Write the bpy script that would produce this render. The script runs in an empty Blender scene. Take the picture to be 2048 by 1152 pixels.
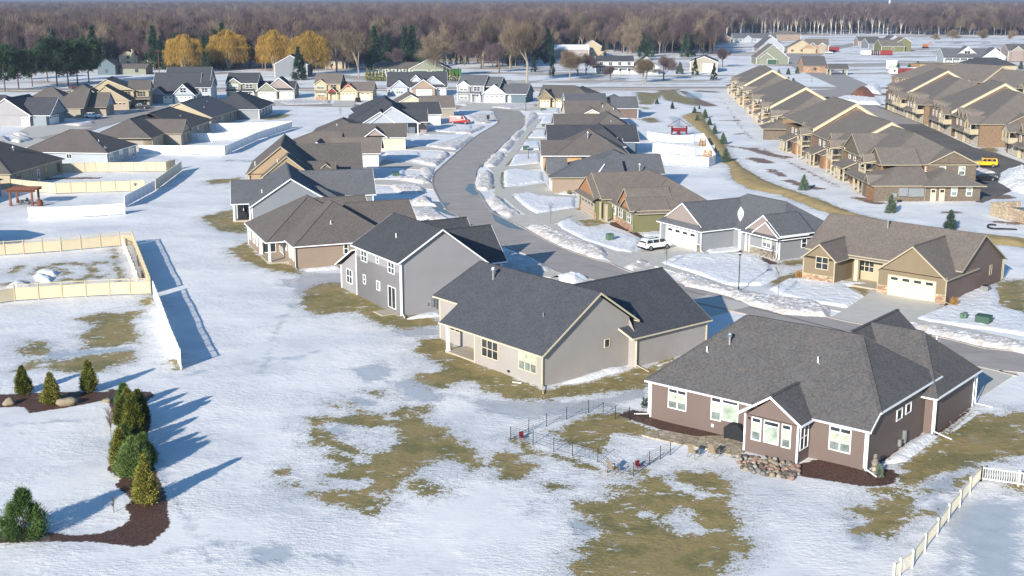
import bpy, math, random
import numpy as np
from mathutils import Vector, Matrix
random.seed(7); RNG = np.random.default_rng(7)
SC = bpy.context.scene; COL = SC.collection
# ---------------------------------------------------------------- camera, sky, sun, exposure
F_PX, CAM_H, HOR = 2470.0, 34.0, -5.0
TH = math.atan((576-HOR)/F_PX); CT, ST = math.cos(TH), math.sin(TH)
cam = bpy.data.cameras.new('camera'); cam.sensor_width = 36; cam.lens = F_PX/2048*36
cam.clip_start = 1; cam.clip_end = 30000
camo = bpy.data.objects.new('camera', cam); COL.objects.link(camo)
camo.location = (0, 0, CAM_H); camo.rotation_euler = (math.pi/2-TH, 0, 0); SC.camera = camo
SUN_EL, SUN_AZ = 20.0, 62.0          # light travels towards +X+Y at 62 degrees from +X
world = bpy.data.worlds.new('World'); SC.world = world; world.use_nodes = True
wn = world.node_tree; bg = wn.nodes['Background']; sky = wn.nodes.new('ShaderNodeTexSky')
sky.sky_type = 'NISHITA'; sky.sun_disc = False; sky.sun_elevation = math.radians(SUN_EL)
sky.sun_rotation = math.radians(180+90-SUN_AZ); sky.air_density = 1.3; sky.dust_density = .4; sky.ozone_density = 3.0
tint = wn.nodes.new('ShaderNodeMix'); tint.data_type = 'RGBA'; tint.blend_type = 'MULTIPLY'; tint.inputs[0].default_value = 1; tint.inputs[7].default_value = (.56, .88, 1.15, 1)
wn.links.new(sky.outputs[0], tint.inputs[6]); wn.links.new(tint.outputs[2], bg.inputs[0]); bg.inputs[1].default_value = 0.085
sl = bpy.data.lights.new('sun', 'SUN'); sl.energy = 5.0; sl.angle = math.radians(.5); sl.color = (1, .93, .82)
so = bpy.data.objects.new('sun', sl); COL.objects.link(so)
_a = math.radians(SUN_AZ); _e = math.radians(SUN_EL)
_d = Vector((math.cos(_a)*math.cos(_e), math.sin(_a)*math.cos(_e), -math.sin(_e)))
so.rotation_euler = _d.to_track_quat('-Z', 'Y').to_euler()
so.location = (0, 0, 80)
SC.view_settings.view_transform = 'Standard'; SC.view_settings.look = 'None'
SC.view_settings.exposure = 0.74; SC.view_settings.gamma = 1
SC.cycles.max_bounces = 5; SC.cycles.volume_bounces = 0

# ---------------------------------------------------------------- survey: a pixel of the photograph names a point of the ground
def G(px, py, z=0.0):
    a = (px-1024)/F_PX; b = (576-py)/F_PX
    d = (a, CT+b*ST, -ST+b*CT); t = (z-CAM_H)/d[2]
    return Vector((d[0]*t, d[1]*t, z))
BX = {'A':(1240,560,2.532),'B':(640,400,2.532),'C':(1240,320,2.532),'D':(1400,60,3.156),'L':(0,640,2.25),'K':(0,250,2.258),
 'a':(0,120,4),'b':(400,120,4),'c':(900,160,4),'d':(1400,120,4),'e':(1620,120,4.78),'f':(440,300,3.47),'g':(1100,330,4),'h':(840,380,4),
 'i':(1600,330,4.571),'j':(1000,780,4),'k':(1536,864,4),'l':(512,760,4),'m':(0,450,4),'N':(0,60,3.2),'O':(440,180,3.03),'Q':(600,60,3.2),
 'R':(1000,140,3.6),'S':(1240,0,2.535),'T':(0,0,2.926),'U':(600,0,2.926),'.':(0,0,1)}
def q(b, pts, z=0.0):
    x0, y0, k = BX[b]; return [G(x0+u/k, y0+v/k, z) for u, v in pts]
def q1(b, u, v, z=0.0): return q(b, [(u, v)], z)[0]

# ---------------------------------------------------------------- objects
def tag(o, label=None, cat=None, group=None, kind=None):
    if label: o['label'] = label
    if cat: o['category'] = cat
    if group: o['group'] = group
    if kind: o['kind'] = kind
    return o
def empty(name, loc, rz=0.0, label=None, cat=None, group=None):
    o = bpy.data.objects.new(name, None); o.empty_display_size = .5; COL.objects.link(o)
    o.location = loc; o.rotation_euler = (0, 0, rz); return tag(o, label, cat, group)
def copy_tree(o, parent=None):
    c = o.copy(); COL.objects.link(c); c.parent = parent
    for ch in list(o.children): copy_tree(ch, c)
    return c
class MB:
    def __init__(s): s.v = []; s.f = []; s.mi = []; s.ch = []
    def add(s, vs, fs, m=0):
        vs = list(vs); n = len(s.v); s.ch.append((n, len(vs), list(fs))); s.v += [tuple(p) for p in vs]; s.f += [tuple(i+n for i in f) for f in fs]; s.mi += [m]*len(fs); return s
    def box(s, x0, x1, y0, y1, z0, z1, m=0):
        return s.add([(x0,y0,z0),(x1,y0,z0),(x1,y1,z0),(x0,y1,z0),(x0,y0,z1),(x1,y0,z1),(x1,y1,z1),(x0,y1,z1)],
          [(3,2,1,0),(4,5,6,7),(0,1,5,4),(1,2,6,5),(2,3,7,6),(3,0,4,7)], m)
    def poly(s, pts, m=0): return s.add(pts, [tuple(range(len(pts)))], m)
    def slab(s, pts, t, m=0):                       # polygon with thickness t downwards
        n = len(pts); low = [(p[0], p[1], p[2]-t) for p in pts]
        return s.add(list(pts)+low, [tuple(range(n)), tuple(range(2*n-1, n-1, -1))]+[(i, i+n, (i+1) % n+n, (i+1) % n) for i in range(n)], m)
    def bar(s, a, b, w, h=None, m=0):               # box beam from a to b
        a = Vector(a); b = Vector(b); h = h or w; d = (b-a)
        if d.length < 1e-6: return s
        d.normalize(); up = Vector((0,0,1)) if abs(d.z) < .95 else Vector((1,0,0))
        r = d.cross(up).normalized()*(w/2); u = r.cross(d).normalized()*(h/2)
        return s.add([a-r-u, a+r-u, a+r+u, a-r+u, b-r-u, b+r-u, b+r+u, b-r+u],
          [(3,2,1,0),(4,5,6,7),(0,1,5,4),(1,2,6,5),(2,3,7,6),(3,0,4,7)], m)
    def tube(s, a, b, r0, r1=None, n=8, m=0, cap=True):
        a = Vector(a); b = Vector(b); r1 = r0 if r1 is None else r1; d = (b-a).normalized()
        up = Vector((0,0,1)) if abs(d.z) < .95 else Vector((1,0,0)); r = d.cross(up).normalized(); u = r.cross(d)
        vs = [a+(r*math.cos(t)+u*math.sin(t))*r0 for t in [2*math.pi*i/n for i in range(n)]]
        vs += [b+(r*math.cos(t)+u*math.sin(t))*r1 for t in [2*math.pi*i/n for i in range(n)]]
        fs = [(i, (i+1) % n, (i+1) % n+n, i+n) for i in range(n)]
        if cap: fs += [tuple(range(n-1, -1, -1)), tuple(range(n, 2*n))]
        return s.add(vs, fs, m)
    def islands(s):                                 # separate meshes for groups of pieces that do not touch
        B = []
        for n, k, f in s.ch: P = np.array(s.v[n:n+k], dtype=float); B.append((P.min(0)-.03, P.max(0)+.03))
        g = list(range(len(B)))
        def root(i):
            while g[i] != i: i = g[i]
            return i
        for i in range(len(B)):
            for j in range(i):
                if (B[i][0] <= B[j][1]).all() and (B[j][0] <= B[i][1]).all(): g[root(i)] = root(j)
        out = {}
        for i, (n, k, f) in enumerate(s.ch): out.setdefault(root(i), MB()).add(s.v[n:n+k], f)
        return list(out.values())
    def build(s, name, mats, parent=None, smooth=False):
        me = bpy.data.meshes.new(name); me.from_pydata(s.v, [], s.f)
        for m in (mats if isinstance(mats, (list, tuple)) else [mats]): me.materials.append(m)
        if any(s.mi): me.polygons.foreach_set('material_index', s.mi)
        if smooth: me.polygons.foreach_set('use_smooth', [True]*len(s.f))
        me.update(); o = bpy.data.objects.new(name, me); COL.objects.link(o)
        if parent is not None: o.parent = parent
        return o

# ---------------------------------------------------------------- materials
def lin(c):
    if isinstance(c, str): c = [int(c[i:i+2], 16)/255 for i in (0, 2, 4)]; c = [x/12.92 if x < .04045 else ((x+.055)/1.055)**2.4 for x in c]
    return (*c[:3], 1.0)
class N:
    def __init__(s, name, rough=.8, spec=.3):
        s.m = bpy.data.materials.new(name); s.m.use_nodes = True; s.t = s.m.node_tree; s.b = s.t.nodes['Principled BSDF']
        s.b.inputs['Roughness'].default_value = rough; s.b.inputs['Specular IOR Level'].default_value = spec
    def n(s, typ, **k):
        o = s.t.nodes.new('ShaderNode'+typ)
        for a, b in k.items():
            if a in o.inputs: o.inputs[a].default_value = b
            else: setattr(o, a, b)
        return o
    def l(s, a, b): s.t.links.new(a, b)
    def co(s, sc=(1,1,1), obj=True):
        c = s.n('TexCoord'); m = s.n('Mapping'); m.inputs['Scale'].default_value = sc
        s.l(c.outputs['Object'] if obj else s.n('NewGeometry').outputs['Position'], m.inputs[0]); return m.outputs[0]
    def noise(s, v, scale, detail=4, rough=.6, lac=2.0):
        x = s.n('TexNoise'); x.inputs['Scale'].default_value = scale; x.inputs['Detail'].default_value = detail; x.inputs['Roughness'].default_value = rough
        s.l(v, x.inputs['Vector']); return x.outputs[0]
    def ramp(s, f, stops):
        r = s.n('ValToRGB'); e = r.color_ramp.elements
        while len(e) < len(stops): e.new(.5)
        for i, (p, c) in enumerate(stops): e[i].position = p; e[i].color = c if len(c) == 4 else (*c, 1)
        s.l(f, r.inputs[0]); return r.outputs[0]
    def mix(s, f, a, b, mode='MIX'):
        x = s.n('Mix', data_type='RGBA', blend_type=mode); ins = [i for i in x.inputs if i.enabled]
        for i, v in zip((ins[0], ins[1], ins[2]), (f, a, b)):
            if hasattr(v, 'is_linked'): s.l(v, i)
            else: i.default_value = v
        return [o for o in x.outputs if o.enabled][0]
    def math(s, op, a, b=0.0, clamp=False):
        x = s.n('Math', operation=op, use_clamp=clamp)
        for i, v in enumerate((a, b)):
            if hasattr(v, 'is_linked'): s.l(v, x.inputs[i])
            else: x.inputs[i].default_value = v
        return x.outputs[0]
    def step(s, v, lo, hi):
        x = s.n('MapRange', interpolation_type='SMOOTHSTEP'); s.l(v, x.inputs[0]); x.inputs[1].default_value = lo; x.inputs[2].default_value = hi; return x.outputs[0]
    def bump(s, h, st=.3, d=.05):
        b = s.n('Bump'); b.inputs['Strength'].default_value = st; b.inputs['Distance'].default_value = d
        s.l(h, b.inputs['Height']); s.l(b.outputs[0], s.b.inputs['Normal'])
    def out(s, c): s.l(c, s.b.inputs['Base Color']); return s.m
def tone(c, k): return (c[0]*k, c[1]*k, c[2]*k, 1)
def flat(name, c, rough=.6, var=.12, scale=1.2, spec=.3, metal=0):
    c = lin(c); n = N(name, rough, spec); n.b.inputs['Metallic'].default_value = metal
    f = n.noise(n.co(), scale, 5); return n.out(n.ramp(f, [(.3, tone(c, 1-var)), (.7, tone(c, 1+var))]))
def siding(name, c, lap=.2):
    c = lin(c); n = N(name, .65, .3); v = n.co()
    f = n.noise(v, .35, 4); base = n.ramp(f, [(.3, tone(c, .93)), (.7, tone(c, 1.05))])
    w = n.n('TexWave', wave_type='BANDS', bands_direction='Z', wave_profile='SAW'); n.l(v, w.inputs[0]); w.inputs['Scale'].default_value = 1/lap/1.0*.159*2
    lines = n.ramp(w.outputs[1], [(.0, (.68,.68,.68)), (.2, (1,1,1))])  # shadow lines of the laps, painted dark into the siding colour
    st = n.noise(n.co((6,6,.5)), 1.0, 3)
    c2 = n.mix(.6, base, n.mix(1.0, base, lines, 'MULTIPLY'))
    n.bump(w.outputs[1], .25, .02); return n.out(n.mix(n.math('MULTIPLY', st, .12), c2, tone(c, .8)))
def shingle(name, c, speck=None, k=1.0):
    c = lin(c); n = N(name, .92, .15); v = n.co((1,1,1.6))
    vo = n.n('TexVoronoi'); vo.inputs['Scale'].default_value = 6.5*k; n.l(v, vo.inputs['Vector'])
    sep = n.n('SeparateColor'); n.l(vo.outputs['Color'], sep.inputs[0])
    f = n.math('ADD', n.math('MULTIPLY', sep.outputs[0], .6), n.math('MULTIPLY', n.noise(v, .4, 4), .45))
    col = n.ramp(f, [(.2, tone(c, .8)), (.5, tone(c, 1.0)), (.85, tone(c, 1.25))])
    if speck: col = n.mix(n.math('MULTIPLY', n.step(sep.outputs[1], .78, .84), .55), col, lin(speck))
    streak = n.noise(n.co((.5,.5,.15)), 1.0, 4)
    col = n.mix(n.math('MULTIPLY', n.step(streak, .5, .75), .3), col, tone(c, 1.35))
    n.bump(sep.outputs[0], .35, .03); return n.out(col)
def brickmat(name, c1, c2, mortar, w=.24, h=.08):
    n = N(name, .9, .2); c = n.n('TexCoord'); s = n.n('SeparateXYZ'); n.l(c.outputs['Object'], s.inputs[0])
    cb = n.n('CombineXYZ'); n.l(n.math('ADD', s.outputs[0], s.outputs[1]), cb.inputs[0]); n.l(s.outputs[2], cb.inputs[1])
    b = n.n('TexBrick'); n.l(cb.outputs[0], b.inputs['Vector']); b.inputs['Scale'].default_value = 1
    b.inputs['Color1'].default_value = lin(c1); b.inputs['Color2'].default_value = lin(c2); b.inputs['Mortar'].default_value = lin(mortar)
    b.inputs['Brick Width'].default_value = w; b.inputs['Row Height'].default_value = h; b.inputs['Mortar Size'].default_value = .01
    big = n.noise(n.co((1.5,1.5,3)), 1.5, 5, .75)
    return n.out(n.mix(n.step(big, .42, .62), b.outputs[0], n.mix(.5, b.outputs[0], lin('4a3b30'))))
def stonemat(name, cols, sc=3.0):
    n = N(name, .9, .2); v = n.co((1,1,1.5)); vo = n.n('TexVoronoi'); vo.inputs['Scale'].default_value = sc; n.l(v, vo.inputs['Vector'])
    sep = n.n('SeparateColor'); n.l(vo.outputs['Color'], sep.inputs[0])
    k = len(cols); col = n.ramp(sep.outputs[0], [(i/max(1, k-1)*.9+.05, lin(x)) for i, x in enumerate(cols)])
    e = n.n('TexVoronoi', feature='DISTANCE_TO_EDGE'); e.inputs['Scale'].default_value = sc; n.l(v, e.inputs['Vector'])
    m = n.step(e.outputs[0], .0, .06); n.bump(m, .5, .05)
    return n.out(n.mix(m, lin('6b5f55'), col))
def glassmat(name, c, rough=.08): 
    n = N(name, rough, .6); f = n.noise(n.co((.8,.8,1.1)), .9, 3); c = lin(c)
    return n.out(n.ramp(f, [(.35, tone(c, .6)), (.65, tone(c, 1.4))]))
def snowmat(name, dirt=0.0, dirtc='b59a7c', blue=.0):
    n = N(name, .55, .25); v = n.co(obj=False)
    f1 = n.noise(v, .12, 6); f2 = n.noise(v, 2.6, 5, .65); f3 = n.noise(v, .9, 5, .6)
    col = n.ramp(f1, [(.3, (.63,.645,.67)), (.65, (.77,.765,.76))])
    if dirt > 0:
        big = n.noise(v, 1.1, 6, .75)
        m = n.step(n.math('ADD', n.math('MULTIPLY', big, .75), n.math('MULTIPLY', f2, .3)), .62-dirt*.32, .78-dirt*.2)
        col = n.mix(n.math('MULTIPLY', m, min(1, .55+dirt*.3)), col, lin(dirtc))
    n.bump(n.math('ADD', n.math('MULTIPLY', f2, .8), f3), .7, .22)
    return n.out(col)
M = dict(
 snow=snowmat('snow'), bank=snowmat('ploughed_snow', .72, 'a8988a'), bank_clean=snowmat('heaped_snow', .3, 'b0a595'),
 white=flat('white_trim', 'e9eaec', .45, .03), cream=flat('cream_trim', 'c3b79d', .5, .04), tan_trim=flat('tan_trim', 'a69c86', .5, .05),
 dark_trim=flat('dark_trim', '4b4642', .5, .05), gdoor_white=flat('garage_door_white', 'f0f0ea', .5, .02), gdoor_cream=flat('garage_door_cream', 'ddd2ae', .5, .02), gdoor_taupe=flat('garage_door_taupe', 'a9998c', .5, .02),
 gdoor_grey=flat('garage_door_grey', 'b5b1a8', .5, .02),
 brown=siding('brown_siding', '6a5c57'), greige=siding('greige_siding', '9a9490'), greige2=siding('grey_siding', '8f8d90'), tan=siding('tan_siding', '8d7c6e'), tan2=siding('ochre_siding', '958168'),
 grey=siding('steel_grey_siding', '84878c'), olive=siding('olive_brown_siding', '7b6d58'), slate=siding('slate_siding', '74787f'), green=siding('green_siding', '6c6b4d'), lblue=siding('pale_blue_siding', '9fa5ae'),
 bluegrey=siding('blue_grey_siding', '808890'), sage=siding('sage_siding', '7c7f70'), wheat=siding('wheat_siding', 'a89b82'), putty=siding('putty_siding', '958d80'), navy=siding('navy_siding', '5f6b75'),
 wsiding=siding('white_siding', 'c4c4c2'), rust=flat('rust_shake', '9a6f50', .8, .1), red=flat('red_shake', '80302e', .8, .1), mauve=siding('mauve_grey_siding', '8f827e'), maroon=siding('maroon_brown_siding', '6e5d56'),
 orange=siding('orange_tan_siding', 'a8885f'), teal=siding('teal_siding', '566670'), coolgrey=siding('cool_grey_siding', '9fa6ad'),
 r_char=shingle('charcoal_shingle', '484a50'), r_brown=shingle('brown_grey_shingle', '565556', '6b6059'), r_taupe=shingle('taupe_shingle', '6d655f'), r_grey=shingle('grey_shingle', '5d5e62'), r_dk=shingle('dark_shingle', '45464b'),
 r_tan=shingle('weathered_shingle', '605b58', '6c5f57'), r_town=shingle('townhouse_shingle', '6f6862'),
 stone=stonemat('warm_stone', ['a9836a','8c6f5a','c4a283','7a6a60']), stone_grey=stonemat('grey_stone', ['8d877c','6f6a62','a59c8a','5f5a55'], 2.6),
 brick=brickmat('tan_brick', '8c6e52', '6f5a48', '8f8272'), brick_red=brickmat('orange_brick', 'a07246', '8a5d3c', '8f8272'), brick_dk=brickmat('grey_brick', '71675c', '5c5248', '7f766a'),
 glass=glassmat('window_glass', '2e3438'), glass_lt=glassmat('window_glass_blind', 'a9b09c', .25), glass_gn=glassmat('green_tinted_glass', '9aa698', .15), glass_md=glassmat('window_glass_mid', '6d7674', .15),
 conc=flat('concrete', 'a5a19a', .85, .12, .6), conc_lt=flat('new_concrete', 'b9b5ac', .85, .08, .8), slabc=flat('slab_concrete', 'a79c8c', .85, .1), metal=flat('galvanised_metal', 'a9abab', .35, .1, 3, .5, .7),
 pvc_p=flat('ivory_vinyl', 'cfc8b6', .45, .04), pvc_wp=flat('white_vinyl_post', 'c9ccd2', .4, .03), pvc_cp=flat('cream_vinyl_post', 'a2967b', .45, .04), pvc_w=flat('white_vinyl', 'e6e7ea', .4, .02), pvc_c=flat('cream_vinyl', 'bcb096', .45, .04, .6), pvc_c2=flat('pale_vinyl', 'd9cfb8', .45, .05, .6), black=flat('black_metal', '1c1d1f', .45, .1), cover=flat('black_cover_fabric', '222427', .8, .2, 4),
 cedar=flat('stained_cedar', '6d4433', .7, .15, 4), wood=flat('weathered_wood', '80705a', .8, .15, 5), sandwood=flat('tan_fabric', '857764', .8, .1), redp=flat('red_plastic', '6e242c', .5, .05), greenp=flat('green_paint', '566b5c', .5, .08),
 green_dk=flat('dark_green_paint', '3d5548', .5, .1), rubber=flat('rubber', '17181a', .8, .1), chrome=flat('wheel_metal', '8d8f93', .35, .1, 4, .5, .6), lightred=flat('red_lens', 'a01818', .3, .05), lightw=flat('clear_lens', 'd8dce0', .2, .05),
 orange_p=flat('orange_paint', 'a85530', .5, .1), yellow_p=flat('yellow_machine_paint', 'c08c18', .5, .08), dirt=flat('red_soil', '6b4a3d', .95, .3, 1.4), green_d=flat('bright_green_paint', '2c7d45', .5, .05),
)
def carpaint(name, c): 
    n = N(name, .28, .5); n.b.inputs['Coat Weight'].default_value = .25; c = lin(c)
    return n.out(n.ramp(n.noise(n.co(), 1.5, 3), [(.3, tone(c, .92)), (.7, tone(c, 1.06))]))
# ---------------------------------------------------------------- ground sheet with painted-on attributes traced from the photograph
def pdist(P, poly, closed=True):
    """signed distance to polygon (positive inside), numpy"""
    P = np.asarray(P); A = np.array([(p[0], p[1]) for p in poly]); B = np.roll(A, -1, 0)
    if not closed: A, B = A[:-1], B[:-1]
    d = np.full(len(P), 1e9); ins = np.zeros(len(P), bool)
    for a, b in zip(A, B):
        e = b-a; w = P-a; t = np.clip((w@e)/max(e@e, 1e-9), 0, 1); dd = w-t[:, None]*e
        d = np.minimum(d, np.hypot(dd[:, 0], dd[:, 1]))
        if closed:
            c = ((a[1] > P[:, 1]) != (b[1] > P[:, 1])) & (P[:, 0] < (b[0]-a[0])*(P[:, 1]-a[1])/(b[1]-a[1]+1e-12)+a[0]); ins ^= c
    return np.where(ins, d, -d) if closed else -d
W = lambda b, *p: q(b, p)
GRASS = [  # (polygon, strength)
 W('l',(420,300),(560,285),(700,300),(830,230),(960,270),(1080,260),(1200,200),(1380,190),(1330,290),(1450,360),(1550,420),(1700,520),(1800,620),(1760,710),(1600,650),(1500,620),(1300,700),(1180,780),(1150,880),(1100,950),(980,1000),(760,1030),(640,980),(500,950),(440,900),(560,870),(800,870),(950,800),(700,790),(530,760),(700,740),(660,640),(520,600),(640,540),(440,500),(400,430),(440,390)),
 W('l',(1180,800),(1350,790),(1520,850),(1400,910),(1180,880)), W('.',(970,907),(1000,900),(1030,905),(1067,930),(1037,960),(1000,950)), W('l',(300,790),(370,790),(380,830),(300,830)),W('l',(820,1030),(940,1040),(900,1085),(820,1070)),
 W('l',(470,810),(580,800),(640,845),(520,835)), W('l',(180,720),(250,720),(240,750),(180,755)), W('l',(880,90),(970,90),(1080,140),(960,150)), W('l',(590,190),(680,190),(700,230),(620,225)), W('l',(670,160),(770,180),(760,210),(690,195)),
 W('.',(1285,948),(1345,955),(1360,940),(1450,943),(1462,975),(1470,1010),(1480,1045),(1500,1090),(1480,1115),(1440,1160),(1130,1160),(1140,1130),(1165,1090),(1205,1060),(1150,1020),(1150,1000),(1210,1002),(1225,985),(1285,975)),
 W('j',(600,890),(760,880),(920,970),(800,990),(600,940)), W('j',(360,740),(480,720),(530,770),(420,780)), W('j',(870,770),(1030,770),(1030,810),(880,800)),
 W('j',(740,185),(950,160),(1100,250),(1300,320),(1130,360),(900,350),(860,430),(800,500),(600,440),(400,360)),
 W('j',(100,390),(300,480),(600,560),(860,640),(1060,700),(1200,600),(1190,580),(1180,690),(1060,720),(850,670),(560,590),(320,520),(80,410)),
 W('k',(720,420),(900,440),(1050,390),(1060,310),(1150,200),(1350,50),(1500,0),(1620,-150),(1820,-150),(2060,-140),(2060,80),(1900,130),(1700,210),(1500,300),(1300,380),(1150,450),(1000,480),(800,475)),
 W('k',(640,620),(800,580),(1050,500),(1170,540),(1130,640),(1290,620),(1250,680),(1100,730),(940,840),(800,810),(700,780),(800,750),(760,690)), W('k',(1130,430),(1370,465),(1200,500)), W('k',(1500,380),(1620,320),(1610,370),(1520,430)),
 W('.',(1900,850),(2060,815),(2060,905),(1960,925),(1880,945),(1820,982),(1750,985),(1800,962),(1830,908)), W('k',(1900,420),(2060,440),(2060,500),(2000,480)),
 W('.',(843,680),(885,672),(960,720),(1085,778),(1180,762),(1300,730),(1345,715),(1300,772),(1240,780),(1100,797),(1040,803),(1000,792),(962,770),(925,762),(870,772),(820,758),(882,735),(860,712),(828,703)),
 W('.',(600,592),(620,572),(662,563),(700,572),(800,625),(872,625),(878,650),(795,657),(745,642),(715,620),(630,630),(605,612)),
 W('.',(458,498),(495,483),(520,510),(600,535),(604,548),(545,540),(478,518)), W('.',(400,434),(465,418),(475,440),(498,448),(492,467),(440,462)), W('.',(410,360),(480,355),(486,364),(420,368)),
 W('m',(600,740),(800,705),(1140,690),(1050,770),(1100,860),(1100,940),(900,970),(640,985),(700,930),(620,880),(760,800)), W('m',(380,1090),(700,1040),(1080,1000),(1060,1080),(760,1170),(360,1160)),
 W('m',(230,930),(340,930),(430,980),(360,1040),(150,1030)), W('m',(60,360),(160,320),(200,340),(100,390)), W('m',(160,1100),(300,1070),(340,1130),(160,1165)), W('m',(1120,600),(1200,555),(1245,640),(1150,660)), W('m',(1380,1080),(1440,1060),(1450,1150),(1400,1150)),
 W('l',(1260,-10),(1500,0),(1560,60),(1440,75)),
 W('C',(735,610),(830,580),(950,560),(990,590),(900,625),(780,635)), W('C',(820,505),(945,500),(945,525),(830,535)), W('C',(1150,640),(1280,650),(1260,690),(1180,735),(1240,690)), W('C',(1870,690),(1930,610),(2060,600),(2060,780),(1960,750)),
 W('h',(1250,235),(1380,230),(1440,270),(1330,290)), W('R',(850,1070),(560,1075),(700,1120)), W('.',(1315,180),(1350,178),(1362,190),(1420,205),(1395,212),(1330,200)), W('R',(980,170),(1110,165),(1080,200),(1080,240),(1000,220)),
 W('R',(990,260),(1080,270),(1040,285)), W('R',(1000,350),(1100,340),(1160,370),(1080,380)), W('.',(0,226),(20,226),(20,229),(0,229)),
 W('b',(480,470),(620,430),(730,430),(700,455),(560,480)), W('b',(60,960),(250,950),(250,985),(90,985)),
 W('D',(1740,820),(1780,740),(1870,740),(1870,775)), W('D',(1345,575),(1420,575),(1420,600)),
]
# margins of thawed grass beside walks and drives on the far side of the road (thin strips)
THIN = [(W('h',(720,55),(850,165),(940,195),(1250,155)), .9), (W('h',(1040,275),(1130,320),(1300,400),(1520,470)), .9), (W('c',(440,875),(405,800),(430,735),(520,710)), .7), (W('c',(445,695),(510,600)), .7), (W('c',(545,565),(600,500)), .6), (W('c',(620,470),(670,410)), .6),
 (W('C',(1500,800),(1640,735)), .6), (W('R',(60,690),(120,610)), .5), (W('c',(1520,100),(1640,110),(1560,190)), 2.5), (W('b',(230,800),(620,815)), .5), (W('C',(1150,640),(1270,660),(1200,740)), .7),
 (W('m',(250,470),(420,462),(540,440),(555,425),(480,405),(530,385),(500,350),(400,340)), .35), (W('m',(540,478),(620,455),(700,410),(755,360),(700,318),(570,302),(430,315),(330,340),(260,380)), .55), (W('m',(40,470),(140,455),(230,465)), .5), (W('m',(905,170),(970,470)), .25), (W('m',(770,290),(850,295)), .5), (W('m',(790,425),(880,380)), .5), (W('.',(1005,770),(1080,788)), .6)]
DIRT = [(W('D',(0,385),(90,390)), 3), (W('R',(1480,240),(1440,220),(1310,150)), 1.4), (W('D',(0,460),(60,475)), 3), (W('D',(180,730),(280,745),(360,745)), 1.0), (W('D',(320,750),(470,790),(540,800)), 1.6), (W('D',(340,810),(420,835)), 1.8), (W('D',(560,950),(740,1000)), 1.3), (W('D',(450,880),(520,920)), 1.0),
 (W('D',(1000,1060),(1120,1090)), 1.3), (W('D',(130,570),(240,570)), 1.0), (W('D',(230,655),(260,655)), 1.5), (W('D',(130,430),(200,520),(250,600),(330,690)), .1), (W('D',(400,750),(560,830),(740,920),(880,990)), .3), (W('i',(1320,430),(1440,430)), 1.0), (W('i',(1830,520),(2000,530)), 1.2), (W('D',(740,470),(1130,470)), 3.0), (W('.',(1650,190),(1760,188)), 6.0),
 (W('a',(350,950),(520,945),(760,940)), 1.4), (W('D',(1750,1040),(1900,1050)), 2.5), (W('.',(1300,188),(1360,178)), 1.2)]
ICE = [W('.',(930,792),(1000,800),(1150,800),(1290,772),(1300,790),(1180,820),(1060,835),(1000,832),(950,812)), W('.',(770,762),(850,755),(895,785),(880,800),(820,800)), W('.',(556,566),(620,545),(692,543),(702,562),(612,592)), W('l',(540,350),(700,335),(800,390),(780,480),(640,460)),
 W('m',(370,1000),(640,990),(1070,960),(1080,1000),(700,1040),(360,1080)), W('.',(780,655),(880,650),(885,668),(800,672)), W('k',(1250,380),(1520,300),(1640,210),(1700,210),(1560,330),(1480,460),(1130,620),(1200,520)), W('.',(690,735),(770,720),(800,745),(740,765)),
 W('k',(1650,620),(1750,560),(1850,700),(1500,1170),(1280,1170)), W('k',(640,680),(760,700),(800,860),(720,930),(640,800)), W('.',(480,1090),(590,1085),(610,1115),(520,1130)), W('j',(220,860),(330,900),(330,1000),(220,980)),W('j',(600,1000),(900,1080),(700,1150),(500,1100)),
 W('k',(1500,0),(1760,60),(1700,120),(1640,80)), W('l',(740,130),(1000,150),(1000,200),(820,200)), W('.',(1860,1000),(2048,1000),(2048,1160),(1950,1160)), W('R',(1220,330),(1300,340),(1330,430),(1260,400)), W('S',(330,470),(420,470),(420,500),(330,495)), W('K',(1290,690),(1355,680),(1355,720),(1300,715)), W('R',(1080,508),(1480,520),(1480,542),(1110,530)), W('R',(1115,594),(1540,606),(1530,626),(1140,618)), W('R',(1150,662),(1540,690),(1540,700),(1160,690))]
MULCH = [W('.',(-20,788),(60,785),(170,782),(300,782),(311,790),(292,802),(220,798),(150,812),(60,824),(45,812),(-20,814)),
 W('.',(215,775),(290,785),(302,840),(292,890),(315,950),(332,985),(341,1050),(300,1087),(270,1091),(180,1081),(100,1081),(-20,1086),(-20,1062),(60,1058),(150,1068),(200,1064),(250,1047),(262,1027),(248,1010),(264,998),(228,970),(242,955),(212,937),(225,920),(235,850),(215,800)),
 W('.',(1235,828),(1262,817),(1310,825),(1480,868),(1480,884),(1350,866),(1290,848)), W('.',(1462,912),(1485,905),(1600,925),(1640,915),(1735,942),(1782,936),(1799,950),(1785,968),(1740,972),(1690,966),(1600,950),(1540,940)), W('A',(1590,770),(1780,640),(1770,665),(1650,755),(1600,785)),
 W('A',(1300,920),(1520,768),(1530,778),(1320,930)), W('g',(470,430),(540,460),(700,535),(760,570),(720,580),(600,520),(480,480)), W('g',(1640,710),(1830,780),(1870,790),(1740,790)), W('m',(1065,160),(1080,160),(1165,430),(1135,440)), W('f',(1010,0),(1020,0),(1020,10),(1010,10)),
 W('c',(770,905),(870,915),(860,920),(780,912)), W('C',(1625,735),(1740,640),(1760,650),(1690,740))]
us = np.unique(np.concatenate([np.linspace(-.62, .62, 440), [-4, -3, -2, -1.5, -1.1, -.85, -.7, .7, .85, 1.1, 1.5, 2, 3, 4]]))
ys = [-160, -60, 0, 30, 55]; y = 62.0
while y < 13000: ys.append(y); y *= 1.0052 if y < 260 else (1.008 if y < 560 else 1.05)
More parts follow.
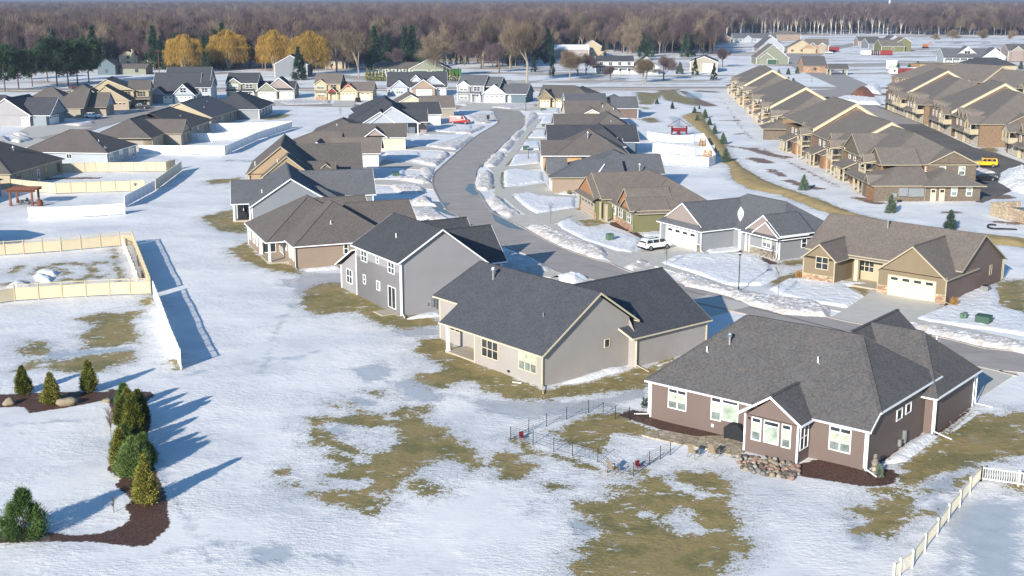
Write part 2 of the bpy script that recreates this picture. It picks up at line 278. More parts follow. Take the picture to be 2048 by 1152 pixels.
ys = np.array(ys); XX = np.maximum(ys, 60)[:, None]*us[None, :]; YY = np.repeat(ys[:, None], len(us), 1)
GP = np.stack([XX.ravel(), YY.ravel()], 1)
def cover(polys, lines, noise_near=True):
    a = np.full(len(GP), -6.0)
    for p in polys:
        xs = [v[0] for v in p]; yy = [v[1] for v in p]
        k = np.where((GP[:, 0] > min(xs)-6) & (GP[:, 0] < max(xs)+6) & (GP[:, 1] > min(yy)-6) & (GP[:, 1] < max(yy)+6))[0]
        if len(k): a[k] = np.maximum(a[k], pdist(GP[k], p))
    for p, w in lines:
        xs = [v[0] for v in p]; yy = [v[1] for v in p]
        k = np.where((GP[:, 0] > min(xs)-8) & (GP[:, 0] < max(xs)+8) & (GP[:, 1] > min(yy)-8) & (GP[:, 1] < max(yy)+8))[0]
        if len(k): a[k] = np.maximum(a[k], pdist(GP[k], p, False)+w)
    return np.clip(a, -6, 3)
def far_field(a):                    # beyond the woods edge the ground is leaf litter
    return a
HOLES = [W('l',(480,370),(620,335),(740,345),(900,400),(1080,370),(1140,470),(1080,560),(900,560),(700,500),(640,440)), W('l',(600,590),(700,560),(900,620),(880,640)), W('l',(1080,300),(1220,270),(1230,300),(1100,315)), W('l',(1280,710),(1500,620),(1700,700),(1500,760)),
 W('j',(1300,710),(1500,750),(1730,850),(1600,860),(1400,790)), W('j',(1280,1040),(1400,940),(1560,1000),(1600,1120),(1480,1130)), W('j',(1100,950),(1180,950),(1230,1000),(1130,1000)), W('l',(930,910),(1160,850),(1150,880),(960,930))]
gA = cover(GRASS, THIN); hA = cover(HOLES, []); gA = np.minimum(gA, np.where(hA > -1.0, -hA-.1, 9))
BERM = W('R',(1310,330),(1370,310),(1440,300),(1470,330),(1500,400),(1540,450),(1620,540),(1660,620),(1750,700),(1900,790)) + W('.',(1560,372),(1650,403),(1700,424),(1780,444),(1900,461),(2060,478),(2060,495),(1900,478),(1790,462),(1700,440),(1640,420),(1560,388),(1500,378),(1465,358),(1458,330),(1420,290),(1400,262))
gA = np.maximum(gA, cover([BERM], [])); dA = cover([], DIRT); iA = cover(ICE, [(W('.',(375,748),(430,735),(520,722),(600,712),(640,700)), .1), (W('.',(0,845),(60,846),(130,840),(190,838)), .1), (W('.',(340,1100),(420,1085),(560,1090),(700,1120)), .2), (W('.',(300,900),(360,1010),(420,1120)), .0), (W('.',(640,560),(560,640),(520,760)), .0)]); mA = cover(MULCH, [])
gme = bpy.data.meshes.new('ground'); nr, nc = len(ys), len(us)
zz = -np.minimum(.03, .0)*np.ones(len(GP)); hz = np.array([0.035*(math.sin(x*.35+1.3)*math.sin(y*.27)+.6*math.sin(x*.9-y*.6)) for x, y in GP])-.06
idx = (np.arange(nr-1)[:, None]*nc+np.arange(nc-1)[None, :]).ravel()
quads = np.stack([idx, idx+1, idx+1+nc, idx+nc], 1)
gme.vertices.add(len(GP)); gme.vertices.foreach_set('co', np.stack([GP[:, 0], GP[:, 1], hz], 1).ravel())
gme.loops.add(quads.size); gme.loops.foreach_set('vertex_index', quads.ravel().astype(np.int32))
gme.polygons.add(len(quads)); gme.polygons.foreach_set('loop_start', np.arange(0, quads.size, 4, dtype=np.int32)); gme.polygons.foreach_set('loop_total', np.full(len(quads), 4, np.int32))
gme.polygons.foreach_set('use_smooth', [True]*len(quads))
for nm, a in (('grass', gA), ('soil', dA), ('ice', iA), ('mulch', mA)):
    at = gme.attributes.new(nm, 'FLOAT', 'POINT'); at.data.foreach_set('value', a.astype(np.float32))
gme.update(); gme.validate(); ground = bpy.data.objects.new('ground', gme); COL.objects.link(ground); tag(ground, kind='structure')
n = N('snowy_ground', .6, .25); v = n.co(obj=False)
def attr(nm): a = n.n('Attribute'); a.attribute_name = nm; return a.outputs['Fac']
f_big = n.noise(v, .09, 6, .6); f_mid = n.noise(v, .5, 6, .68); f_fine = n.noise(v, 3.2, 5, .7); f_tiny = n.noise(v, 9, 3, .6)
snowc = n.ramp(f_big, [(.28, (.57,.58,.595)), (.46, (.73,.72,.71)), (.7, (.83,.81,.785))])
snowc = n.mix(n.math('MULTIPLY', n.step(f_mid, .48, .8), .45), snowc, (.50,.54,.60,1))
icec = n.ramp(f_mid, [(.3, (.27,.30,.34)), (.7, (.44,.47,.51))])
speck = n.mix(n.math('MULTIPLY', n.step(f_fine, .5, .62), .45), icec, (.25,.25,.24,1))
grassc = n.ramp(n.noise(v, .28, 7, .75), [(.32, (.13,.125,.045)), (.45, (.21,.175,.065)), (.56, (.33,.245,.10)), (.7, (.26,.165,.085))])
grassc = n.mix(n.math('MULTIPLY', n.step(f_tiny, .35, .65), .45), grassc, (.15,.13,.045,1)); grassc = n.mix(n.math('MULTIPLY', n.step(f_fine, .5, .7), .3), grassc, (.42,.33,.17,1))
rag = n.math('ADD', n.math('MULTIPLY', n.math('SUBTRACT', f_mid, .5), 4.6), n.math('ADD', n.math('MULTIPLY', n.math('SUBTRACT', f_fine, .5), 3.2), n.math('MULTIPLY', n.math('SUBTRACT', f_tiny, .5), 1.6)))
mi = n.step(n.math('ADD', attr('ice'), n.math('MULTIPLY', n.math('SUBTRACT', f_mid, .5), 5.0)), -.6, .9)
wet = n.noise(n.co((.05,.11,1), obj=False), 1.0, 6, .66); wm = n.math('MULTIPLY', n.step(wet, .50, .68), .42)
snowc = n.mix(wm, snowc, n.ramp(f_fine, [(.35, (.40,.43,.47)), (.6, (.56,.58,.61))]))
crust = n.n('TexVoronoi'); crust.inputs['Scale'].default_value = 1.5; n.l(v, crust.inputs['Vector']); tr = n.step(n.noise(v, .16, 3), .55, .66)
snowc = n.mix(n.math('MULTIPLY', n.math('MULTIPLY', n.step(crust.outputs[0], .32, .12), tr), .4), snowc, (.42,.46,.52,1))
c = n.mix(n.math('MULTIPLY', mi, .8), snowc, icec)
mg = n.step(n.math('ADD', attr('grass'), rag), -.12, .12)
pn = n.noise(n.co((.55,1.0,1), obj=False), 1.0, 7, .75); mg = n.math('MULTIPLY', mg, n.math('SUBTRACT', 1.0, n.math('MULTIPLY', n.step(pn, .585, .62), n.step(attr('grass'), 2.8, 1.6))))
slush = n.step(n.math('ADD', attr('grass'), n.math('MULTIPLY', rag, 1.5)), -1.8, -.2)
c = n.mix(n.math('MULTIPLY', slush, .35), c, speck)
fl = n.math('MULTIPLY', n.step(n.math('ADD', attr('grass'), n.math('MULTIPLY', rag, 1.8)), -2.4, .2), n.step(f_tiny, .57, .62)); c = n.mix(n.math('MULTIPLY', fl, .8), c, (.20,.16,.09,1))
c = n.mix(mg, c, grassc)
md = n.step(n.math('ADD', attr('soil'), n.math('MULTIPLY', rag, .9)), -.15, .15)
c = n.mix(md, c, n.ramp(f_fine, [(.3, (.13,.085,.06)), (.7, (.27,.18,.13))]))
mm = n.step(n.math('ADD', attr('mulch'), n.math('MULTIPLY', n.math('SUBTRACT', f_fine, .5), .9)), -.05, .08)
c = n.mix(mm, c, n.ramp(f_tiny, [(.3, (.035,.018,.013)), (.55, (.10,.052,.038)), (.8, (.20,.12,.085))]))
sp = n.n('SeparateXYZ'); n.l(v, sp.inputs[0])
fp = n.noise(n.co((.012,.03,1), obj=False), 1.0, 7, .7); fm = n.math('MULTIPLY', n.step(fp, .50, .56), n.step(sp.outputs[1], 430, 540)); c = n.mix(n.math('MULTIPLY', fm, .75), c, n.ramp(f_mid, [(.3, (.20,.15,.10)), (.7, (.36,.28,.19))]))
fp2 = n.noise(n.co((.05,.05,1), obj=False), 1.0, 7, .75); c = n.mix(n.math('MULTIPLY', n.step(fp2, .6, .66), .35), c, (.42,.42,.40,1))
n.l(n.math('SUBTRACT', .62, n.math('MULTIPLY', mi, .35)), n.b.inputs['Roughness'])
wv = n.noise(n.co((1.0, 2.2, 1), obj=False), 1.6, 5, .65)
h = n.math('ADD', n.math('MULTIPLY', wv, .8), n.math('ADD', n.math('MULTIPLY', f_fine, .45), n.math('MULTIPLY', mg, .0)))
h = n.math('MULTIPLY', h, n.math('ADD', .25, n.step(n.noise(v, .11, 4), .38, .62)))
h = n.math('MULTIPLY', h, n.math('SUBTRACT', 1.0, n.math('MULTIPLY', n.math('MULTIPLY', mi, .9), n.math('SUBTRACT', 1, mg))))
n.bump(h, .5, .2); gme.materials.append(n.out(c))

# ---------------------------------------------------------------- paved sheets
def sheet(name, pts, z, mat, kind='structure', t=None):
    m = MB(); P = [(p[0], p[1], z) for p in pts]
    (m.slab(P, z+.08) if t is None else m.slab(P, t)); o = m.build(name, mat); return tag(o, kind=kind)
def ribbon(name, pts, w, z, mat):
    m = MB(); pts = [Vector((p[0], p[1], 0)) for p in pts]; L = []; Rr = []
    for i, p in enumerate(pts):
        d = (pts[min(i+1, len(pts)-1)]-pts[max(i-1, 0)]).normalized(); r = Vector((d.y, -d.x, 0))*w/2; L.append(p-r); Rr.append(p+r)
    for i in range(len(pts)-1): m.slab([(v.x, v.y, z) for v in (L[i], Rr[i], Rr[i+1], L[i+1])][::-1], z+.08)
    return tag(m.build(name, mat), kind='structure')
def smooth(pts, k=6):
    P = [np.array([p[0], p[1]]) for p in pts]; P = [2*P[0]-P[1]]+P+[2*P[-1]-P[-2]]; out = []
    for i in range(1, len(P)-2):
        for j in range(k):
            t = j/k; a, b, c_, d = P[i-1], P[i], P[i+1], P[i+2]
            out.append(tuple(.5*((2*b)+(-a+c_)*t+(2*a-5*b+4*c_-d)*t*t+(-a+3*b-3*c_+d)*t**3)))
    out.append(tuple(P[-2])); return out
n = N('asphalt', .85, .3); v = n.co(obj=False); f = n.noise(v, .25, 6, .65); g2 = n.noise(v, 6, 3)
c = n.ramp(f, [(.3, (.28,.25,.23)), (.7, (.36,.325,.30))]); c = n.mix(n.math('MULTIPLY', n.step(g2, .4, .7), .25), c, (.42,.39,.36,1))
st = n.noise(n.co((.12,.8,1), obj=False), .8, 4); c = n.mix(n.math('MULTIPLY', n.step(st, .55, .62), .22), c, (.17,.15,.14,1)); n.bump(g2, .2, .02); M['asphalt'] = n.out(c)
n = N('parking_asphalt', .9, .25); v = n.co(obj=False); f = n.noise(v, .12, 5); M['asphalt_dk'] = n.out(n.ramp(f, [(.3, (.095,.09,.085)), (.7, (.155,.145,.135))]))
n = N('meltwater', .3, .4); v = n.co(obj=False); M['water'] = n.out(n.ramp(n.noise(v, .6, 4), [(.3, (.07,.075,.08)), (.7, (.13,.13,.13))]))
RE = [(2048,705),(1970,697),(1880,675),(1730,650),(1662,636),(1500,592),(1358,565),(1262,544),(1222,527),(1190,519),(1140,502),(1090,480),(1049,457),(1015,440),(982,422),(960,388),(950,372),(953,341),(969,326),(994,300),(1016,279),(1037,260),(1050,247),(1053,236)]
LE = [(987,222),(990,232),(996,242),(990,250),(953,272),(912,307),(881,335),(869,347),(866,372),(890,416),(915,432),(1010,492),(1060,512),(1105,540),(1140,552),(1185,559),(1963,735),(2048,746)]
pR = smooth([(120.0, 92.0), (80.0, 103.0)]+[tuple(G(*p)[:2]) for p in RE]); pL = smooth([tuple(G(*p)[:2]) for p in LE]+[(80.0, 95.0), (120.0, 84.0)])
far_road = [tuple(G(*p)[:2]) for p in [(1040,222),(1010,216),(969,212),(909,209),(760,209),(555,206),(420,206),(300,214),(200,236),(90,262),(-60,300),(-70,318),(100,280),(180,262),(235,245),(330,224),(430,214),(555,212),(760,216),(909,219),(962,221)]]
sheet('road', pR+[tuple(G(*p)[:2]) for p in [(1040,222),(1010,216),(969,212),(909,209),(905,216),(940,218),(975,220)]]+pL[1:], .012, M['asphalt'])
sheet('side_street', far_road, .008, M['asphalt'])
ribbon('main_road', [(-900, 560), (-400, 500), (-180, 474), (-90, 478), (0, 482), (90, 484), (200, 478), (500, 470), (900, 468)], 11, .016, M['asphalt'])
ribbon('gravel_shoulder', [(-900, 549), (-400, 489), (-180, 463), (-90, 467), (0, 471), (60, 472)], 4, .006, flat('shoulder_gravel', '8d7a62', .95, .2, .5))
# kerbs along both sides of the road
for nm, P in (('kerb', pR), ('kerb', pL)):
    m = MB(); pts = [Vector((p[0], p[1], 0)) for p in P]
    for a, b in zip(pts[:-1], pts[1:]):
        if (b-a).length > .05: m.bar((a.x, a.y, .03), (b.x, b.y, .03), .25, .13)
    tag(m.build(nm, M['asphalt']), kind='structure')
walk = [(2120,705),(2048,687),(1856,646),(1750,632),(1659,615),(1576,601),(1453,574),(1339,536),(1302,527),(1227,505),(1165,481),(1115,457),(1057,427),(1020,398),(1002,385),(992,363),(1000,335),(1028,304),(1053,266),(1078,238)]
ribbon('footpath', smooth([tuple(G(*p)[:2]) for p in walk], 4), 1.7, .022, M['conc_lt'])
DRV = [W('C',(1290,640),(1632,738),(1475,822),(1240,838),(1065,800),(1150,750),(1240,690)), W('g',(930,600),(1165,695),(1240,720),(880,800),(640,862),(570,830),(430,740),(480,690),(700,690),(860,650)), W('g',(1165,695),(1640,690),(1640,712),(1500,712),(1240,716)),
 W('h',(1238,150),(1400,218),(1100,268),(1020,275),(850,300),(790,300),(700,235),(760,200),(900,195)), W('R',(320,815),(385,892),(545,905),(545,925),(100,890),(10,930),(-60,880),(20,855)), W('c',(300,700),(430,690),(730,668),(735,715),(450,730),(340,740)),
 W('c',(440,580),(500,580),(720,560),(722,592),(500,600),(420,600)), W('c',(520,490),(600,482),(772,466),(772,488),(600,498),(510,505)), W('c',(590,400),(690,385),(775,378),(775,400),(640,408)), W('c',(640,350),(740,350),(828,340),(828,352),(720,360)),
 W('c',(60,235),(150,180),(230,182),(390,186),(500,186),(330,235),(140,240)), W('c',(480,240),(700,205),(720,210),(880,222),(740,240),(600,250)), W('b',(1080,325),(1235,325),(1230,370),(1050,370)), W('b',(590,325),(710,325),(700,360),(610,368)),
 W('f',(1050,195),(1250,215),(1480,235),(1480,275),(1300,250),(1060,240)), W('f',(1310,388),(1440,388),(1530,420),(1560,400),(1430,395),(1320,418)), W('b',(1330,855),(1470,800),(1650,820),(1880,860),(1860,885),(1600,870)), W('b',(1660,690),(1900,700),(2048,715),(2048,745),(1900,725),(1470,712)),
 W('Q',(790,665),(830,640),(930,655),(1080,668),(940,680)), W('h',(800,635),(1060,650),(1190,690),(1060,700),(640,660)), W('a',(230,530),(400,520),(540,520),(740,540),(200,640),(90,600)), W('a',(570,468),(730,400),(900,415),(780,445),(640,480)), W('a',(870,400),(1080,392),(1100,410),(900,418)), W('a',(1340,345),(1450,345),(1610,345),(1600,360),(1330,360)), W('a',(1,660),(300,620),(380,640),(260,690),(150,700),(1,720)),
 [(21.5,131),(27.5,136.0),(23,141),(17.5,135.5)], [(41,103),(47,110),(44,112.5),(38.5,105.5)], [(3,147.5),(6.2,152.2),(10,149),(6.5,144.5)]]
for p in DRV: sheet('driveway', p, .017, M['conc_lt'])
sheet('car_park', W('D',(1130,480),(1290,540),(1420,600),(1620,690),(1725,740),(1880,780),(2100,860),(2100,960),(1780,1090),(1740,1085),(1740,900),(1560,760),(1300,650),(1140,560),(1040,470),(820,440)), .01, M['asphalt_dk'])
sheet('access_road', [(103,342),(110,470),(126,478),(134,560),(150,720),(190,830),(260,960),(266,950),(205,815),(168,700),(150,560),(140,478),(130,470),(117,400),(113,342)], .011, M['asphalt'])
def puddle(b, *p): sheet('meltwater_puddle', W(b, *p), .0215 if b in 'h' else .019, M['water'])
puddle('c',(120,880),(150,830),(200,830),(200,880),(240,910),(190,925)); puddle('h',(570,170),(600,165),(680,240),(800,300),(835,325),(700,300),(600,250)); puddle('c',(225,680),(270,670),(260,698),(230,698)); puddle('h',(600,410),(690,445),(640,460)); puddle('h',(100,90),(250,105),(180,150),(290,195),(290,210),(200,190),(90,140)); puddle('c',(355,800),(400,800),(390,820),(355,825))

# ---------------------------------------------------------------- raised ground: mounds with an outline from the photograph
def vnoise(X, Y, seed=0):
    rs = np.random.default_rng(seed); out = np.zeros_like(X); amp = 1.0; fr = .35
    for o in range(5):
        a = rs.uniform(0, 6.28, 6); ph = rs.uniform(0, 6.28, 6)
        for k in range(6): out += amp*np.sin((X*np.cos(a[k])+Y*np.sin(a[k]))*fr*(1+.3*k)+ph[k])/6
        amp *= .62; fr *= 2.1
    return out
def mound(name, poly, h, edge=.8, res=.3, mat=None, z0=0.0, rough=.35, seed=None, label=None, cat=None, group=None, kind=None):
    xs = [p[0] for p in poly]; yy = [p[1] for p in poly]; far = np.mean(yy); res = max(res, far/900)
    X, Y = np.meshgrid(np.arange(min(xs)-.4, max(xs)+.4, res), np.arange(min(yy)-.4, max(yy)+.4, res)); sh = X.shape
    P = np.stack([X.ravel(), Y.ravel()], 1); seed = seed if seed is not None else int(abs(xs[0])*7+yy[0])
    d = pdist(P, poly)+.22*min(1, edge)*vnoise(P[:, 0]*1.2, P[:, 1]*1.2, seed+5)+.16*min(1, edge)*vnoise(P[:, 0]*6, P[:, 1]*6, seed+6)
    t = np.clip(d/edge, 0, 1); prof = t*(2-t) if edge > .9 else np.sqrt(t)
    nz = .45*vnoise(P[:, 0]*.7, P[:, 1]*.7, seed)+.7*np.abs(vnoise(P[:, 0]*4, P[:, 1]*4, seed+9))+.6*vnoise(P[:, 0]*11, P[:, 1]*11, seed+3)-.25
    Z = (z0-.1+(h+.1)*prof*(1+rough*nz*np.clip(d/edge, 0, 1)))
    Z[d <= 0] = z0-.1
    keep = (d > 0).reshape(sh); cell = keep[:-1, :-1] | keep[1:, :-1] | keep[:-1, 1:] | keep[1:, 1:]
    ii, jj = np.where(cell); nc_ = sh[1]; a = ii*nc_+jj
    used = np.unique(np.concatenate([a, a+1, a+nc_, a+nc_+1])); mp = -np.ones(P.shape[0], int); mp[used] = np.arange(len(used))
    vs = np.stack([P[used, 0], P[used, 1], Z[used]], 1); cx, cy = vs[:, 0].mean(), vs[:, 1].mean()
    vs[:, 0] -= cx; vs[:, 1] -= cy
    me = bpy.data.meshes.new(name); me.from_pydata(vs.tolist(), [], np.stack([mp[a], mp[a+1], mp[a+nc_+1], mp[a+nc_]], 1).tolist())
    me.polygons.foreach_set('use_smooth', [True]*len(me.polygons)); me.materials.append(mat or M['bank']); me.update()
    o = bpy.data.objects.new(name, me); COL.objects.link(o); o.location = (cx, cy, 0); return tag(o, label, cat, group, kind)
BANKS = [
 ('h', .9, 1.5, 'long ploughed snow ridge along the road opposite the green house', (850,300),(900,268),(1040,310),(1300,400),(1460,460),(1525,520),(1480,555),(1370,545),(1150,470),(950,370)),
 ('h', .9, 1.3, 'dirty snow ridge at the kerb beyond the driveway of the green house', (520,80),(600,40),(660,80),(740,150),(800,190),(720,215),(640,200),(580,150)),
 ('c', 1.0, 1.2, 'steep snow pile at the kerb beside the blue meltwater puddle', (215,760),(310,725),(350,760),(355,870),(300,885),(200,880),(195,840)),
 ('c', .8, 1.2, 'short snow pile at the inner bend of the road, fourth driveway gap', (260,690),(330,600),(440,585),(430,640),(370,695),(300,700)),
 ('c', .7, 1.2, 'oblong snow pile at the kerb opposite the dark roofed ranch house', (390,560),(450,490),(530,485),(500,540),(460,570)),
 ('c', .7, 1.2, 'small oblong snow pile at the kerb near the far end of the street', (480,460),(530,410),(600,405),(560,460),(520,480)),
 ('c', .7, 1.2, 'farthest ridge of ploughed snow where the road meets the turning circle', (590,370),(600,290),(640,255),(690,265),(710,290),(640,360),(610,395)),
 ('g', .8, 1.2, 'pointed snow heap at the mouth of the driveway with the white SUV', (580,820),(700,760),(740,765),(830,800),(660,850)),
 ('C', .8, 1.2, 'long dirty snow ridge at the kerb behind the black street lamp', (250,575),(380,580),(540,650),(700,685),(1000,720),(1075,760),(1060,800),(830,785),(660,740),(540,690),(330,640)),
 ('C', .7, 1.2, 'snow ridge along the road right of the cream garage driveway', (1480,820),(1560,840),(1800,880),(2140,950),(2140,1000),(1850,950),(1600,895),(1490,850)),
 ('f', .8, 1.3, 'white snow heap in front of the tan house with the hipped roof', (1310,420),(1480,400),(1590,480),(1450,490),(1330,480)),
 ('f', 1.1, 1.2, 'pointed snow heap between two driveways on the shaded left verge', (1325,360),(1440,320),(1470,370),(1520,395),(1440,390),(1340,390)),
 ('f', .8, 1.2, 'round snow heap left of the road in front of the grey gabled house', (1170,250),(1330,240),(1430,270),(1430,300),(1250,305)),
 ('f', .9, 1.2, 'crisp white snow heap beside the dark green utility box in shade', (1245,210),(1290,180),(1410,180),(1470,230),(1400,240)),
 ('f', .8, 1.2, 'snow ridge at the left kerb just beyond the shaded driveways', (1385,130),(1470,130),(1500,160),(1450,225),(1400,190)),
 ('b', .8, 1.2, 'large snow bank at the left kerb before the white garage with the red gable', (1665,800),(1900,800),(1900,760),(1980,725),(2000,760),(1900,850),(1800,840)),
 ('Q', .7, 1.2, 'snow bank at the kerb below the pale cream garage wall', (820,750),(1000,700),(1080,680),(1120,690),(1000,770),(950,765)),
 ('Q', .7, 1.2, 'snow bank left of the road below the red van', (960,650),(1100,640),(1160,610),(1190,620),(1100,665),(1000,665)),
 ('Q', .7, 1.4, 'curved snow bank around the brown mailbox at the bend of the street', (1060,560),(1130,540),(1210,540),(1262,550),(1275,575),(1200,600),(1120,600)),
 ('h', .7, 1.6, 'wide snow pile lying in the blue shadow of the two storey grey house', (680,480),(820,520),(900,540),(1060,630),(1040,655),(800,640),(640,580)),
 ('h', 1.3, 1.6, 'grey lumpy snow heap seen between the roofs beside the road', (1080,670),(1180,690),(1240,660),(1360,715),(1240,755),(1110,730)),
 ('b', .5, 1.2, 'low snow bank in front of the wheat coloured house with the red gables', (640,340),(760,320),(1050,325),(1040,350),(700,360)),
 ('b', .5, 1.2, 'low snow bank right of the cream garage doors and the parked dark car', (1250,348),(1300,335),(1450,325),(1440,355),(1280,358)),
 ('c', .6, 1.2, 'broad snow bank between the slate blue house and the brown roofed duplex', (320,220),(480,195),(700,190),(690,215),(480,235)),
 ('c', .6, 1.2, 'snow bank on the verge left of the slate blue house driveway', (40,200),(60,175),(170,180),(215,190),(130,210)),
 ('a', .9, 1.2, 'white snow heap in the shadow before the pale house at the far left', (100,590),(170,570),(230,600),(130,610)),
 ('a', 1.1, 1.4, 'greyish snow heap between two driveways at the far left', (80,650),(190,605),(260,640),(150,668)),
 ('a', .9, 1.2, 'snow heap cut off by the left edge above the brown hipped roof', (-40,625),(60,615),(75,650),(-40,665)),
 ('a', .8, 1.2, 'long snow heap behind the white parked SUV at the left', (510,520),(690,500),(745,480),(755,510),(640,530)),
 ('D', 2.2, 3.0, 'large bright heap of ploughed snow right of the dark sedan', (1880,960),(1900,900),(2000,880),(2160,900),(2160,1080),(1960,1010)),
 ('D', .9, 1.5, 'narrow snow heap between the yellow SUV and the dark sedan', (1725,880),(1760,870),(1880,905),(1800,905)),
 ('e', 1.8, 2.5, 'wide heap of ploughed snow in front of the red soil pile', (190,390),(300,360),(480,370),(680,390),(680,430),(450,425),(250,408)),
 ('e', 2.5, 3.0, 'tall white snow heap behind the red soil pile', (480,280),(560,250),(680,260),(680,330),(560,310)),
 ('e', .9, 1.8, 'flat snow heap beside the dark pickup in the townhouse car park', (440,505),(500,490),(600,540),(560,545)),
 ('e', .9, 1.8, 'snow strip at the corner of the car park near the yellow loader', (140,420),(320,430),(340,460),(180,475)),
]
for b, h, e, lab, *p in BANKS:
    mound('snow_bank', W(b, *p), h*.62, e, .2, M['bank'] if h < 1.2 else M['bank_clean'], label=lab, cat='snow bank', group='heaps of ploughed snow')
LAWN = [('h',(1100,260),(1200,225),(1300,290),(1450,310),(1600,340),(1760,390),(1750,440),(1690,505),(1560,480),(1300,400),(1130,310)), ('h',(750,50),(850,15),(1000,55),(1240,60),(1240,140),(1080,160),(930,185),(860,150)), ('c',(430,790),(440,725),(520,710),(740,740),(750,810),(600,830),(440,855)),
 ('c',(470,690),(520,600),(720,590),(725,665),(600,680)), ('c',(560,560),(600,495),(720,485),(720,555)), ('c',(620,465),(680,400),(770,400),(770,460)), ('c',(720,350),(750,295),(830,280),(828,340)), ('c',(690,265),(780,230),(875,225),(870,265),(740,275)),
 ('g',(880,780),(1000,730),(1100,715),(1540,712),(1640,720),(1750,790),(1780,850),(1960,835),(1700,960),(1400,960),(1200,880),(960,810)), ('C',(760,650),(850,600),(1000,600),(1280,630),(1150,640),(1240,690),(1150,745),(1000,730),(830,690)),
 ('C',(1500,800),(1640,740),(1700,720),(1750,650),(1900,630),(1920,700),(1900,740),(2046,770),(2120,900),(1800,850),(1560,820)), ('g',(1235,670),(1520,655),(1540,690),(1280,715)), ('b',(1480,725),(1640,730),(1750,740),(1760,760),(1650,810),(1480,790)), ('Q',(720,710),(830,670),(1080,670),(1000,700),(820,745)),
 ('Q',(840,625),(960,600),(1100,610),(1100,640),(960,655),(840,650)), ('Q',(1000,515),(1130,515),(1240,530),(1230,545),(1060,560)), ('B',(1200,935),(1460,850),(1555,845),(1530,865),(1350,915)), ('A',(1320,935),(1440,830),(1540,775),(1610,790),(1440,920)), ('f',(590,830),(830,800),(840,825),(590,842)), ('A',(1650,780),(1750,700),(1790,660),(1840,660),(1720,750)), ('B',(1680,845),(1790,805),(1720,840)), ('B',(440,600),(500,580),(610,565),(612,590),(460,602)), ('g',(740,560),(800,535),(900,530),(895,560),(780,575)),('c',(860,915),(920,885),(1000,890),(1000,915)),('b',(1740,870),(1640,870),(1630,950),(1380,960),(1370,870))]
for b, *p in LAWN: mound('snow_cover', W(b, *p), .22, .5, .3, M['snow'], rough=.3, kind='structure')
tag(mound('berm', BERM, .45, 2.4, .5, None, rough=.1), kind='structure')
nb = N('berm_grass', .95, .15); vb = nb.co(obj=False); fb = nb.noise(vb, .5, 5, .7)
cb_ = nb.ramp(fb, [(.3, (.25,.19,.085)), (.7, (.42,.31,.155))]); nb.bump(nb.noise(vb, 3, 4), .5, .1); bpy.data.objects['berm'].data.materials[0] = nb.out(cb_)
for b_, *p_ in (('m',(270,400),(330,395),(420,430),(400,455),(290,445)), ('m',(60,490),(120,455),(200,460),(240,480),(100,505)), ('m',(300,370),(400,360),(470,385),(440,410),(330,400))): mound('snow_cover', W(b_, *p_), .45, .7, .25, M['bank_clean'], kind='structure')
mound('soil_heap', W('e',(370,360),(430,320),(520,305),(600,340),(630,362),(500,372)), 3.2, 4, .5, M['dirt'], label='heap of reddish brown soil behind the townhouses', cat='soil heap')
mound('soil_heap', W('S',(1840,262),(1880,250),(1950,268),(1900,280)), 2.0, 3, 1, M['dirt'], label='small reddish soil heap right of the white gabled farmhouse', cat='soil heap')
sheet('patio', W('j',(1130,360),(1300,320),(1560,372),(1800,365),(1950,400),(1950,500),(1850,520),(1650,470),(1420,430)), .03, stonemat('patio_stone', ['a89a86','94866f','b8aa96'], 2.0))
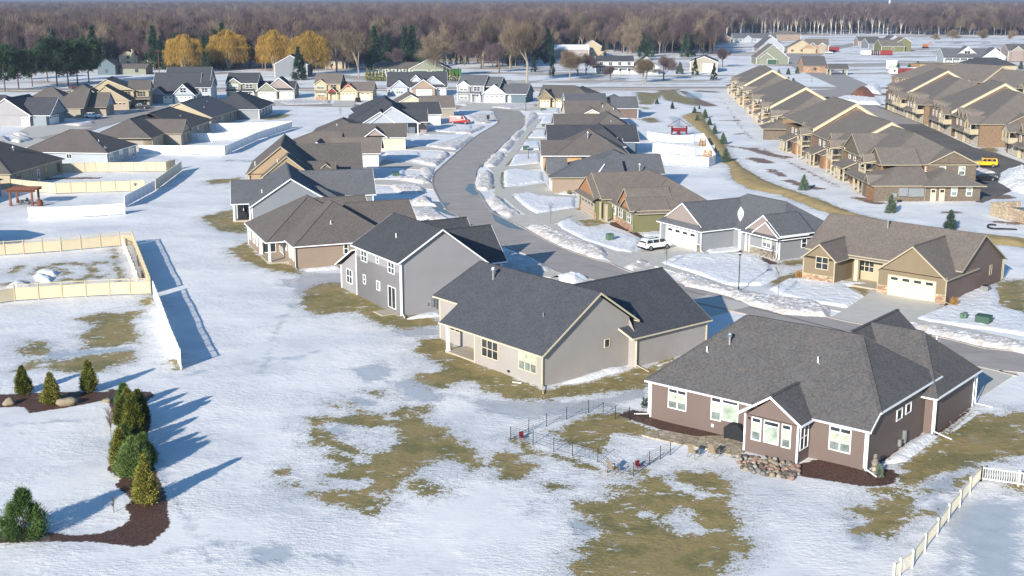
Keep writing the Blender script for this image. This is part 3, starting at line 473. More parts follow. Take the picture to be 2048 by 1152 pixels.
# ---------------------------------------------------------------- house kit (local frame: x axis at angle ang, y axis 90 degrees to its left)
class House:
    def __init__(s, name, O, ang, label, wall='greige', roof='r_grey', trim='white', cat='house', group=None):
        s.O = Vector((O[0], O[1], 0)); s.ang = math.radians(ang); s.root = empty(name, s.O, s.ang, label, cat, group)
        s.wm, s.rm, s.tm = wall, roof, trim; s.W = {}; s.R = MB(); s.T = MB(); s.polys = []; s.extra = {}
    def w(s, m=None): return s.W.setdefault(m or s.wm, MB())
    def x(s, name, m): return s.extra.setdefault((name, m), MB())
    def box(s, x0, x1, y0, y1, h, m=None, z0=-.2): s.w(m).box(x0, x1, y0, y1, z0, h); return s
    def wp(s, pts, m=None): s.w(m).poly(pts); return s
    def corner(s, x, y, h, z0=0): s.T.box(x-.07, x+.07, y-.07, y+.07, z0, h)
    def rp(s, *pts, t=.1, skip=(), roof=None):     # a roof plane; boundary edges get fascia
        n = len(pts); a = Vector(pts[1])-Vector(pts[0]); b = Vector(pts[2])-Vector(pts[0])
        if a.cross(b).z < 0: pts = pts[::-1]; skip = tuple((n-2-i) % n for i in skip)
        s.R.slab(pts, t); s.polys.append((pts, skip)); return s
    def gable(s, x0, x1, y0, y1, z, p, ax='x', oh=.4, og=.3, ends='gg', gm=None, r=None, z2=None, base=None, step=0):
        """roof over the wall rectangle; z roof height at the wall line; ends g gable, h hip, n plain (runs into another roof)"""
        if ax == 'x': T = lambda u, v, zz: (u, v, zz); u0, u1, v0, v1 = x0, x1, y0, y1
        else: T = lambda u, v, zz: (v, u, zz); u0, u1, v0, v1 = y0, y1, x0, x1
        vm = (v0+v1)/2 if r is None else r; hw0 = vm-v0; hw1 = v1-vm; zr = z+hw0*p; p1 = (zr-(z2 if z2 is not None else z))/hw1
        ze0 = z-oh*p; ze1 = (z2 if z2 is not None else z)-oh*p1
        e0, e1 = ends; U0 = u0-(oh if e0 == 'h' else og if e0 == 'g' else 0); U1 = u1+(oh if e1 == 'h' else og if e1 == 'g' else 0)
        V0, V1 = v0-oh, v1+oh
        r0 = U0+(hw0+oh if e0 == 'h' else 0); r1 = U1-(hw0+oh if e1 == 'h' else 0)
        if r0 > r1: r0 = r1 = (U0+U1)/2
        ka = ((3,) if e0 == 'n' else ())+((1,) if e1 == 'n' else ()); kb = ((1,) if e0 == 'n' else ())+((3,) if e1 == 'n' else ())
        s.rp(T(U0, V0, ze0), T(U1, V0, ze0), T(r1, vm, zr), T(r0, vm, zr), skip=ka)
        s.rp(T(U1, V1, ze1), T(U0, V1, ze1), T(r0, vm, zr), T(r1, vm, zr), skip=kb)
        if e0 == 'h': s.rp(T(U0, V1, ze1), T(U0, V0, ze0), T(r0, vm, zr))
        if e1 == 'h': s.rp(T(U1, V0, ze0), T(U1, V1, ze1), T(r1, vm, zr))
        b = base if base is not None else z-.1
        for e, u in ((e0, u0), (e1, u1)):
            if e == 'g': s.w(gm).poly([T(u, v0, b), T(u, v1, b), T(u, v1, (z2 if z2 is not None else z)-.08), T(u, vm, zr-.14), T(u, v0, z-.08)])
        return s
    def block(s, x0, x1, y0, y1, h, p=.5, ax='x', m=None, corners=True, **k):
        s.box(x0, x1, y0, y1, h, m)
        if corners:
            for x, y in ((x0, y0), (x1, y0), (x1, y1), (x0, y1)): s.corner(x, y, h)
        return s.gable(x0, x1, y0, y1, h+.2, p, ax, base=h-.02, **k)
    def _fr(s, side, c, u, z, off):     # point on the wall plane pushed outwards
        return {'x-': (c-off, u, z), 'x+': (c+off, u, z), 'y-': (u, c-off, z), 'y+': (u, c+off, z)}[side]
    def slabon(s, mb, side, c, u0, u1, z0, z1, t0, t1):
        if side[0] == 'x': a, b = sorted((c+(-t0 if side[1] == '-' else t0), c+(-t1 if side[1] == '-' else t1))); mb.box(a, b, u0, u1, z0, z1)
        else: a, b = sorted((c+(-t0 if side[1] == '-' else t0), c+(-t1 if side[1] == '-' else t1))); mb.box(u0, u1, a, b, z0, z1)
    def win(s, side, c, u0, u1, z0, z1, n=1, rail=None, blind=None, trans=False, fm=None, fw=.075, gm='glass', name='window'):
        u0, u1 = sorted((u0, u1)); z0, z1 = sorted((z0, z1)); f = MB(); S = lambda a, b, c_, d, t0=.0, t1=.07: s.slabon(f, side, c, a, b, c_, d, t0, t1)
        S(u0-fw, u1+fw, z1, z1+fw); S(u0-fw, u1+fw, z0-fw, z0); S(u0-fw, u0, z0, z1); S(u1, u1+fw, z0, z1)
        for i in range(1, n): x = u0+(u1-u0)*i/n; S(x-.04, x+.04, z0, z1, .01, .06)
        if rail: zr = z0+(z1-z0)*rail; S(u0, u1, zr-.035, zr+.035, .01, .055)
        if trans: zt = z1-(z1-z0)*.2; S(u0, u1, zt-.05, zt+.05, .01, .065)
        fo = f.build(name, M[fm or s.tm], s.root); g = MB(); top = z1
        if trans: s.slabon(g, side, c, u0, u1, z1-(z1-z0)*.2, z1, .012, .025); g.build('pane', M[gm], fo); top = z1-(z1-z0)*.2; g = MB()
        if blind:
            zb = z0+(top-z0)*(rail or 0); gb = MB(); s.slabon(gb, side, c, u0, u1, zb, top, .012, .03); gb.build('pane', M[blind], fo)
            if rail: s.slabon(g, side, c, u0, u1, z0, zb, .012, .025); g.build('pane', M['glass_md'], fo)
        else: s.slabon(g, side, c, u0, u1, z0, top, .012, .025); g.build('pane', M[gm], fo)
        return fo
    def garage(s, side, c, u0, u1, h=2.2, m='gdoor_white', wins=4, fm=None):
        u0, u1 = sorted((u0, u1)); d = MB(); k = 4; f = MB()
        for i in range(k): s.slabon(d, side, c, u0, u1, .02+h*i/k, h*(i+1)/k-.02, .02, .07)
        nn = max(2, round((u1-u0)/.6))
        for i in range(k-1):
            for j in range(nn): a = u0+(u1-u0)*(j+.12)/nn; b = u0+(u1-u0)*(j+.88)/nn; s.slabon(d, side, c, a, b, h*(i+.18)/k, h*(i+.82)/k, .06, .085)
        do = d.build('garage_door', M[m], s.root)
        if wins:
            g = MB()
            for j in range(wins): w_ = (u1-u0)/wins; s.slabon(g, side, c, u0+w_*(j+.2), u0+w_*(j+.8), h*.80, h*.95, .05, .09)
            g.build('pane', M['glass'], do)
        for a, b, e, g_ in ((u0-.12, u0, 0, h+.12), (u1, u1+.12, 0, h+.12), (u0, u1, h, h+.14)): s.slabon(s.T, side, c, a, b, e, g_, 0, .1)
        return do
    def door(s, side, c, u0, u1, h=2.1, m='white', z0=.1, glass=False):
        d = MB(); s.slabon(d, side, c, u0, u1, z0, z0+h, .0, .06); o = d.build('door', M[m], s.root)
        g = MB(); s.slabon(g, side, c, u0+.15, u1-.15, z0+(.3 if glass else h*.7), z0+h-.15, .05, .075); g.build('pane', M['glass'], o); 
        k = MB(); s.slabon(k, side, c, u0+.07, u0+.12, z0+1.0, z0+1.1, .05, .11); k.build('handle', M['chrome'], o); return o
    def post(s, x, y, h, r=.12, m=None, z0=0):
        b = MB(); b.box(x-r, x+r, y-r, y+r, z0, h); b.box(x-r-.05, x+r+.05, y-r-.05, y+r+.05, z0, z0+.2); b.box(x-r-.05, x+r+.05, y-r-.05, y+r+.05, h-.15, h-.01); return b.build('post', M[m or s.tm], s.root)
    def spout(s, x, y, h, dx=0, dy=0, m=None):
        b = MB(); b.bar((x, y, .25), (x, y, h), .09, .07); b.bar((x, y, .27), (x+dx, y+dy, .08), .09, .07); return b.build('downspout', M[m or s.tm], s.root)
    def vent(s, x, y, z, h=.45, r=.055, m='white', cap=False):
        b = MB(); b.tube((x, y, z-.3), (x, y, z+h), r)
        if cap: b.tube((x, y, z+h), (x, y, z+h+.05), r*2.2, r*2.2, 10); b.tube((x, y, z+h+.12), (x, y, z+h+.3), r*1.9, r*1.4, 10)
        b.add([(x-.25, y-.25, z+.02), (x+.25, y-.25, z+.02), (x+.25, y+.25, z+.02), (x, y, z+.06)], [(0, 1, 3), (1, 2, 3), (2, 0, 3)]); return b.build('vent_pipe', M[m], s.root)
    def slab(s, x0, x1, y0, y1, z=.12, m='slabc', name='porch_slab'): b = MB(); b.box(x0, x1, y0, y1, -.2, z); return b.build(name, M[m], s.root)
    def skirt(s, side, c, u0, u1, h=.9, m='stone'): b = MB(); s.slabon(b, side, c, u0, u1, -.1, h, 0, .09); b.build('stone_base', M[m], s.root); s.slabon(s.T, side, c, u0, u1, h, h+.07, 0, .12); return s
    def tri(s, side, c, u0, u1, z0, z1, m, t=.04):     # decorated gable panel
        um = (u0+u1)/2; P = [s._fr(side, c, a, b, t) for a, b in ((u0, z0), (u1, z0), (um, z1))]; s.x('gable_panel', m).poly(P); return s
    def done(s, fascia=.2, gutter=True, ridge=True):
        key = lambda p: (round(p[0], 2), round(p[1], 2), round(p[2], 2)); cnt = {}
        for pts, sk in s.polys:
            for i in range(len(pts)): e = frozenset((key(pts[i]), key(pts[(i+1) % len(pts)]))); cnt[e] = cnt.get(e, 0)+1
        caps = MB(); seen = set()
        for pts, sk in s.polys:
            c = sum((Vector(p) for p in pts), Vector())/len(pts)
            for i in range(len(pts)):
                a, b = Vector(pts[i]), Vector(pts[(i+1) % len(pts)]); e = frozenset((key(pts[i]), key(pts[(i+1) % len(pts)])))
                if cnt[e] > 1:
                    if e not in seen and ridge and (b-a).length > .6:
                        seen.add(e); caps.bar(a+Vector((0,0,.0)), b+Vector((0,0,.0)), .28, .06)
                    continue
                if i in sk: continue
                d = (b-a); L = d.length
                if L < .3: continue
                nrm = Vector((d.y, -d.x, 0)).normalized()
                if nrm.dot(a-c) < 0: nrm = -nrm
                flatline = abs(d.z) < .02*L; th = .12 if (flatline and gutter) else .05; hh = .13 if flatline else fascia
                o1 = nrm*.004; o2 = nrm*th; up = Vector((0,0,-.012)); dn = Vector((0,0,-hh)); ex = d.normalized()*.0
                vs = [a-ex+o1+up, b+ex+o1+up, b+ex+o2+up, a-ex+o2+up, a-ex+o1+dn, b+ex+o1+dn, b+ex+o2+dn, a-ex+o2+dn]
                s.T.add(vs, [(0,1,2,3),(7,6,5,4),(0,4,5,1),(1,5,6,2),(2,6,7,3),(3,7,4,0)])
        for m, mb in s.W.items():
            
            for p_ in mb.islands(): p_.build('wall', M[m], s.root)
        if s.R.v:
            ro = s.R.build('roof', M[s.rm], s.root)
            if caps.v: caps.build('ridge_cap', M[s.rm], ro)
        if s.T.v: s.T.build('trim', M[s.tm], s.root)
        for (nm, m), mb in s.extra.items(): mb.build(nm, M[m], s.root)
        return s.root
# ================================================================ the near houses
# H1 brown house, bottom right
h = House('brown_ranch_house', (26.13, 85.68), 50.5, 'brown ranch house with wide grey hipped roof and a gabled sunroom above the rock border', 'brown', 'r_brown')
h.box(0, 14, 0, 18.9, 2.95); h.wp([(0,-.004,-.1),(11.3,-.004,-.1),(11.3,-.004,4.2),(1.7,-.004,4.2),(0,-.004,3.1)])
h.box(10.87, 19.8, -.77, 14, 3.1); h.box(19.8, 21.0, 3.2, 12, 3.1); h.box(-1.95, .1, 4.62, 9.05, 3.0)
h.rp((-.35,19.3,3.22),(-.35,-.3,3.2),(1.2,-.3,4.25),(7.4,4.2,8.05),(7.3,14.3,8.05)); h.rp((1.2,-.3,4.25),(13.3,-.3,4.2),(7.4,4.2,8.05))
h.rp((13.3,-.3,4.2),(15.4,-.3,2.9),(15.4,19.3,2.9),(7.3,14.3,8.05),(7.4,4.2,8.05)); h.rp((15.4,19.3,2.9),(-.35,19.3,3.22),(7.3,14.3,8.05))
h.rp((10.0,-1.2,3.25),(20.1,-1.2,3.25),(15.4,2.3,7.0)); h.rp((10.0,-1.2,3.25),(15.4,2.3,7.0),(15.4,6.8,7.0),(10.0,6.8,3.25)); h.rp((20.1,-1.2,3.25),(20.1,6.8,3.25),(15.4,6.8,7.0),(15.4,2.3,7.0))
h.rp((11.6,6.9,7.0),(21.3,6.9,7.0),(21.3,2.6,3.3),(11.6,2.6,3.3),skip=(3,)); h.rp((11.6,6.9,7.0),(21.3,6.9,7.0),(21.3,12.3,3.1),(11.6,12.3,3.1),skip=(3,)); h.wp([(21.0,3.2,3),(21.0,12,3),(21.0,6.9,6.8)])
h.rp((-2.3,6.85,4.9),(2.3,6.85,4.9),(2.3,4.25,3.15),(-2.3,4.25,3.15),skip=(1,)); h.rp((-2.3,6.85,4.9),(2.3,6.85,4.9),(2.3,9.45,3.15),(-2.3,9.45,3.15),skip=(1,)); h.wp([(-1.95,4.62,2.9),(-1.95,9.05,2.9),(-1.95,6.85,4.6)])
for x, y, z in ((0,0,3.05),(0,18.9,2.95),(-1.95,4.62,3),(-1.95,9.05,3),(10.87,-.77,3.1),(19.8,-.77,3.1)): h.corner(x, y, z)
fx = [(h.root, 0)]
def Hwin(h, side, c, b, p0, p1, **k):      # window from two opposite corners seen in the photograph
    R = Matrix.Rotation(-h.ang, 3, 'Z'); o = R@(Vector((0,0,CAM_H))-h.O); out = []
    for u, v in (p0, p1):
        x0, y0, kk = BX[b]; X, Y = x0+u/kk, y0+v/kk; a = (X-1024)/F_PX; bb = (576-Y)/F_PX; d = R@Vector((a, CT+bb*ST, -ST+bb*CT))
        ax = 0 if side[0] == 'x' else 1; t = (c-o[ax])/d[ax]; P = o+d*t; out.append((P[1-ax], P[2]))
    (u0, z0), (u1, z1) = out; u0, u1 = sorted((u0, u1)); z0, z1 = sorted((z0, z1)); return h.win(side, c, u0+.05, u1-.05, z0+.05, z1-.05, **k)
for p0, p1, k in [((248,545),(335,665),dict(n=2,rail=.42,trans=True,blind='glass_lt')), ((465,588),(510,715),dict(rail=.42,trans=True,blind='glass_lt')), ((520,598),(597,725),dict(trans=True,blind='glass_gn')), ((1065,735),(1165,880),dict(n=2,rail=.42,trans=True,blind='glass_lt'))]:
    Hwin(h, 'x-', 0, 'A', p0, p1, **k)
for p0, p1, k in [((671,692),(712,816),dict(rail=.42,trans=True,blind='glass_lt')), ((733,708),(801,836),dict(trans=True,blind='glass_gn')), ((824,728),(862,854),dict(rail=.42,trans=True,blind='glass_lt'))]: Hwin(h, 'x-', -1.95, 'A', p0, p1, **k)
h.win('y-', 4.62, -1.55, -.35, .95, 2.75, n=2, rail=.5); h.win('y+', 9.05, -1.5, -.5, .9, 2.7, rail=.5)
Hwin(h, 'y-', 0, 'A', (1402,662), (1425,698), n=1); Hwin(h, 'y-', 0, 'A', (1448,632), (1470,665), n=1)
h.spout(-.16, .12, 3.0, -.7, -1.3); h.spout(10.75, -.95, 3.1, -.4, -1.6); h.spout(19.95, -.95, 3.1, .4, -1.4); h.spout(-.1, 19.05, 3.0, -.3, 1.2)
b = MB(); b.box(6.6, 6.85, -.25, -.01, .3, 1.3); b.build('meter_box', M['metal'], h.root); b = MB(); b.tube((5.6,-.2,.35),(5.6,-.2,.9),.16,.16,10); b.build('gas_meter', M['metal'], h.root)
h.vent(3.3, 15.7, 5.45, .5); h.vent(4.35, 14.2, 6.1, .75, .1, 'metal', True); h.vent(4.3, 6.3, 6.05, .55); h.vent(16.7, 1.6, 6.0, .45)
b = MB(); b.box(-.06,-.0, 12.9, 13.1, .45,.7); b.build('outlet_cover', M['white'], h.root); b = MB(); b.box(-2.01,-1.94,8.6,8.8,2.6,2.75); b.build('porch_light', M['black'], h.root)
h.garage('x+', 21.0, 4.2, 9.2); h.done()

# H2 grey gabled house, centre
h = House('grey_gabled_house', (2.74, 105.89), 39.6, 'light grey house in the centre with charcoal gable roof, cream trim and a corner porch', 'greige', 'r_char', 'cream')
h.box(0, 10.8, 0, 9.85, 2.85); h.box(2.6, 10.8, 9.85, 18.9, 2.85); h.box(10.8, 20.6, -1.03, 12, 3.0)
h.rp((-.35,-.35,2.98),(-.35,15.1,2.98),(2.0,15.1,4.5),(2.0,19.3,4.5),(6.75,17.6,7.72),(6.75,-.35,7.72)); h.rp((6.75,-.35,7.72),(6.75,17.6,7.72),(13,19.3,3.6),(11.8,-.35,4.3)); h.rp((2.0,19.3,4.5),(13,19.3,3.6),(6.75,17.6,7.72))
h.wp([(0,-.004,-.1),(10.8,-.004,-.1),(10.8,-.004,4.7),(6.75,-.004,7.4),(0,-.004,2.9)]); h.wp([(2.61,9.86,2.6),(2.61,18.9,2.6),(2.61,18.9,4.5),(2.61,9.86,4.5)])
h.rp((9.9,-1.4,3.0),(20.95,-1.4,3.0),(20.95,5.5,7.12),(7.6,5.5,7.12)); h.rp((20.95,12.4,2.9),(10,12.4,2.9),(7.6,5.5,7.12),(20.95,5.5,7.12),skip=(1,))
h.wp([(20.6,-1.03,2.9),(20.6,12,2.9),(20.6,5.5,6.9)]); h.wp([(10.795,-1.03,-.1),(10.795,0,-.1),(10.795,0,4.5),(10.795,-1.03,3.0)])
for x, y, z in ((0,0,2.8),(0,9.85,2.75),(2.6,18.9,4),(10.8,-1.03,3),(20.6,-1.03,3)): h.corner(x, y, z)
h.slab(0, 2.6, 9.85, 14.6); h.post(.2, 14.4, 2.65, .14, 'white')
Hwin(h, 'x-', 0, 'B', (820,698), (903,815), n=3, rail=.5); Hwin(h, 'x-', 0, 'B', (1008,762), (1097,882), n=3, rail=.5, blind='glass_lt'); Hwin(h, 'y-', 0, 'B', (1440,707), (1466,742))
h.win('x-', 2.6, 15.6, 17.2, 1.3, 2.4, n=2); h.win('x-', 2.6, 11.0, 12.8, .2, 2.3, n=2); h.win('y+', 9.85, .7, 2.0, .9, 2.3, n=1)
h.spout(-.12, -.1, 2.75, -1.3, -1.6); h.spout(10.65, -1.2, 3.0, -.2, -1.9); h.vent(3.1, 3.5, 5.15, .5, .06, 'metal'); h.vent(5.3, 13.6, 6.75, .9, .13, 'metal', True); h.vent(12.4, 1.0, 4.4, .4, .06, 'metal')
b = MB(); b.box(-.03,0,4.6,4.95,.2,.42); b.build('foundation_vent', M['black'], h.root); h.garage('x+', 20.6, 1, 6, wins=4); h.garage('x+', 20.6, 7, 10, wins=2); h.done()

# H3 two storey grey house
h = House('two_storey_grey_house', (-12.14, 131.17), 31.4, 'two storey light grey house with dark grey gable roof and white trim', 'greige2', 'r_dk')
h.box(0, 11, 0, 11.6, 4.7); h.box(0, 6, 0.01, 11.6, 5.75); h.wp([(0,-.004,-.1),(11,-.004,-.1),(11,-.004,4.85),(5.1,-.004,9.0),(0,-.004,6.1)])
h.rp((-.45,-.35,6.0),(-.45,12.0,6.0),(5.1,12.0,9.25),(5.1,-.35,9.25)); h.rp((5.1,-.35,9.25),(5.1,12.0,9.25),(11.4,12.0,4.5),(11.4,-.35,4.5)); h.wp([(0,11.604,5.7),(5.1,11.604,9.05),(10,11.604,5.7),(10,11.604,4),(0,11.604,4)])
h.box(0, 8, 11.6, 16, 2.85); h.rp((-.6,11.5,5.5),(-.6,16.5,2.9),(8,16.5,2.9),(8,11.5,5.5)); h.wp([(-.004,11.6,2.8),(-.004,16,2.8),(-.004,11.6,5.2)])
h.box(8, 17.4, 7.8, 21, 2.8); h.gable(8, 17.8, 7.8, 15.0, 3.1, 1.0, 'x', ends='ng', oh=.3); h.gable(7, 18.2, 15.2, 21.2, 3.3, 1.1, 'x', ends='ng', oh=.3, base=2.7)
h.box(7.5, 9.5, -.9, 0, 2.6); h.rp((7.3,-1.2,2.7),(9.7,-1.2,2.7),(9.3,0,3.9),(7.7,0,3.9))
for x, y, z in ((0,0,5.9),(0,11.6,5.7),(0,16,2.8),(11,0,4.4),(17.4,7.8,2.8)): h.corner(x, y, z)
for p0, p1, k in [((980,692),(1022,782),dict(n=2,rail=.5)), ((1085,735),(1102,790),dict(rail=.5)), ((1167,770),(1212,865),dict(n=2,rail=.5)), ((1168,938),(1222,1108),dict(n=2)), ((1088,905),(1112,978),dict(n=2)), ((995,862),(1012,932),dict(rail=.5)), ((880,820),(920,932),dict(n=2,rail=.5))]: Hwin(h, 'x-', 0, 'f', p0, p1, **k)
h.win('y-', 0, 6.2, 7.1, 1.0, 2.5, rail=.5, blind='glass_md'); h.spout(.05, -.16, 5.8, -.3, -1.1); h.vent(2.3, 5.6, 7.6, .5)
[(lambda b: b.build('meter_box', M['metal'], h.root))(MB().box(*a)) for a in ((3.6, 3.95, -.2, -.01, .6, 1.5),(4.2,4.3,-.15,-.01,.3,1.7),(3.1,3.3,-.15,-.01,.8,1.1))]
b = MB(); b.box(-1.8, -.01, 1.1, 3.3, -.1, .06); b.build('stoop', M['slabc'], h.root); h.garage('x+', 17.4, 9.5, 14.5); h.done()

# H4 tan hipped house
h = House('tan_hipped_house', (-27.79, 155.29), 21.8, 'tan house with many sided brown grey hipped roof and a recessed corner porch', 'tan', 'r_tan', 'white')
h.box(0, 12, 0, 19, 2.9); h.box(-2.6, 0, 10.7, 19.4, 2.8); h.gable(-2.6, 11.5, 4.7, 19.5, 3.1, .63, 'y', oh=.35, ends='hh'); h.gable(0, 13.2, 0, 14, 3.25, .63, 'y', oh=.4, ends='hh')
h.gable(6, 13.5, 12.5, 20.5, 3.4, .75, 'x', ends='ng'); h.box(11, 13.2, 12.5, 20.5, 3.0); h.gable(9, 18.0, 4.5, 15, 3.1, .66, 'x', ends='ng'); h.box(12, 17.8, 5, 15, 2.9)
h.slab(-2.7, 0, 4.4, 10.7); h.post(-2.4, 5.0, 2.7, .13); h.post(-2.4, 10.5, 2.7, .1); Hwin(h, 'y-', 0, 'f', (858,650), (890,718), rail=.5)
h.win('x-', 0, 1.0, 2.0, .9, 2.5, n=2, rail=.5); h.win('x-', 0, 2.9, 3.9, .9, 2.5, rail=.5, n=2); h.win('x-', 0, 5.4, 6.0, 1.4, 2.4); h.win('x-', 0, 7.2, 9.9, .5, 2.6, n=2, gm='glass_md')
for y in (12.2, 14.6, 17.4): h.win('x-', -2.6, y, y+1.0, .9, 2.5, rail=.5, blind='glass_lt')
h.win('y-', 10.7, -2.1, -.5, .3, 2.5, n=2, gm='glass'); h.spout(.0, -.14, 3.0, -.2, -.6, 'dark_trim'); h.corner(0, 0, 3); h.corner(-2.6, 19.4, 2.8); h.corner(-2.6, 10.7, 2.8); h.vent(5.4, 2.8, 5.0, .5); h.garage('x+', 17.8, 7, 12); h.done()

# H5 slate grey gabled house
h = House('slate_grey_house', (-39.7, 186.5), 12, 'slate grey gabled house with a porch where a covered grill stands', 'slate', 'r_grey')
h.box(0, 11, 0, 19, 2.85); h.wp([(0,-.004,-.1),(11,-.004,-.1),(11,-.004,4.1),(5.95,-.004,6.95),(0,-.004,3.05)])
h.rp((-.4,-.35,2.9),(-.4,19.4,2.9),(5.95,19.4,7.1),(5.95,-.35,7.1)); h.rp((5.95,-.35,7.1),(5.95,19.4,7.1),(12,19.4,3.1),(10.9,-.35,4.0))
h.gable(-3, 4, 4.2, 14.6, 3.0, .52, 'x', ends='gn', og=.2); h.box(-2.7, 0, 6.4, 14.4, 2.8); h.slab(-3, .0, 4.0, 6.4); h.post(-2.8, 4.2, 2.75, .13); h.post(-.4, 4.1, 2.75, .1)
h.win('y-', 6.4, -2.3, -.4, .2, 2.5, n=2, gm='glass'); h.box(10.5, 19.4, 9.6, 19, 2.85); h.gable(7.5, 19.6, 9.7, 19, 3.0, .7, 'x', ends='ng'); h.box(9.5, 14.2, 1.6, 9.4, 2.85); h.gable(8, 14.4, 1.2, 9.2, 3.0, .5, 'x', ends='nh')
h.corner(0,0,2.9); h.corner(19.4,9.6,2.8); h.vent(1.6, 4.8, 4.3, .5); h.vent(2.2, 11.5, 4.7, .5); h.garage('x+', 19.4, 11.5, 16.5); h.spout(-.1,-.1,2.8,-.5,-.5); h.done()

# R1 ochre house with cream garage door
h = House('ochre_ranch_house', (49.36, 136.69), 47.3, 'ochre brown ranch house with cream garage door, stone base and long taupe roof', 'olive', 'r_taupe', 'tan_trim')
h.box(.0, 16.2, 0, 8.3, 2.85); h.box(4.6, 16.2, 8.3, 14.2, 2.85); h.box(0, 16.2, 14.0, 18.2, 2.85)
h.rp((3.3,-.35,3.3),(3.3,19.9,3.3),(9.4,19.9,7.0),(9.4,-.35,6.75)); h.rp((9.4,-.35,6.75),(9.4,19.9,7.0),(16.6,19.9,2.75),(16.6,-.35,2.75)); h.box(9.4, 16.2, 18.2, 19.6, 2.8); h.rp((9.4,19.9,7.0),(3.3,19.9,3.3),(9.4,19.9,3.3),(16.6,19.9,2.75), skip=(0,3))
h.wp([(0,-.004,-.1),(16.2,-.004,-.1),(16.2,-.004,2.8),(9.4,-.004,6.6),(3.3,-.004,3.1),(0,-.004,2.9)], 'maroon')
h.gable(0, 8.6, .15, 8.15, 3.05, .78, 'x', ends='gn', oh=.3, og=.35); h.gable(0, 7, 13.95, 18.05, 3.2, .82, 'x', ends='gn', oh=.3, og=.35); h.rp((3.0,8.4,3.05),(3.0,13.8,3.05),(4.5,13.8,3.95),(4.5,8.4,3.95), skip=(1,2,3))
h.garage('x-', 0, 1.25, 6.95, 2.3, 'gdoor_cream'); h.skirt('x-', 0, 7.05, 8.3, .95); h.skirt('x-', 0, 0, 1.15, .95); h.skirt('x-', 0, 14.05, 18.2, .9); Hwin(h, 'x-', 0, 'i', (150,832), (256,962), n=2, rail=.5, fm='cream')
h.slab(1.0, 4.6, 8.3, 14.0, .15); h.post(3.6, 12.9, 2.95, .24, 'cream'); h.post(3.6, 9.2, 2.95, .24, 'cream'); Hwin(h, 'x-', 4.6, 'i', (552,868), (676,985), n=3, rail=.5, fm='cream'); h.w('wheat').poly([(4.595,9.0,0),(4.595,13.6,0),(4.595,13.6,2.85),(4.595,9.0,2.85)]); h.door('x-', 4.6, 8.4, 9.3, m='cream')
h.win('y-', 0, 12.3, 12.8, 1.4, 2.5); h.spout(-.12, -.05, 3.0, -.5, -1.3); h.spout(16.3, -.15, 2.7, .2, -.3)
for x, y, z in ((0,0,3),(0,8.3,2.9),(0,14,3),(0,18.2,3.1),(16.2,0,2.7)): h.corner(x, y, z)
h.vent(8.3, 11.5, 6.5, .5, .1, 'metal', True); h.done()

# R2 steel grey house with white garage
h = House('steel_grey_house', (25.9, 166.21), 30, 'steel grey ranch house with white garage door and white SUV in front', 'grey', 'r_grey')
h.box(0, 9, 0, 9.2, 2.85); h.box(5.7, 17, -9.4, 2, 2.85); h.box(9, 17, 0, 9, 2.85)
h.rp((-.4,-.35,2.9),(13.2,-.35,2.9),(13.2,4.5,6.1),(1.6,4.5,6.1), skip=(1,3)); h.rp((1.6,4.5,6.1),(13.2,4.5,6.1),(13.2,9.6,2.9),(-.4,9.6,2.9), skip=(1,3)); h.rp((-.4,-.35,2.9),(-.4,9.6,2.9),(.45,9.0,3.55),(.45,.25,3.55), skip=(1,2,3)); h.rp((.2,.1,3.28),(3,.1,3.28),(3,4.62,6.16),(.2,4.62,6.16), skip=(0,1,2)); h.rp((3,9.15,3.28),(.2,9.15,3.28),(.2,4.62,6.16),(3,4.62,6.16), skip=(0,2,3)); h.w('mauve').poly([(.35,.3,3.2),(.35,9,3.2),(.35,4.62,6.0)])
h.gable(6.1, 16.6, -9.4, 9.2, 3.05, .68, 'y', ends='hh', oh=.4); h.gable(4.75, 10, -10.1, -5.3, 3.35, .68, 'x', ends='gn', oh=.15, og=.15, gm='mauve'); h.gable(5.15, 11, -10.0, -3.5, 3.5, .68, 'x', ends='gn', oh=.15, og=.15, gm='mauve')
h.rp((4.6,-10.2,2.95),(4.6,-2.6,2.95),(5.6,-2.6,3.45),(5.6,-10.2,3.45), skip=(1,2,3)); h.rp((5.3,-2.6,2.95),(5.3,-.4,2.95),(6.3,-.4,3.5),(6.3,-2.6,3.5), skip=(1,2,3))
h.garage('x-', 0, .95, 7.7, 2.35); h.skirt('x-', 0, 0, .8, .95, 'stone_grey'); h.skirt('x-', 5.7, -9.35, -3.5, .95, 'stone_grey'); Hwin(h, 'x-', 5.7, 'g', (1703,572), (1768,668), n=2, rail=.5, blind='glass_gn')
h.box(6.9, 7.0, -3.3, -.2, 2.8); h.post(5.5, -1.6, 2.8, .14); h.post(5.5, -2.9, 2.8, .1); h.door('x-', 6.9, -2.4, -1.5); h.slab(4.8, 6.9, -3.4, 0); h.win('y-', -9.4, 9.6, 10.4, 1.3, 2.4, rail=.5)
for x, y, z in ((0,0,2.8),(0,9.2,2.8),(5.7,-9.4,2.8),(17,-9.4,2.8),(5.7,-3.4,2.8)): h.corner(x, y, z)
h.spout(-.1,-.12,2.8,-.3,-1); h.spout(5.6,-9.0,2.8,-.8,-.5)
hr = h.done()
for n_, pts_ in (('snow_patch', [(9.06,2.62),(8.26,2.28),(7.77,1.76),(7.1,.6),(6.86,-.03),(7.8,.46),(8.37,1.1)]),):
    b = MB(); b.slab([(x, y, 3.05+(x-6.1)*.68+.12) for x, y in pts_], .12); b.build(n_, M['snow'], hr)

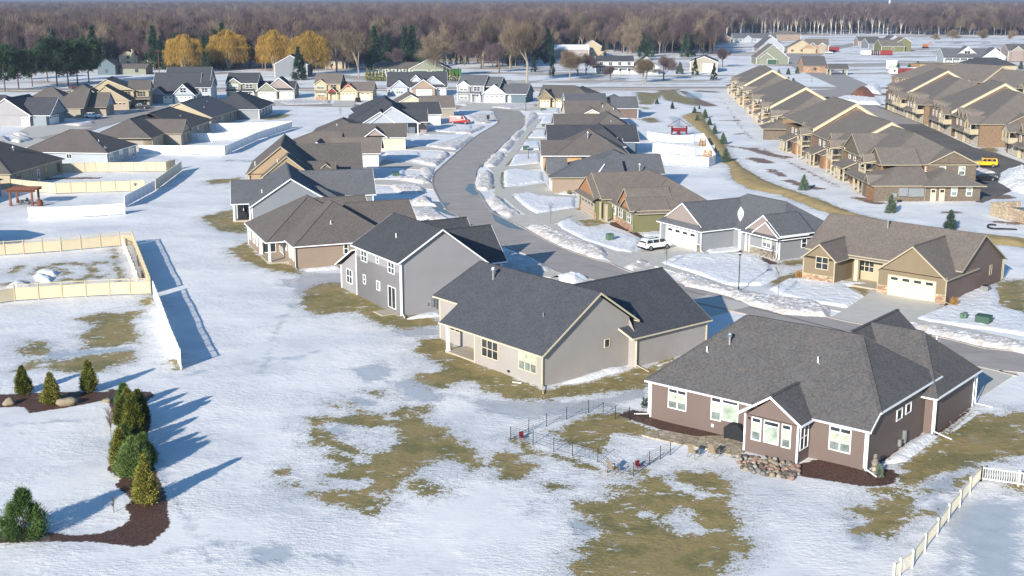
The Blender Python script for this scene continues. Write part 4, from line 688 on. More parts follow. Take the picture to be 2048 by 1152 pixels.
# R3 green house with rust gables
h = House('green_house', (18.8, 181.07), 12, 'olive green house with rust orange gable panels and taupe garage door', 'green', 'r_taupe', 'tan_trim')
h.box(0, 11, 0, 21, 2.85); h.box(-3.2, 3, 11.8, 21.8, 2.85); h.gable(0, 13.0, 0, 21.5, 3.05, .62, 'y', ends='hh', oh=.4); h.gable(-3.2, 6, 12.4, 22.2, 3.35, .56, 'x', ends='gn', oh=.2, og=.2, gm='rust'); h.gable(-2.3, 7, 11.6, 23.4, 3.3, .56, 'x', ends='gn', oh=.2, og=.1, gm='rust')
h.rp((-4.0,11.5,2.95),(-4.0,22.5,2.95),(-3.1,22.5,3.45),(-3.1,11.5,3.45), skip=(1,2,3)); h.gable(-.7, 6, .9, 7.6, 3.5, .75, 'x', ends='gn', oh=.2, gm='rust'); h.gable(-1.05, 5, .1, 5.1, 3.3, .6, 'x', ends='gn', oh=.15, gm='rust'); h.rp((-1.25,-.3,2.9),(-1.25,11.4,2.9),(0.0,11.4,3.5),(0.0,-.3,3.5), skip=(1,2,3))
h.box(-.8, 0, 0, 8.8, 2.85); h.w('cream').box(-.7, .05, 8.9, 11.4, 0, 2.8); h.win('x-', -.7, 9.4, 10.8, 1.15, 2.6, n=2, rail=.5, fm='white'); h.garage('x-', -3.2, 12.9, 20.2, 2.3, 'gdoor_taupe'); h.skirt('x-', -.8, 0, 8.8, .95); h.skirt('x-', -3.2, 20.6, 21.8, .9); h.skirt('x-', -3.2, 11.8, 12.7, .9)
for y in (1.2, 5.6): h.win('x-', -.8, y, y+1.8, 1.15, 2.6, n=2, rail=.5, fm='white')
h.post(-2.4, 9.0, 2.8, .22); h.post(-2.6, 11.5, 2.8, .15); h.slab(-2.6, -.7, 8.9, 11.8); h.spout(-.9,-.1,2.8,-1.2,-.3); h.spout(-3.3,21.9,2.8,-.2,.2)
b = MB(); b.box(9.0, 9.5, -.3, -.01, .6, 1.3); b.build('utility_meter', M['metal'], h.root); h.done()
# ================================================================ middle distance, left side of the road (x axis towards the road)
h = House('tan_twin_gable_house', (-44.6, 217.5), 8, 'tan house with two stepped gables and wide brown shingle roof', 'tan2', 'r_tan', 'tan_trim')
h.box(.5, 9, 0, 14, 2.85); h.gable(.3, 9.2, 0, 8, 3.1, .82, 'y', ends='gn', oh=.3, gm='tan2'); h.box(-2.5, 9, 4.6, 24, 2.85); h.gable(-2.5, 9.6, 4.6, 25, 3.1, .8, 'y', ends='gg', oh=.3)
h.box(8, 17.5, 12, 26, 2.85); h.gable(4, 18, 10.5, 27, 3.0, .45, 'x', ends='ng'); h.gable(5, 13, 3, 11, 3.0, .45, 'x', ends='ng'); h.box(8, 12.5, 3.5, 11, 2.8); h.gable(9.5, 13.5, 5, 9, 3.0, .8, 'y', ends='gn', gm='slate'); h.post(-2.3, 4.4, 2.8); h.post(.3, -.1, 2.8); h.vent(-1.2, 6, 4.5, .6); h.vent(3, 2.5, 5.3, .5); h.done()
h = House('white_garage_house', (-49.5, 250.5), 2, 'house with a white end wall and a small red gable over its garage', 'wsiding', 'r_taupe', 'white')
h.box(0, 13, 5, 20, 2.85); h.gable(0, 14, 4.6, 20, 3.0, .42, 'x', ends='hn'); h.box(13, 22, 3, 11.4, 2.85); h.gable(12, 22.3, 2.8, 11.8, 3.0, .58, 'x', ends='ng', gm='red'); h.gable(7, 12, 3, 20, 3.4, .7, 'y', ends='gn'); h.corner(22,3,2.8); h.corner(22,11.4,2.8); h.garage('x+', 22, 4.4, 10, 2.2); h.done()
h = House('cream_wall_house', (-46.5, 281.5), 3, 'taupe roofed house with a bright cream garage wall', 'cream', 'r_tan', 'white')
h.box(0, 14, 4, 22, 2.85); h.gable(0, 14, 4, 22, 3.0, .45, 'y', ends='hh'); h.box(14, 22, 1, 10, 2.85); h.gable(8, 22.2, 1, 11, 3.0, .5, 'x', ends='ng'); h.gable(13.2, 17.5, 0, 10, 3.4, .75, 'y', ends='gn', gm='mauve'); h.corner(22,1,2.8); h.corner(22,10,2.8); h.garage('x+', 22, 2.5, 8.5); h.vent(6,8,4.8,.5); h.done()
h = House('pale_blue_gable_house', (-41.5, 313.5), 6, 'pale blue house with a double white trimmed gable and white corner post', 'lblue', 'r_dk')
h.box(0, 9, 3.5, 24, 2.8, 'wsiding'); h.gable(0, 17.5, 4, 25, 2.9, .55, 'y', ends='hg', r=9.5); h.box(3.5, 12, 0, 12, 2.85); h.gable(3.5, 12, 0, 13, 3.0, .62, 'y', ends='gn', r=8.2); h.gable(5.5, 17.8, -.2, 14, 3.1, .72, 'y', ends='gn', r=11.2); h.post(17.6, -.3, 2.9); h.box(12, 17, 3, 14, 2.85, 'navy')
h.box(15, 20, 5, 14, 2.85, 'mauve'); h.gable(12, 20.2, 4.6, 14.4, 3.0, .55, 'x', ends='ng', gm='slate'); h.garage('x+', 20, 6, 12); h.vent(7,10,4.6,.5); h.done()
h = House('grey_hip_house_by_van', (-42, 338), 12, 'dark grey roofed house with a white garage wall beside the red van', 'wsiding', 'r_dk')
h.box(0, 14, 4, 20, 2.8, 'grey'); h.gable(0, 14, 4, 20, 3.0, .5, 'y', ends='hh'); h.box(13, 22.5, -1, 9.5, 2.85); h.gable(9, 22.8, -1, 9.8, 3.0, .5, 'x', ends='ng', gm='slate'); h.garage('x+', 22.5, .5, 7); h.corner(22.5,-1,2.8); h.done()
h = House('beige_gable_house', (-35, 361), 8, 'beige gabled house with taupe roof, farthest on the left of the street', 'putty', 'r_taupe')
h.box(0, 12, 3, 18, 2.85); h.gable(0, 12, 3, 18, 3.0, .55, 'y', ends='gg', gm='cream'); h.box(10, 18, -2, 9, 2.85); h.gable(8, 18.2, -2, 9, 3.0, .55, 'x', ends='ng'); h.garage('x+', 18, 0, 6); h.done()

# ---------------------------------------------------------------- right row
h = House('tan_red_gable_house', (7.3, 218.8), 3, 'tan house with grey roof and a tiny red gable, behind the green house', 'tan', 'r_grey', 'tan_trim')
h.box(0, 13, 0, 9.5, 2.85); h.gable(-.2, 13, 0, 10.5, 3.05, .42, 'x', ends='hn', oh=.5); h.gable(-.6, 3, 2.5, 8, 3.2, .9, 'x', ends='gn', oh=.2, gm='red'); h.box(6, 19, 4, 20, 2.85); h.gable(5.5, 19, 3, 19, 3.0, .5, 'y', ends='hh'); h.gable(12, 20.5, 4, 14.8, 3.0, .5, 'x', ends='ng'); h.box(14, 20.2, 4, 14.8, 2.85)
h.garage('x-', 0, 1.5, 7); h.spout(-.1,-.1,2.8); h.corner(0,0,2.8,0); h.vent(15.9, 2.5, 3.6, .9, .1, 'metal', True); hr = h.done()
b = MB(); b.slab([(7.6,-.1,3.1),(9.6,3.4,4.75),(9.75,3.3,4.7),(8.0,-.1,3.12)], .12); b.build('snow_patch', M['snow'], hr)
h = House('orange_wall_house', (6.2, 248.5), 1, 'house with an orange tan side wall and brown roof, behind the tan one', 'orange', 'r_tan')
h.box(0, 8, 2, 12, 2.85); h.gable(0, 10, 1.5, 11, 3.0, .5, 'x', ends='gn', oh=.4); h.box(4, 17, 3, 20, 2.8, 'tan'); h.gable(2.5, 17.5, 1.5, 17, 3.0, .58, 'y', ends='hh'); h.corner(0,2,2.8); h.vent(9.5, 6, 6.0, .8, .12, 'metal', True); h.vent(13.5,7,5,.4); h.garage('x-', 0, 3, 8); h.done()
h = House('black_roof_house', (8.2, 268.5), 1, 'ranch house with near black roof and pale grey gabled bay, beside the white fences', 'lblue', 'r_dk')
h.box(1, 20, 8, 19, 2.85); h.gable(0, 20, 6.5, 20, 3.0, .42, 'x', ends='gg'); h.box(9, 15.5, -.5, 8, 2.85); h.gable(7, 16, -2.0, 10, 3.0, .8, 'y', ends='hn'); h.box(16, 19, 3, 8, 2.8, 'teal'); h.gable(16.8,19.8,4.5,8,3.0,.3,'x',ends='gg'); h.post(19, 4.6, 2.7); h.vent(12.6, 4, 5, .4); h.vent(14.9,2,3.8,.4); h.done()
h = House('long_taupe_roof_house', (11, 294.5), 1, 'house mostly hidden behind its long plain taupe roof, past the black roofed house', 'tan', 'r_tan')
h.box(0, 17, 6, 20, 2.85); h.gable(-.3, 11, 8, 22, 3.0, .4, 'x', ends='gn'); h.gable(7, 18.5, 2, 22, 3.0, .6, 'y', ends='hh'); h.vent(13, 5, 4.6, .5); h.done()
h = House('cream_gable_house', (14.5, 322), 1, 'house with a small cream gable set in its taupe roof', 'cream', 'r_taupe')
h.box(0, 14, 5, 20, 2.85); h.gable(0, 10, 6, 28, 3.0, .33, 'x', ends='gn'); h.gable(3.8, 9.6, 4.5, 16, 4.0, .5, 'y', ends='gn', gm='cream'); h.gable(6.5, 16, 8, 26, 3.1, .7, 'y', ends='hh'); h.vent(9.5,6,6,.5); h.vent(12.8,10,5,.4); h.done()
h = House('maroon_side_house', (22, 361.5), 2, 'house with maroon brown side wall, farthest down the right row', 'maroon', 'r_grey')
h.box(6, 14.3, 0, 20, 2.85); h.gable(6, 14.3, -.2, 26, 3.0, .5, 'y', ends='hh'); h.box(-4, 7, 8, 24, 2.85); h.gable(-5.5, 7, 8, 26, 3.0, .3, 'x', ends='gn', gm='wsiding'); h.box(7.3, 14.4, -2.2, 0, 2.85); h.gable(6.8, 14.4, -2.2, 8, 3.0, .55, 'x', ends='ng'); h.corner(14.4,-2.2,2.8); h.corner(6,0,2.8); h.vent(10,6,5,.5); h.done()
h = House('brown_duplex', (8.6, 396.2), -12, 'ochre house with brown roof, two cream garage doors and stacked gables', 'olive', 'r_tan', 'tan_trim')
h.box(0, 3.8, 0, 16, 2.85); h.box(3.8, 7.2, 1.2, 16, 2.85); h.gable(-.1, 4.6, 0, 12, 3.0, .95, 'y', ends='gn', gm='olive'); h.gable(-1.6, 3, 6, 18, 3.0, .95, 'y', ends='gn', gm='maroon'); h.box(-1.4, 18, 6, 20, 2.8); h.gable(-1, 18, 3, 20, 3.0, .38, 'x', ends='nh'); h.gable(6, 17, 2, 22, 3.0, .5, 'y', ends='hh')
h.garage('y-', 0, .4, 3.4, 2.2, 'gdoor_cream', 3); h.garage('y-', 1.2, 5.3, 7.0, 2.2, 'gdoor_cream', 2); h.door('y-', 1.2, 4.0, 4.8, m='cream'); h.done()

# ---------------------------------------------------------------- houses across the far street (facing us)
def two_storey(name, O, ang, label, wall, roof, trim, W1, W2, accent=None, gar='gdoor_white', acc2=None):
    h = House(name, O, ang, label, wall, roof, trim)
    h.box(0, W1, 0, 11, 5.4); h.gable(0, W1, 0, 11, 5.5, .55, 'x', ends='gg'); h.gable(.2, W1*.48, -.6, 6, 5.4, .7, 'y', ends='gn', gm=accent or wall); h.box(.2, W1*.48, -.6, 0, 5.3)
    h.rp((-.2,-1.5,2.7),(W1*.9,-1.5,2.7),(W1*.9,0,3.3),(-.2,0,3.3), skip=(1,2,3)); h.box(W1, W1+W2*.55, -.8, 11, 2.8); h.box(W1+W2*.55, W1+W2, .2, 11, 2.8)
    h.gable(W1-.2, W1+W2, 0, 11, 2.95, .5, 'x', ends='ng'); h.gable(W1, W1+W2*.55, -.8, 6, 2.95, .75, 'y', ends='gn', gm=accent or wall)
    h.garage('y-', -.8, W1+.6, W1+W2*.55-.5, 2.2, gar); h.garage('y-', .2, W1+W2*.6+.2, W1+W2-.6, 2.2, gar, 2)
    for z in (.9, 3.6):
        h.win('y-', -.6, W1*.1, W1*.38, z, z+1.4, n=2, rail=.5, fm=None, blind='glass_lt')
        if z > 2: h.win('y-', 0, W1*.62, W1*.85, z, z+1.3, n=2, rail=.5)
    h.door('y-', 0, W1*.7, W1*.8, m=trim if trim in ('white','cream') else 'cream'); h.post(W1*.55, -1.3, 2.65, .12); h.post(W1*.88, -1.3, 2.65, .12)
    h.win('x+', W1+W2, 4, 5.2, 1, 2.3, rail=.5); h.corner(0,-.6,5.3); h.corner(W1,0,5.3); h.corner(W1+W2,.2,2.8); return h
h = two_storey('slate_two_storey_house', (-18.2, 419), -13, 'slate grey two storey house with white gables and two white garage doors', 'grey', 'r_grey', 'white', 9, 14, 'wsiding'); h.box(18.5, 23.5, -.7, 11, 2.9, 'teal'); h.gable(16.5, 23.6, -.7, 11, 3.0, .5, 'x', ends='ng', gm='teal'); h.gable(8, 14, 1, 12, 5.2, .5, 'x', ends='ng', gm='teal'); h.done()
h = House('blue_gabled_cottage', (-44.3, 443), 2, 'pale blue one and a half storey house with a dormer and beige side gable', 'lblue', 'r_dk')
h.box(0, 21, 0, 12, 3.0); h.gable(0, 21, 0, 12, 3.2, .8, 'x', ends='gg', gm='grey'); h.gable(1.4, 7.4, -1.2, 5, 3.2, .8, 'y', ends='gn'); h.box(1.6, 7.2, -1.1, 0, 3.0); h.gable(8.5, 11.8, 1.8, 6, 5.6, 1.0, 'y', ends='gn', oh=.2); h.box(8.6, 11.7, 1.9, 4, 5.6); h.gable(12.5, 20, .4, 6, 4.0, .8, 'y', ends='gn'); h.gable(8.8, 17.2, -3.2, 5, 3.0, .7, 'y', ends='gn', gm='tan'); h.box(9, 17, -3, 0, 2.9, 'tan')
h.win('y-', -1.1, 3.2, 5.6, .8, 2.6, n=3, rail=.5, blind='glass_lt'); h.win('y-', 1.8, 9.6, 10.7, 4.4, 5.7, rail=.5, blind='glass_lt'); h.garage('y-', -3, 10.5, 15.8); h.garage('y-', 0, 17.6, 20.4, 2.2, 'gdoor_white', 2); h.win('y-', 0, .3, 1.1, 1, 2.2, rail=.5); h.done()
h = two_storey('wheat_red_gable_house', (-67.4, 427), -1.5, 'wheat coloured two storey house with red gable tops and cream garage doors', 'wheat', 'r_taupe', 'cream', 8.6, 11, 'wheat', 'gdoor_cream')
h.tri('y-', -.85, 9.7, 13.3, 4.3, 5.6, 'red', .05); h.gable(4.6, 7.8, -2.2, 2, 2.7, .95, 'y', ends='gn', gm='red', oh=.2); h.skirt('y-', -.6, .2, 4.1, .9, 'stone'); h.w('red').box(.4, 3.8, -.66, -.58, 0, .8); h.done()
h = two_storey('sage_gabled_house', (-98.3, 430), 1, 'sage green house with white trimmed gables and two white garage doors', 'sage', 'r_dk', 'white', 10.5, 12.5, 'sage'); h.gable(13.5, 22.5, .6, 8, 3.6, .8, 'y', ends='gn', gm='mauve'); h.done()
h = House('blue_gabled_house', (-119, 410), 3, 'dusty blue house with steep dark roofs and several white trimmed gables', 'bluegrey', 'r_dk')
h.box(0, 15, 0, 16, 3); h.gable(0, 15, 3, 20, 3.2, .9, 'x', ends='gg', r=10, gm='lblue'); h.gable(-.3, 5, -.5, 12, 3.0, .85, 'y', ends='gn', gm='lblue'); h.gable(7.4, 14.5, -1, 10, 3.0, .95, 'y', ends='gn', gm='lblue'); h.box(7.6, 14.3, -1, 3, 3); h.box(15, 19, 4, 15, 5.0, 'lblue'); h.gable(14, 19, 4, 15, 5.1, .5, 'x', ends='ng'); h.gable(3.5, 18, 6, 20, 5.6, .8, 'x', ends='gg', gm='lblue')
h.garage('y-', 0, 4.3, 7.2, 2.2, 'gdoor_white', 2); h.garage('y-', -1, 8.3, 13.6); h.win('y-', -1, 10, 11.9, 3.6, 5.1, n=2, rail=.5); h.win('y-', 4, 16, 18, 3.4, 4.6, n=2, rail=.5); h.win('y-', 4, 16, 18, .9, 2.3, n=2, rail=.5); hr = h.done()
h = two_storey('wheat_two_storey_house', (-139, 388), 6, 'beige two storey house with brown roof and paired garage gables, dark pickup before it', 'wheat', 'r_tan', 'cream', 0.1, .1, 'wheat') if False else House('beige_two_storey_house', (-130.6, 386), 10, 'beige two storey house with stepped garage gables, behind the dark pickup truck', 'wheat', 'r_tan', 'cream')
h.box(-7, 12, 8, 22, 5.5); h.gable(-1.5, 12, 7, 22, 5.6, .62, 'y', ends='gg', r=4); h.gable(-8, 0, 9, 21, 5.0, .5, 'y', ends='hh'); h.box(0, 5.2, 0, 9, 2.85); h.box(5.2, 11.4, -1, 9, 2.85); h.gable(-5.5, 5.4, -.2, 12, 3.0, .62, 'y', ends='gn', r=0.0); h.box(-5.3, 0, 0.1, 9, 2.85); h.gable(-1.0, 11.6, -1, 12, 3.0, .8, 'y', ends='gn', r=4.6)
h.garage('y-', 0, 1.0, 4.3, 2.2, 'gdoor_taupe'); h.garage('y-', -1, 6.0, 10.6, 2.2, 'gdoor_taupe'); h.box(12, 16.5, 9, 20, 5.4); h.gable(10, 16.7, 9, 20, 5.5, .5, 'x', ends='ng'); h.rp((11.6,6.8,2.7),(17,6.8,2.7),(17,9,3.2),(11.6,9,3.2)); h.win('y-', 9, 13, 15.5, 3.4, 4.8, n=3, rail=.5); h.win('y-', 9, 13.4, 15.8, .8, 2.4, n=3, rail=.5); h.win('y-', 8, 9.2, 11, 3.7, 4.9, n=2, rail=.5); h.post(12.2, 7, 2.6); h.done()
h = House('brown_hip_house', (-134.3, 359.5), 3, 'olive brown hipped house with a pale gable, behind the white SUV at left', 'putty', 'r_tan', 'tan_trim')
h.box(0, 9.3, 0, 14, 2.85); h.gable(-1, 10, 0, 16, 3.0, .62, 'x', ends='hg', oh=.3); h.box(9.3, 15, 6, 15, 2.85); h.gable(6, 15.3, 5, 15, 3.0, .72, 'x', ends='ng', gm='coolgrey'); h.box(-12, 3, 8, 24, 2.85); h.gable(-12, 5, 8, 24, 3.0, .6, 'x', ends='hh'); h.garage('x+', 9.3, 1, 5, 2.2, 'gdoor_taupe'); h.done()
h = House('pale_grey_gable_house', (-141.5, 338), -3, 'pale grey house with white trimmed gable and blue grey garage wing at the far left', 'greige2', 'r_dk')
h.box(0, 10.3, 0, 14, 2.85); h.gable(-2.5, 10.5, 0, 15, 3.0, .68, 'y', ends='gg'); h.box(-2.3, 0, .1, 14, 2.85); h.box(10.3, 14.5, 1, 13, 2.85, 'bluegrey'); h.gable(7, 15.5, 1.2, 13, 3.0, .7, 'x', ends='ng', gm='bluegrey'); h.box(-14, -2, 9, 24, 2.85); h.gable(-15, 4, 9, 25, 3.0, .5, 'x', ends='hh'); h.garage('y-', 0, 8.2, 10.0, 2.2, 'gdoor_white', 2); h.garage('x+', 14.5, 3, 9, 2.2); h.corner(10.3,0,2.8); h.done()

# ---------------------------------------------------------------- left back row (backs to the open snow field)
h = House('grey_hip_back_house', (-72.5, 356), 90, 'grey house with dark hipped roof at the head of the back row', 'grey', 'r_dk')
h.box(0, 20, 0, 14, 2.85); h.gable(0, 22, 0, 16, 3.0, .5, 'x', ends='hh'); h.gable(2, 12, 6, 26, 3.0, .45, 'y', ends='nh'); h.box(2, 12, 14, 26, 2.8)
for x in (3, 7.5, 12, 16): h.win('y-', 0, x, x+1.6, .9, 2.5, n=2, rail=.5, blind='glass_lt')
h.corner(0,0,2.8); h.done()
h = House('cream_end_gable_house', (-80.6, 328.5), 86, 'brown grey house with a cream end gable in the back row', 'putty', 'r_grey', 'tan_trim')
h.box(3, 27, 0, 16, 2.85); h.gable(3, 28, 0, 16.5, 3.0, .45, 'x', ends='gn', gm='wheat', og=.4)
for x in (6, 10, 15, 20, 24): h.win('y-', 0, x, x+1.2, .9, 2.4, n=2, rail=.5)
h.door('y-', 0, 12.5, 13.5, glass=True); h.vent(10, 4, 4.6, .5); h.vent(19, 6, 5.4, .5); h.done()
h = House('brown_twin_hip_house', (-78.0, 291.5), 88, 'brown house with stepped hipped roofs behind the tall white fences', 'putty', 'r_tan', 'tan_trim')
h.box(-9, 1, 4, 16, 2.85); h.gable(-10, 8, 4, 18, 3.0, .5, 'x', ends='hn', oh=.3); h.box(0, 8, 0, 14, 2.85); h.gable(0, 8, 0, 16, 3.1, .68, 'y', ends='gh'); h.box(8, 31, 1.8, 16, 2.85); h.gable(8, 33, 1.8, 18, 3.0, .48, 'x', ends='nh'); h.box(-9, -1, 3.9, 6, 2.84, 'wheat')
for x in (-8, -5.5, 11, 14.5, 20, 26, 29): h.win('y-', 4 if x < 0 else 1.8, x, x+1.3, .9, 2.4, n=2, rail=.5)
h.win('y-', 0, 1.8, 2.8, .9, 2.4, n=2, rail=.5); h.win('y-', 0, 5, 6.2, .9, 2.4, n=2, rail=.5); h.win('y-', 4, -3.4, -.6, .3, 2.5, n=3, gm='glass'); h.vent(20,6,4.8,.5); h.vent(-3,9,5,.5); h.done()
h = House('blue_grey_hip_house', (-83.7, 254.5), 84, 'blue grey house with big taupe hipped roof, white trim and a satellite dish', 'coolgrey', 'r_tan')
h.box(0, 15, 0, 17.5, 2.85); h.gable(0, 15, 0, 18.5, 3.0, .5, 'y', ends='hh'); h.win('x-', 0, 7.6, 8.6, 1.6, 2.4, n=2); h.corner(0,0,2.8); h.corner(15,0,2.8)
for x in (1.2, 6.2, 11): h.win('y-', 0, x, x+1.8, .9, 2.5, n=2, rail=.5, blind='glass_lt')
h.door('y-', 0, 13, 14, glass=True); h.vent(4, 3.3, 4.6, .5); h.vent(10,9,5.5,.5); b = MB(); b.tube((1.2,.8,3.2),(1.2,.8,3.8),.03); b.tube((1.2,.7,3.8),(1.15,.62,3.84),.33,.2,12); b.build('satellite_dish', M['metal'], h.root); h.done()
h = House('brown_hip_corner_house', (-91.2, 223), 85, 'brown grey house with taupe hipped roof cut off by the left edge', 'putty', 'r_tan', 'tan_trim')
h.box(0, 21.5, 0, 20, 2.85); h.gable(0, 21.5, 0, 22, 3.05, .5, 'x', ends='hh'); h.win('y-', 0, 2.3, 4.0, .7, 2.4, n=2, rail=.5); h.win('y-', 0, 8, 8.7, 1.2, 2.4); h.door('y-', 0, 10.5, 11.5, glass=True); h.win('y-', 0, 14, 15, .9, 2.4); h.win('y-', 0, 19, 20.4, .5, 2.4, n=2); h.box(-.02, .5, .02, 20, 2.84, 'wheat')
h.vent(12, 5, 5.3, .8, .14, 'metal', True); h.vent(4, 7, 5, .4); h.vent(17, 5, 5, .4); h.done()
h = House('edge_blue_grey_house', (-91.5, 200), 85, 'blue grey house corner at the left edge beside the cedar pergola', 'bluegrey', 'r_dk')
h.box(-2, 16, 0, 16, 2.85); h.gable(-2, 16, 0, 16, 3.0, .5, 'x', ends='hh'); h.win('y-', 0, 9.5, 11.5, .3, 2.4, n=2); h.win('y-', 0, 3, 4.5, .8, 2.4, n=2); h.done()
h = House('edge_brown_house', (-76.0, 156.5), 80, 'brown house corner at the left edge with white downspouts, by the heart shaped path', 'putty', 'r_tan')
h.box(0, 16, 0, 16, 2.85); h.gable(0, 16, 0, 16, 3.0, .5, 'x', ends='hh'); h.spout(-.1, -.1, 2.8, 0, -.5); h.win('y-', 0, 4, 6, .8, 2.4, n=2); h.done()
# ================================================================ brick townhouse rows
def porch_gable(h, x, y0, y1, z0, zt): h.gable(x-.1, x+1.6, y0, y1, z0, 1.15, 'x', ends='gn', oh=.05, og=.1, gm='brick_dk')
def townhouse(name, O, ang, label, segs, wid, wing=True, west='porch', end_gable=True):
    """segs: list of (length, rise). x = depth from the west front, y runs away along the row"""
    h = House(name, O, ang, label, 'brick', 'r_town', 'tan_trim', 'townhouse row', 'brick townhouse rows')
    y = 0; zr0 = 5.6; mid = wid/2
    for i, (L, dz) in enumerate(segs):
        e = 5.6; pit = .52+dz*.05; bm = ('brick_dk', 'brick_red', 'brick')[i % 3] if west == 'porch' else 'brick'
        h.w('brick').box(0, wid, y+.02*i, y+L, -.2, 5.5)
        zt = e+dz; m0 = 'h' if i == 0 else 'g'; m1 = 'h' if i == len(segs)-1 else 'g'
        h.gable(0, wid, y+(0 if i else .0), y+L, zt, pit, 'y', ends=m0+m1, oh=.5, og=.35, gm='brick', base=5.3)
        if i:      # wide cream rake facing the camera
            hw = wid/2; zz = zt+hw*pit; c = MB()
            for s_ in (-1, 1): c.add([(mid, y-.37, zz-.02), (mid+s_*(hw+.5), y-.37, zt-.5*pit-.02), (mid+s_*(hw+.5), y-.37, zt-.5*pit-.75), (mid, y-.37, zz-.75)], [(0,1,2,3) if s_ < 0 else (3,2,1,0)])
            c.build('rake_band', M['cream'], h.root)
        k = 0
        if west == 'porch':
            u = y+2.5
            while u < y+L-6:
                typ = k % 3
                if typ == 0:      # balcony bay
                    h.box(-.2, 0, u-.4, u+4.2, 5.5, 'brick_dk'); dk = MB(); dk.box(-2.2, 0, u, u+3.6, 2.75, 3.0)
                    for a in np.arange(u+.1, u+3.6, .3): dk.box(-2.18, -2.12, a, a+.06, 3.0, 3.95)
                    dk.box(-2.2, -2.08, u, u+3.6, 3.92, 4.02); dk.box(-2.2, 0, u, u+.08, 3.85, 4.0); dk.box(-2.2, 0, u+3.52, u+3.6, 3.85, 4.0); dk.build('balcony', M['tan_trim'], h.root)
                    for a in (u+.15, u+3.45):
                        h.post(-2.05, a, 5.5, .14); 
                    h.rp((-2.6,u-.5,5.4),(-2.6,u+4.1,5.4),(.2,u+4.1,5.8),(.2,u-.5,5.8)); h.gable(-2.2, 2.5, u-.1, u+2.0, 5.5, 1.3, 'x', ends='gn', oh=.15, og=.15, gm='brick_dk')
                    h.door('x-', -.2, u+1.2, u+2.4, m='glass_md', z0=3.0, glass=True); h.door('x-', -.2, u+2.2, u+3.2, m='cream'); h.win('x-', -.2, u+.3, u+1.0, 1, 2.3, fm='white')
                    u += 5.2
                elif typ == 1:    # plain bay with tall windows
                    for a in (u+.6, u+2.8): h.win('x-', 0, a, a+.95, 3.4, 4.9, rail=.5, fm='white')
                    h.win('x-', 0, u+1.4, u+2.4, .9, 2.3, rail=.5, fm='white'); h.box(-1.2, 0, u+3.6, u+6.6, 2.7, 'brick_red'); h.rp((-1.5,u+3.3,2.75),(-1.5,u+6.9,2.75),(.1,u+6.9,3.5),(.1,u+3.3,3.5))
                    u += 7.2
                else:             # ground floor porches with posts
                    h.slab(-2.4, 0, u-.1, u+6.4, .15); h.rp((-2.7,u-.5,2.65),(-2.7,u+3.1,2.65),(.1,u+3.1,3.9),(.1,u-.5,3.9)); h.rp((-2.9,u+3.1,2.6),(-2.9,u+6.9,2.6),(.1,u+6.9,3.8),(.1,u+3.1,3.8))
                    for a in (u, u+2.8, u+3.7, u+6.2): h.post(-2.3, a, 2.6, .15)
                    for a in (u+.6, u+3.9): h.win('x-', 0, a, a+1.0, 3.95, 5.1, rail=.5, fm='white')
                    h.door('x-', 0, u+1.2, u+2.2, m='red' if k % 2 else 'cream'); h.door('x-', 0, u+4.6, u+5.6, m='glass_md', glass=True)
                    u += 7.4
                k += 1
        else:                     # garage fronts with balconies and little gables
            u = y+.5
            while u < y+L-5:
                if k % 3 == 0:
                    h.garage('x-', -.02, u+.3, u+2.9, 2.3, 'gdoor_grey', 0); h.garage('x-', -.02, u+3.3, u+5.9, 2.3, 'gdoor_grey', 0)
                    dk = MB(); dk.box(-2.0, 0, u+.4, u+5.2, 2.75, 3.0)
                    for a in np.arange(u+.5, u+5.2, .32): dk.box(-1.98, -1.92, a, a+.07, 3.0, 3.9)
                    dk.box(-2.0, -1.9, u+.4, u+5.2, 3.88, 4.0); dk.box(-2.0, 0, u+.4, u+.46, 3.0, 4.0); dk.build('balcony', M['tan_trim'], h.root)
                    for a in (u+.5, u+2.8, u+5.1): h.post(-1.9, a, 5.4, .13, z0=3.0)
                    h.gable(-2.0, 2, u+.3, u+5.4, 5.45, .55, 'x', ends='gn', oh=.25, og=.25, gm='cream'); h.door('x-', 0, u+1.4, u+3.2, z0=3, m='glass_md', glass=True); u += 6.4
                else:
                    for q_ in range(2):
                        a = u+q_*3.4; h.box(-.25, 0, a, a+2.6, 6.0, 'brick'); h.gable(-.25, 3, a, a+2.6, 5.9, 1.25, 'x', ends='gn', oh=.15, og=.12, gm='brick_dk'); h.win('x-', -.25, a+.85, a+1.75, 3.5, 5.0, rail=.5, fm='white'); h.garage('x-', -.25, a+.2, a+2.4, 2.25, 'gdoor_cream' if q_ else 'gdoor_grey', 0)
                    h.rp((-1.4,u-.2,2.7),(-1.4,u+6.6,2.7),(-.2,u+6.6,3.4),(-.2,u-.2,3.4)); u += 7.0
                k += 1
        y += L
    if end_gable:
        a, b = (wid-8.6, wid) if wing else (wid*.25, wid*.25+8)
        h.box(a, b, -.5, .2, 5.4, 'brick_dk'); h.gable(a, b, -.5, 6, 5.6, .5, 'y', ends='gn', oh=.3, og=.3, gm='brick_dk')
        for t in (.3, .7):
            x = a+(b-a)*t; h.win('y-', -.5, x-.5, x+.5, 3.5, 4.9, rail=.5, fm='white', blind='glass_gn')
            if not wing: h.win('y-', -.5, x-.5, x+.5, .9, 2.2, rail=.5, fm='white', blind='glass_gn')
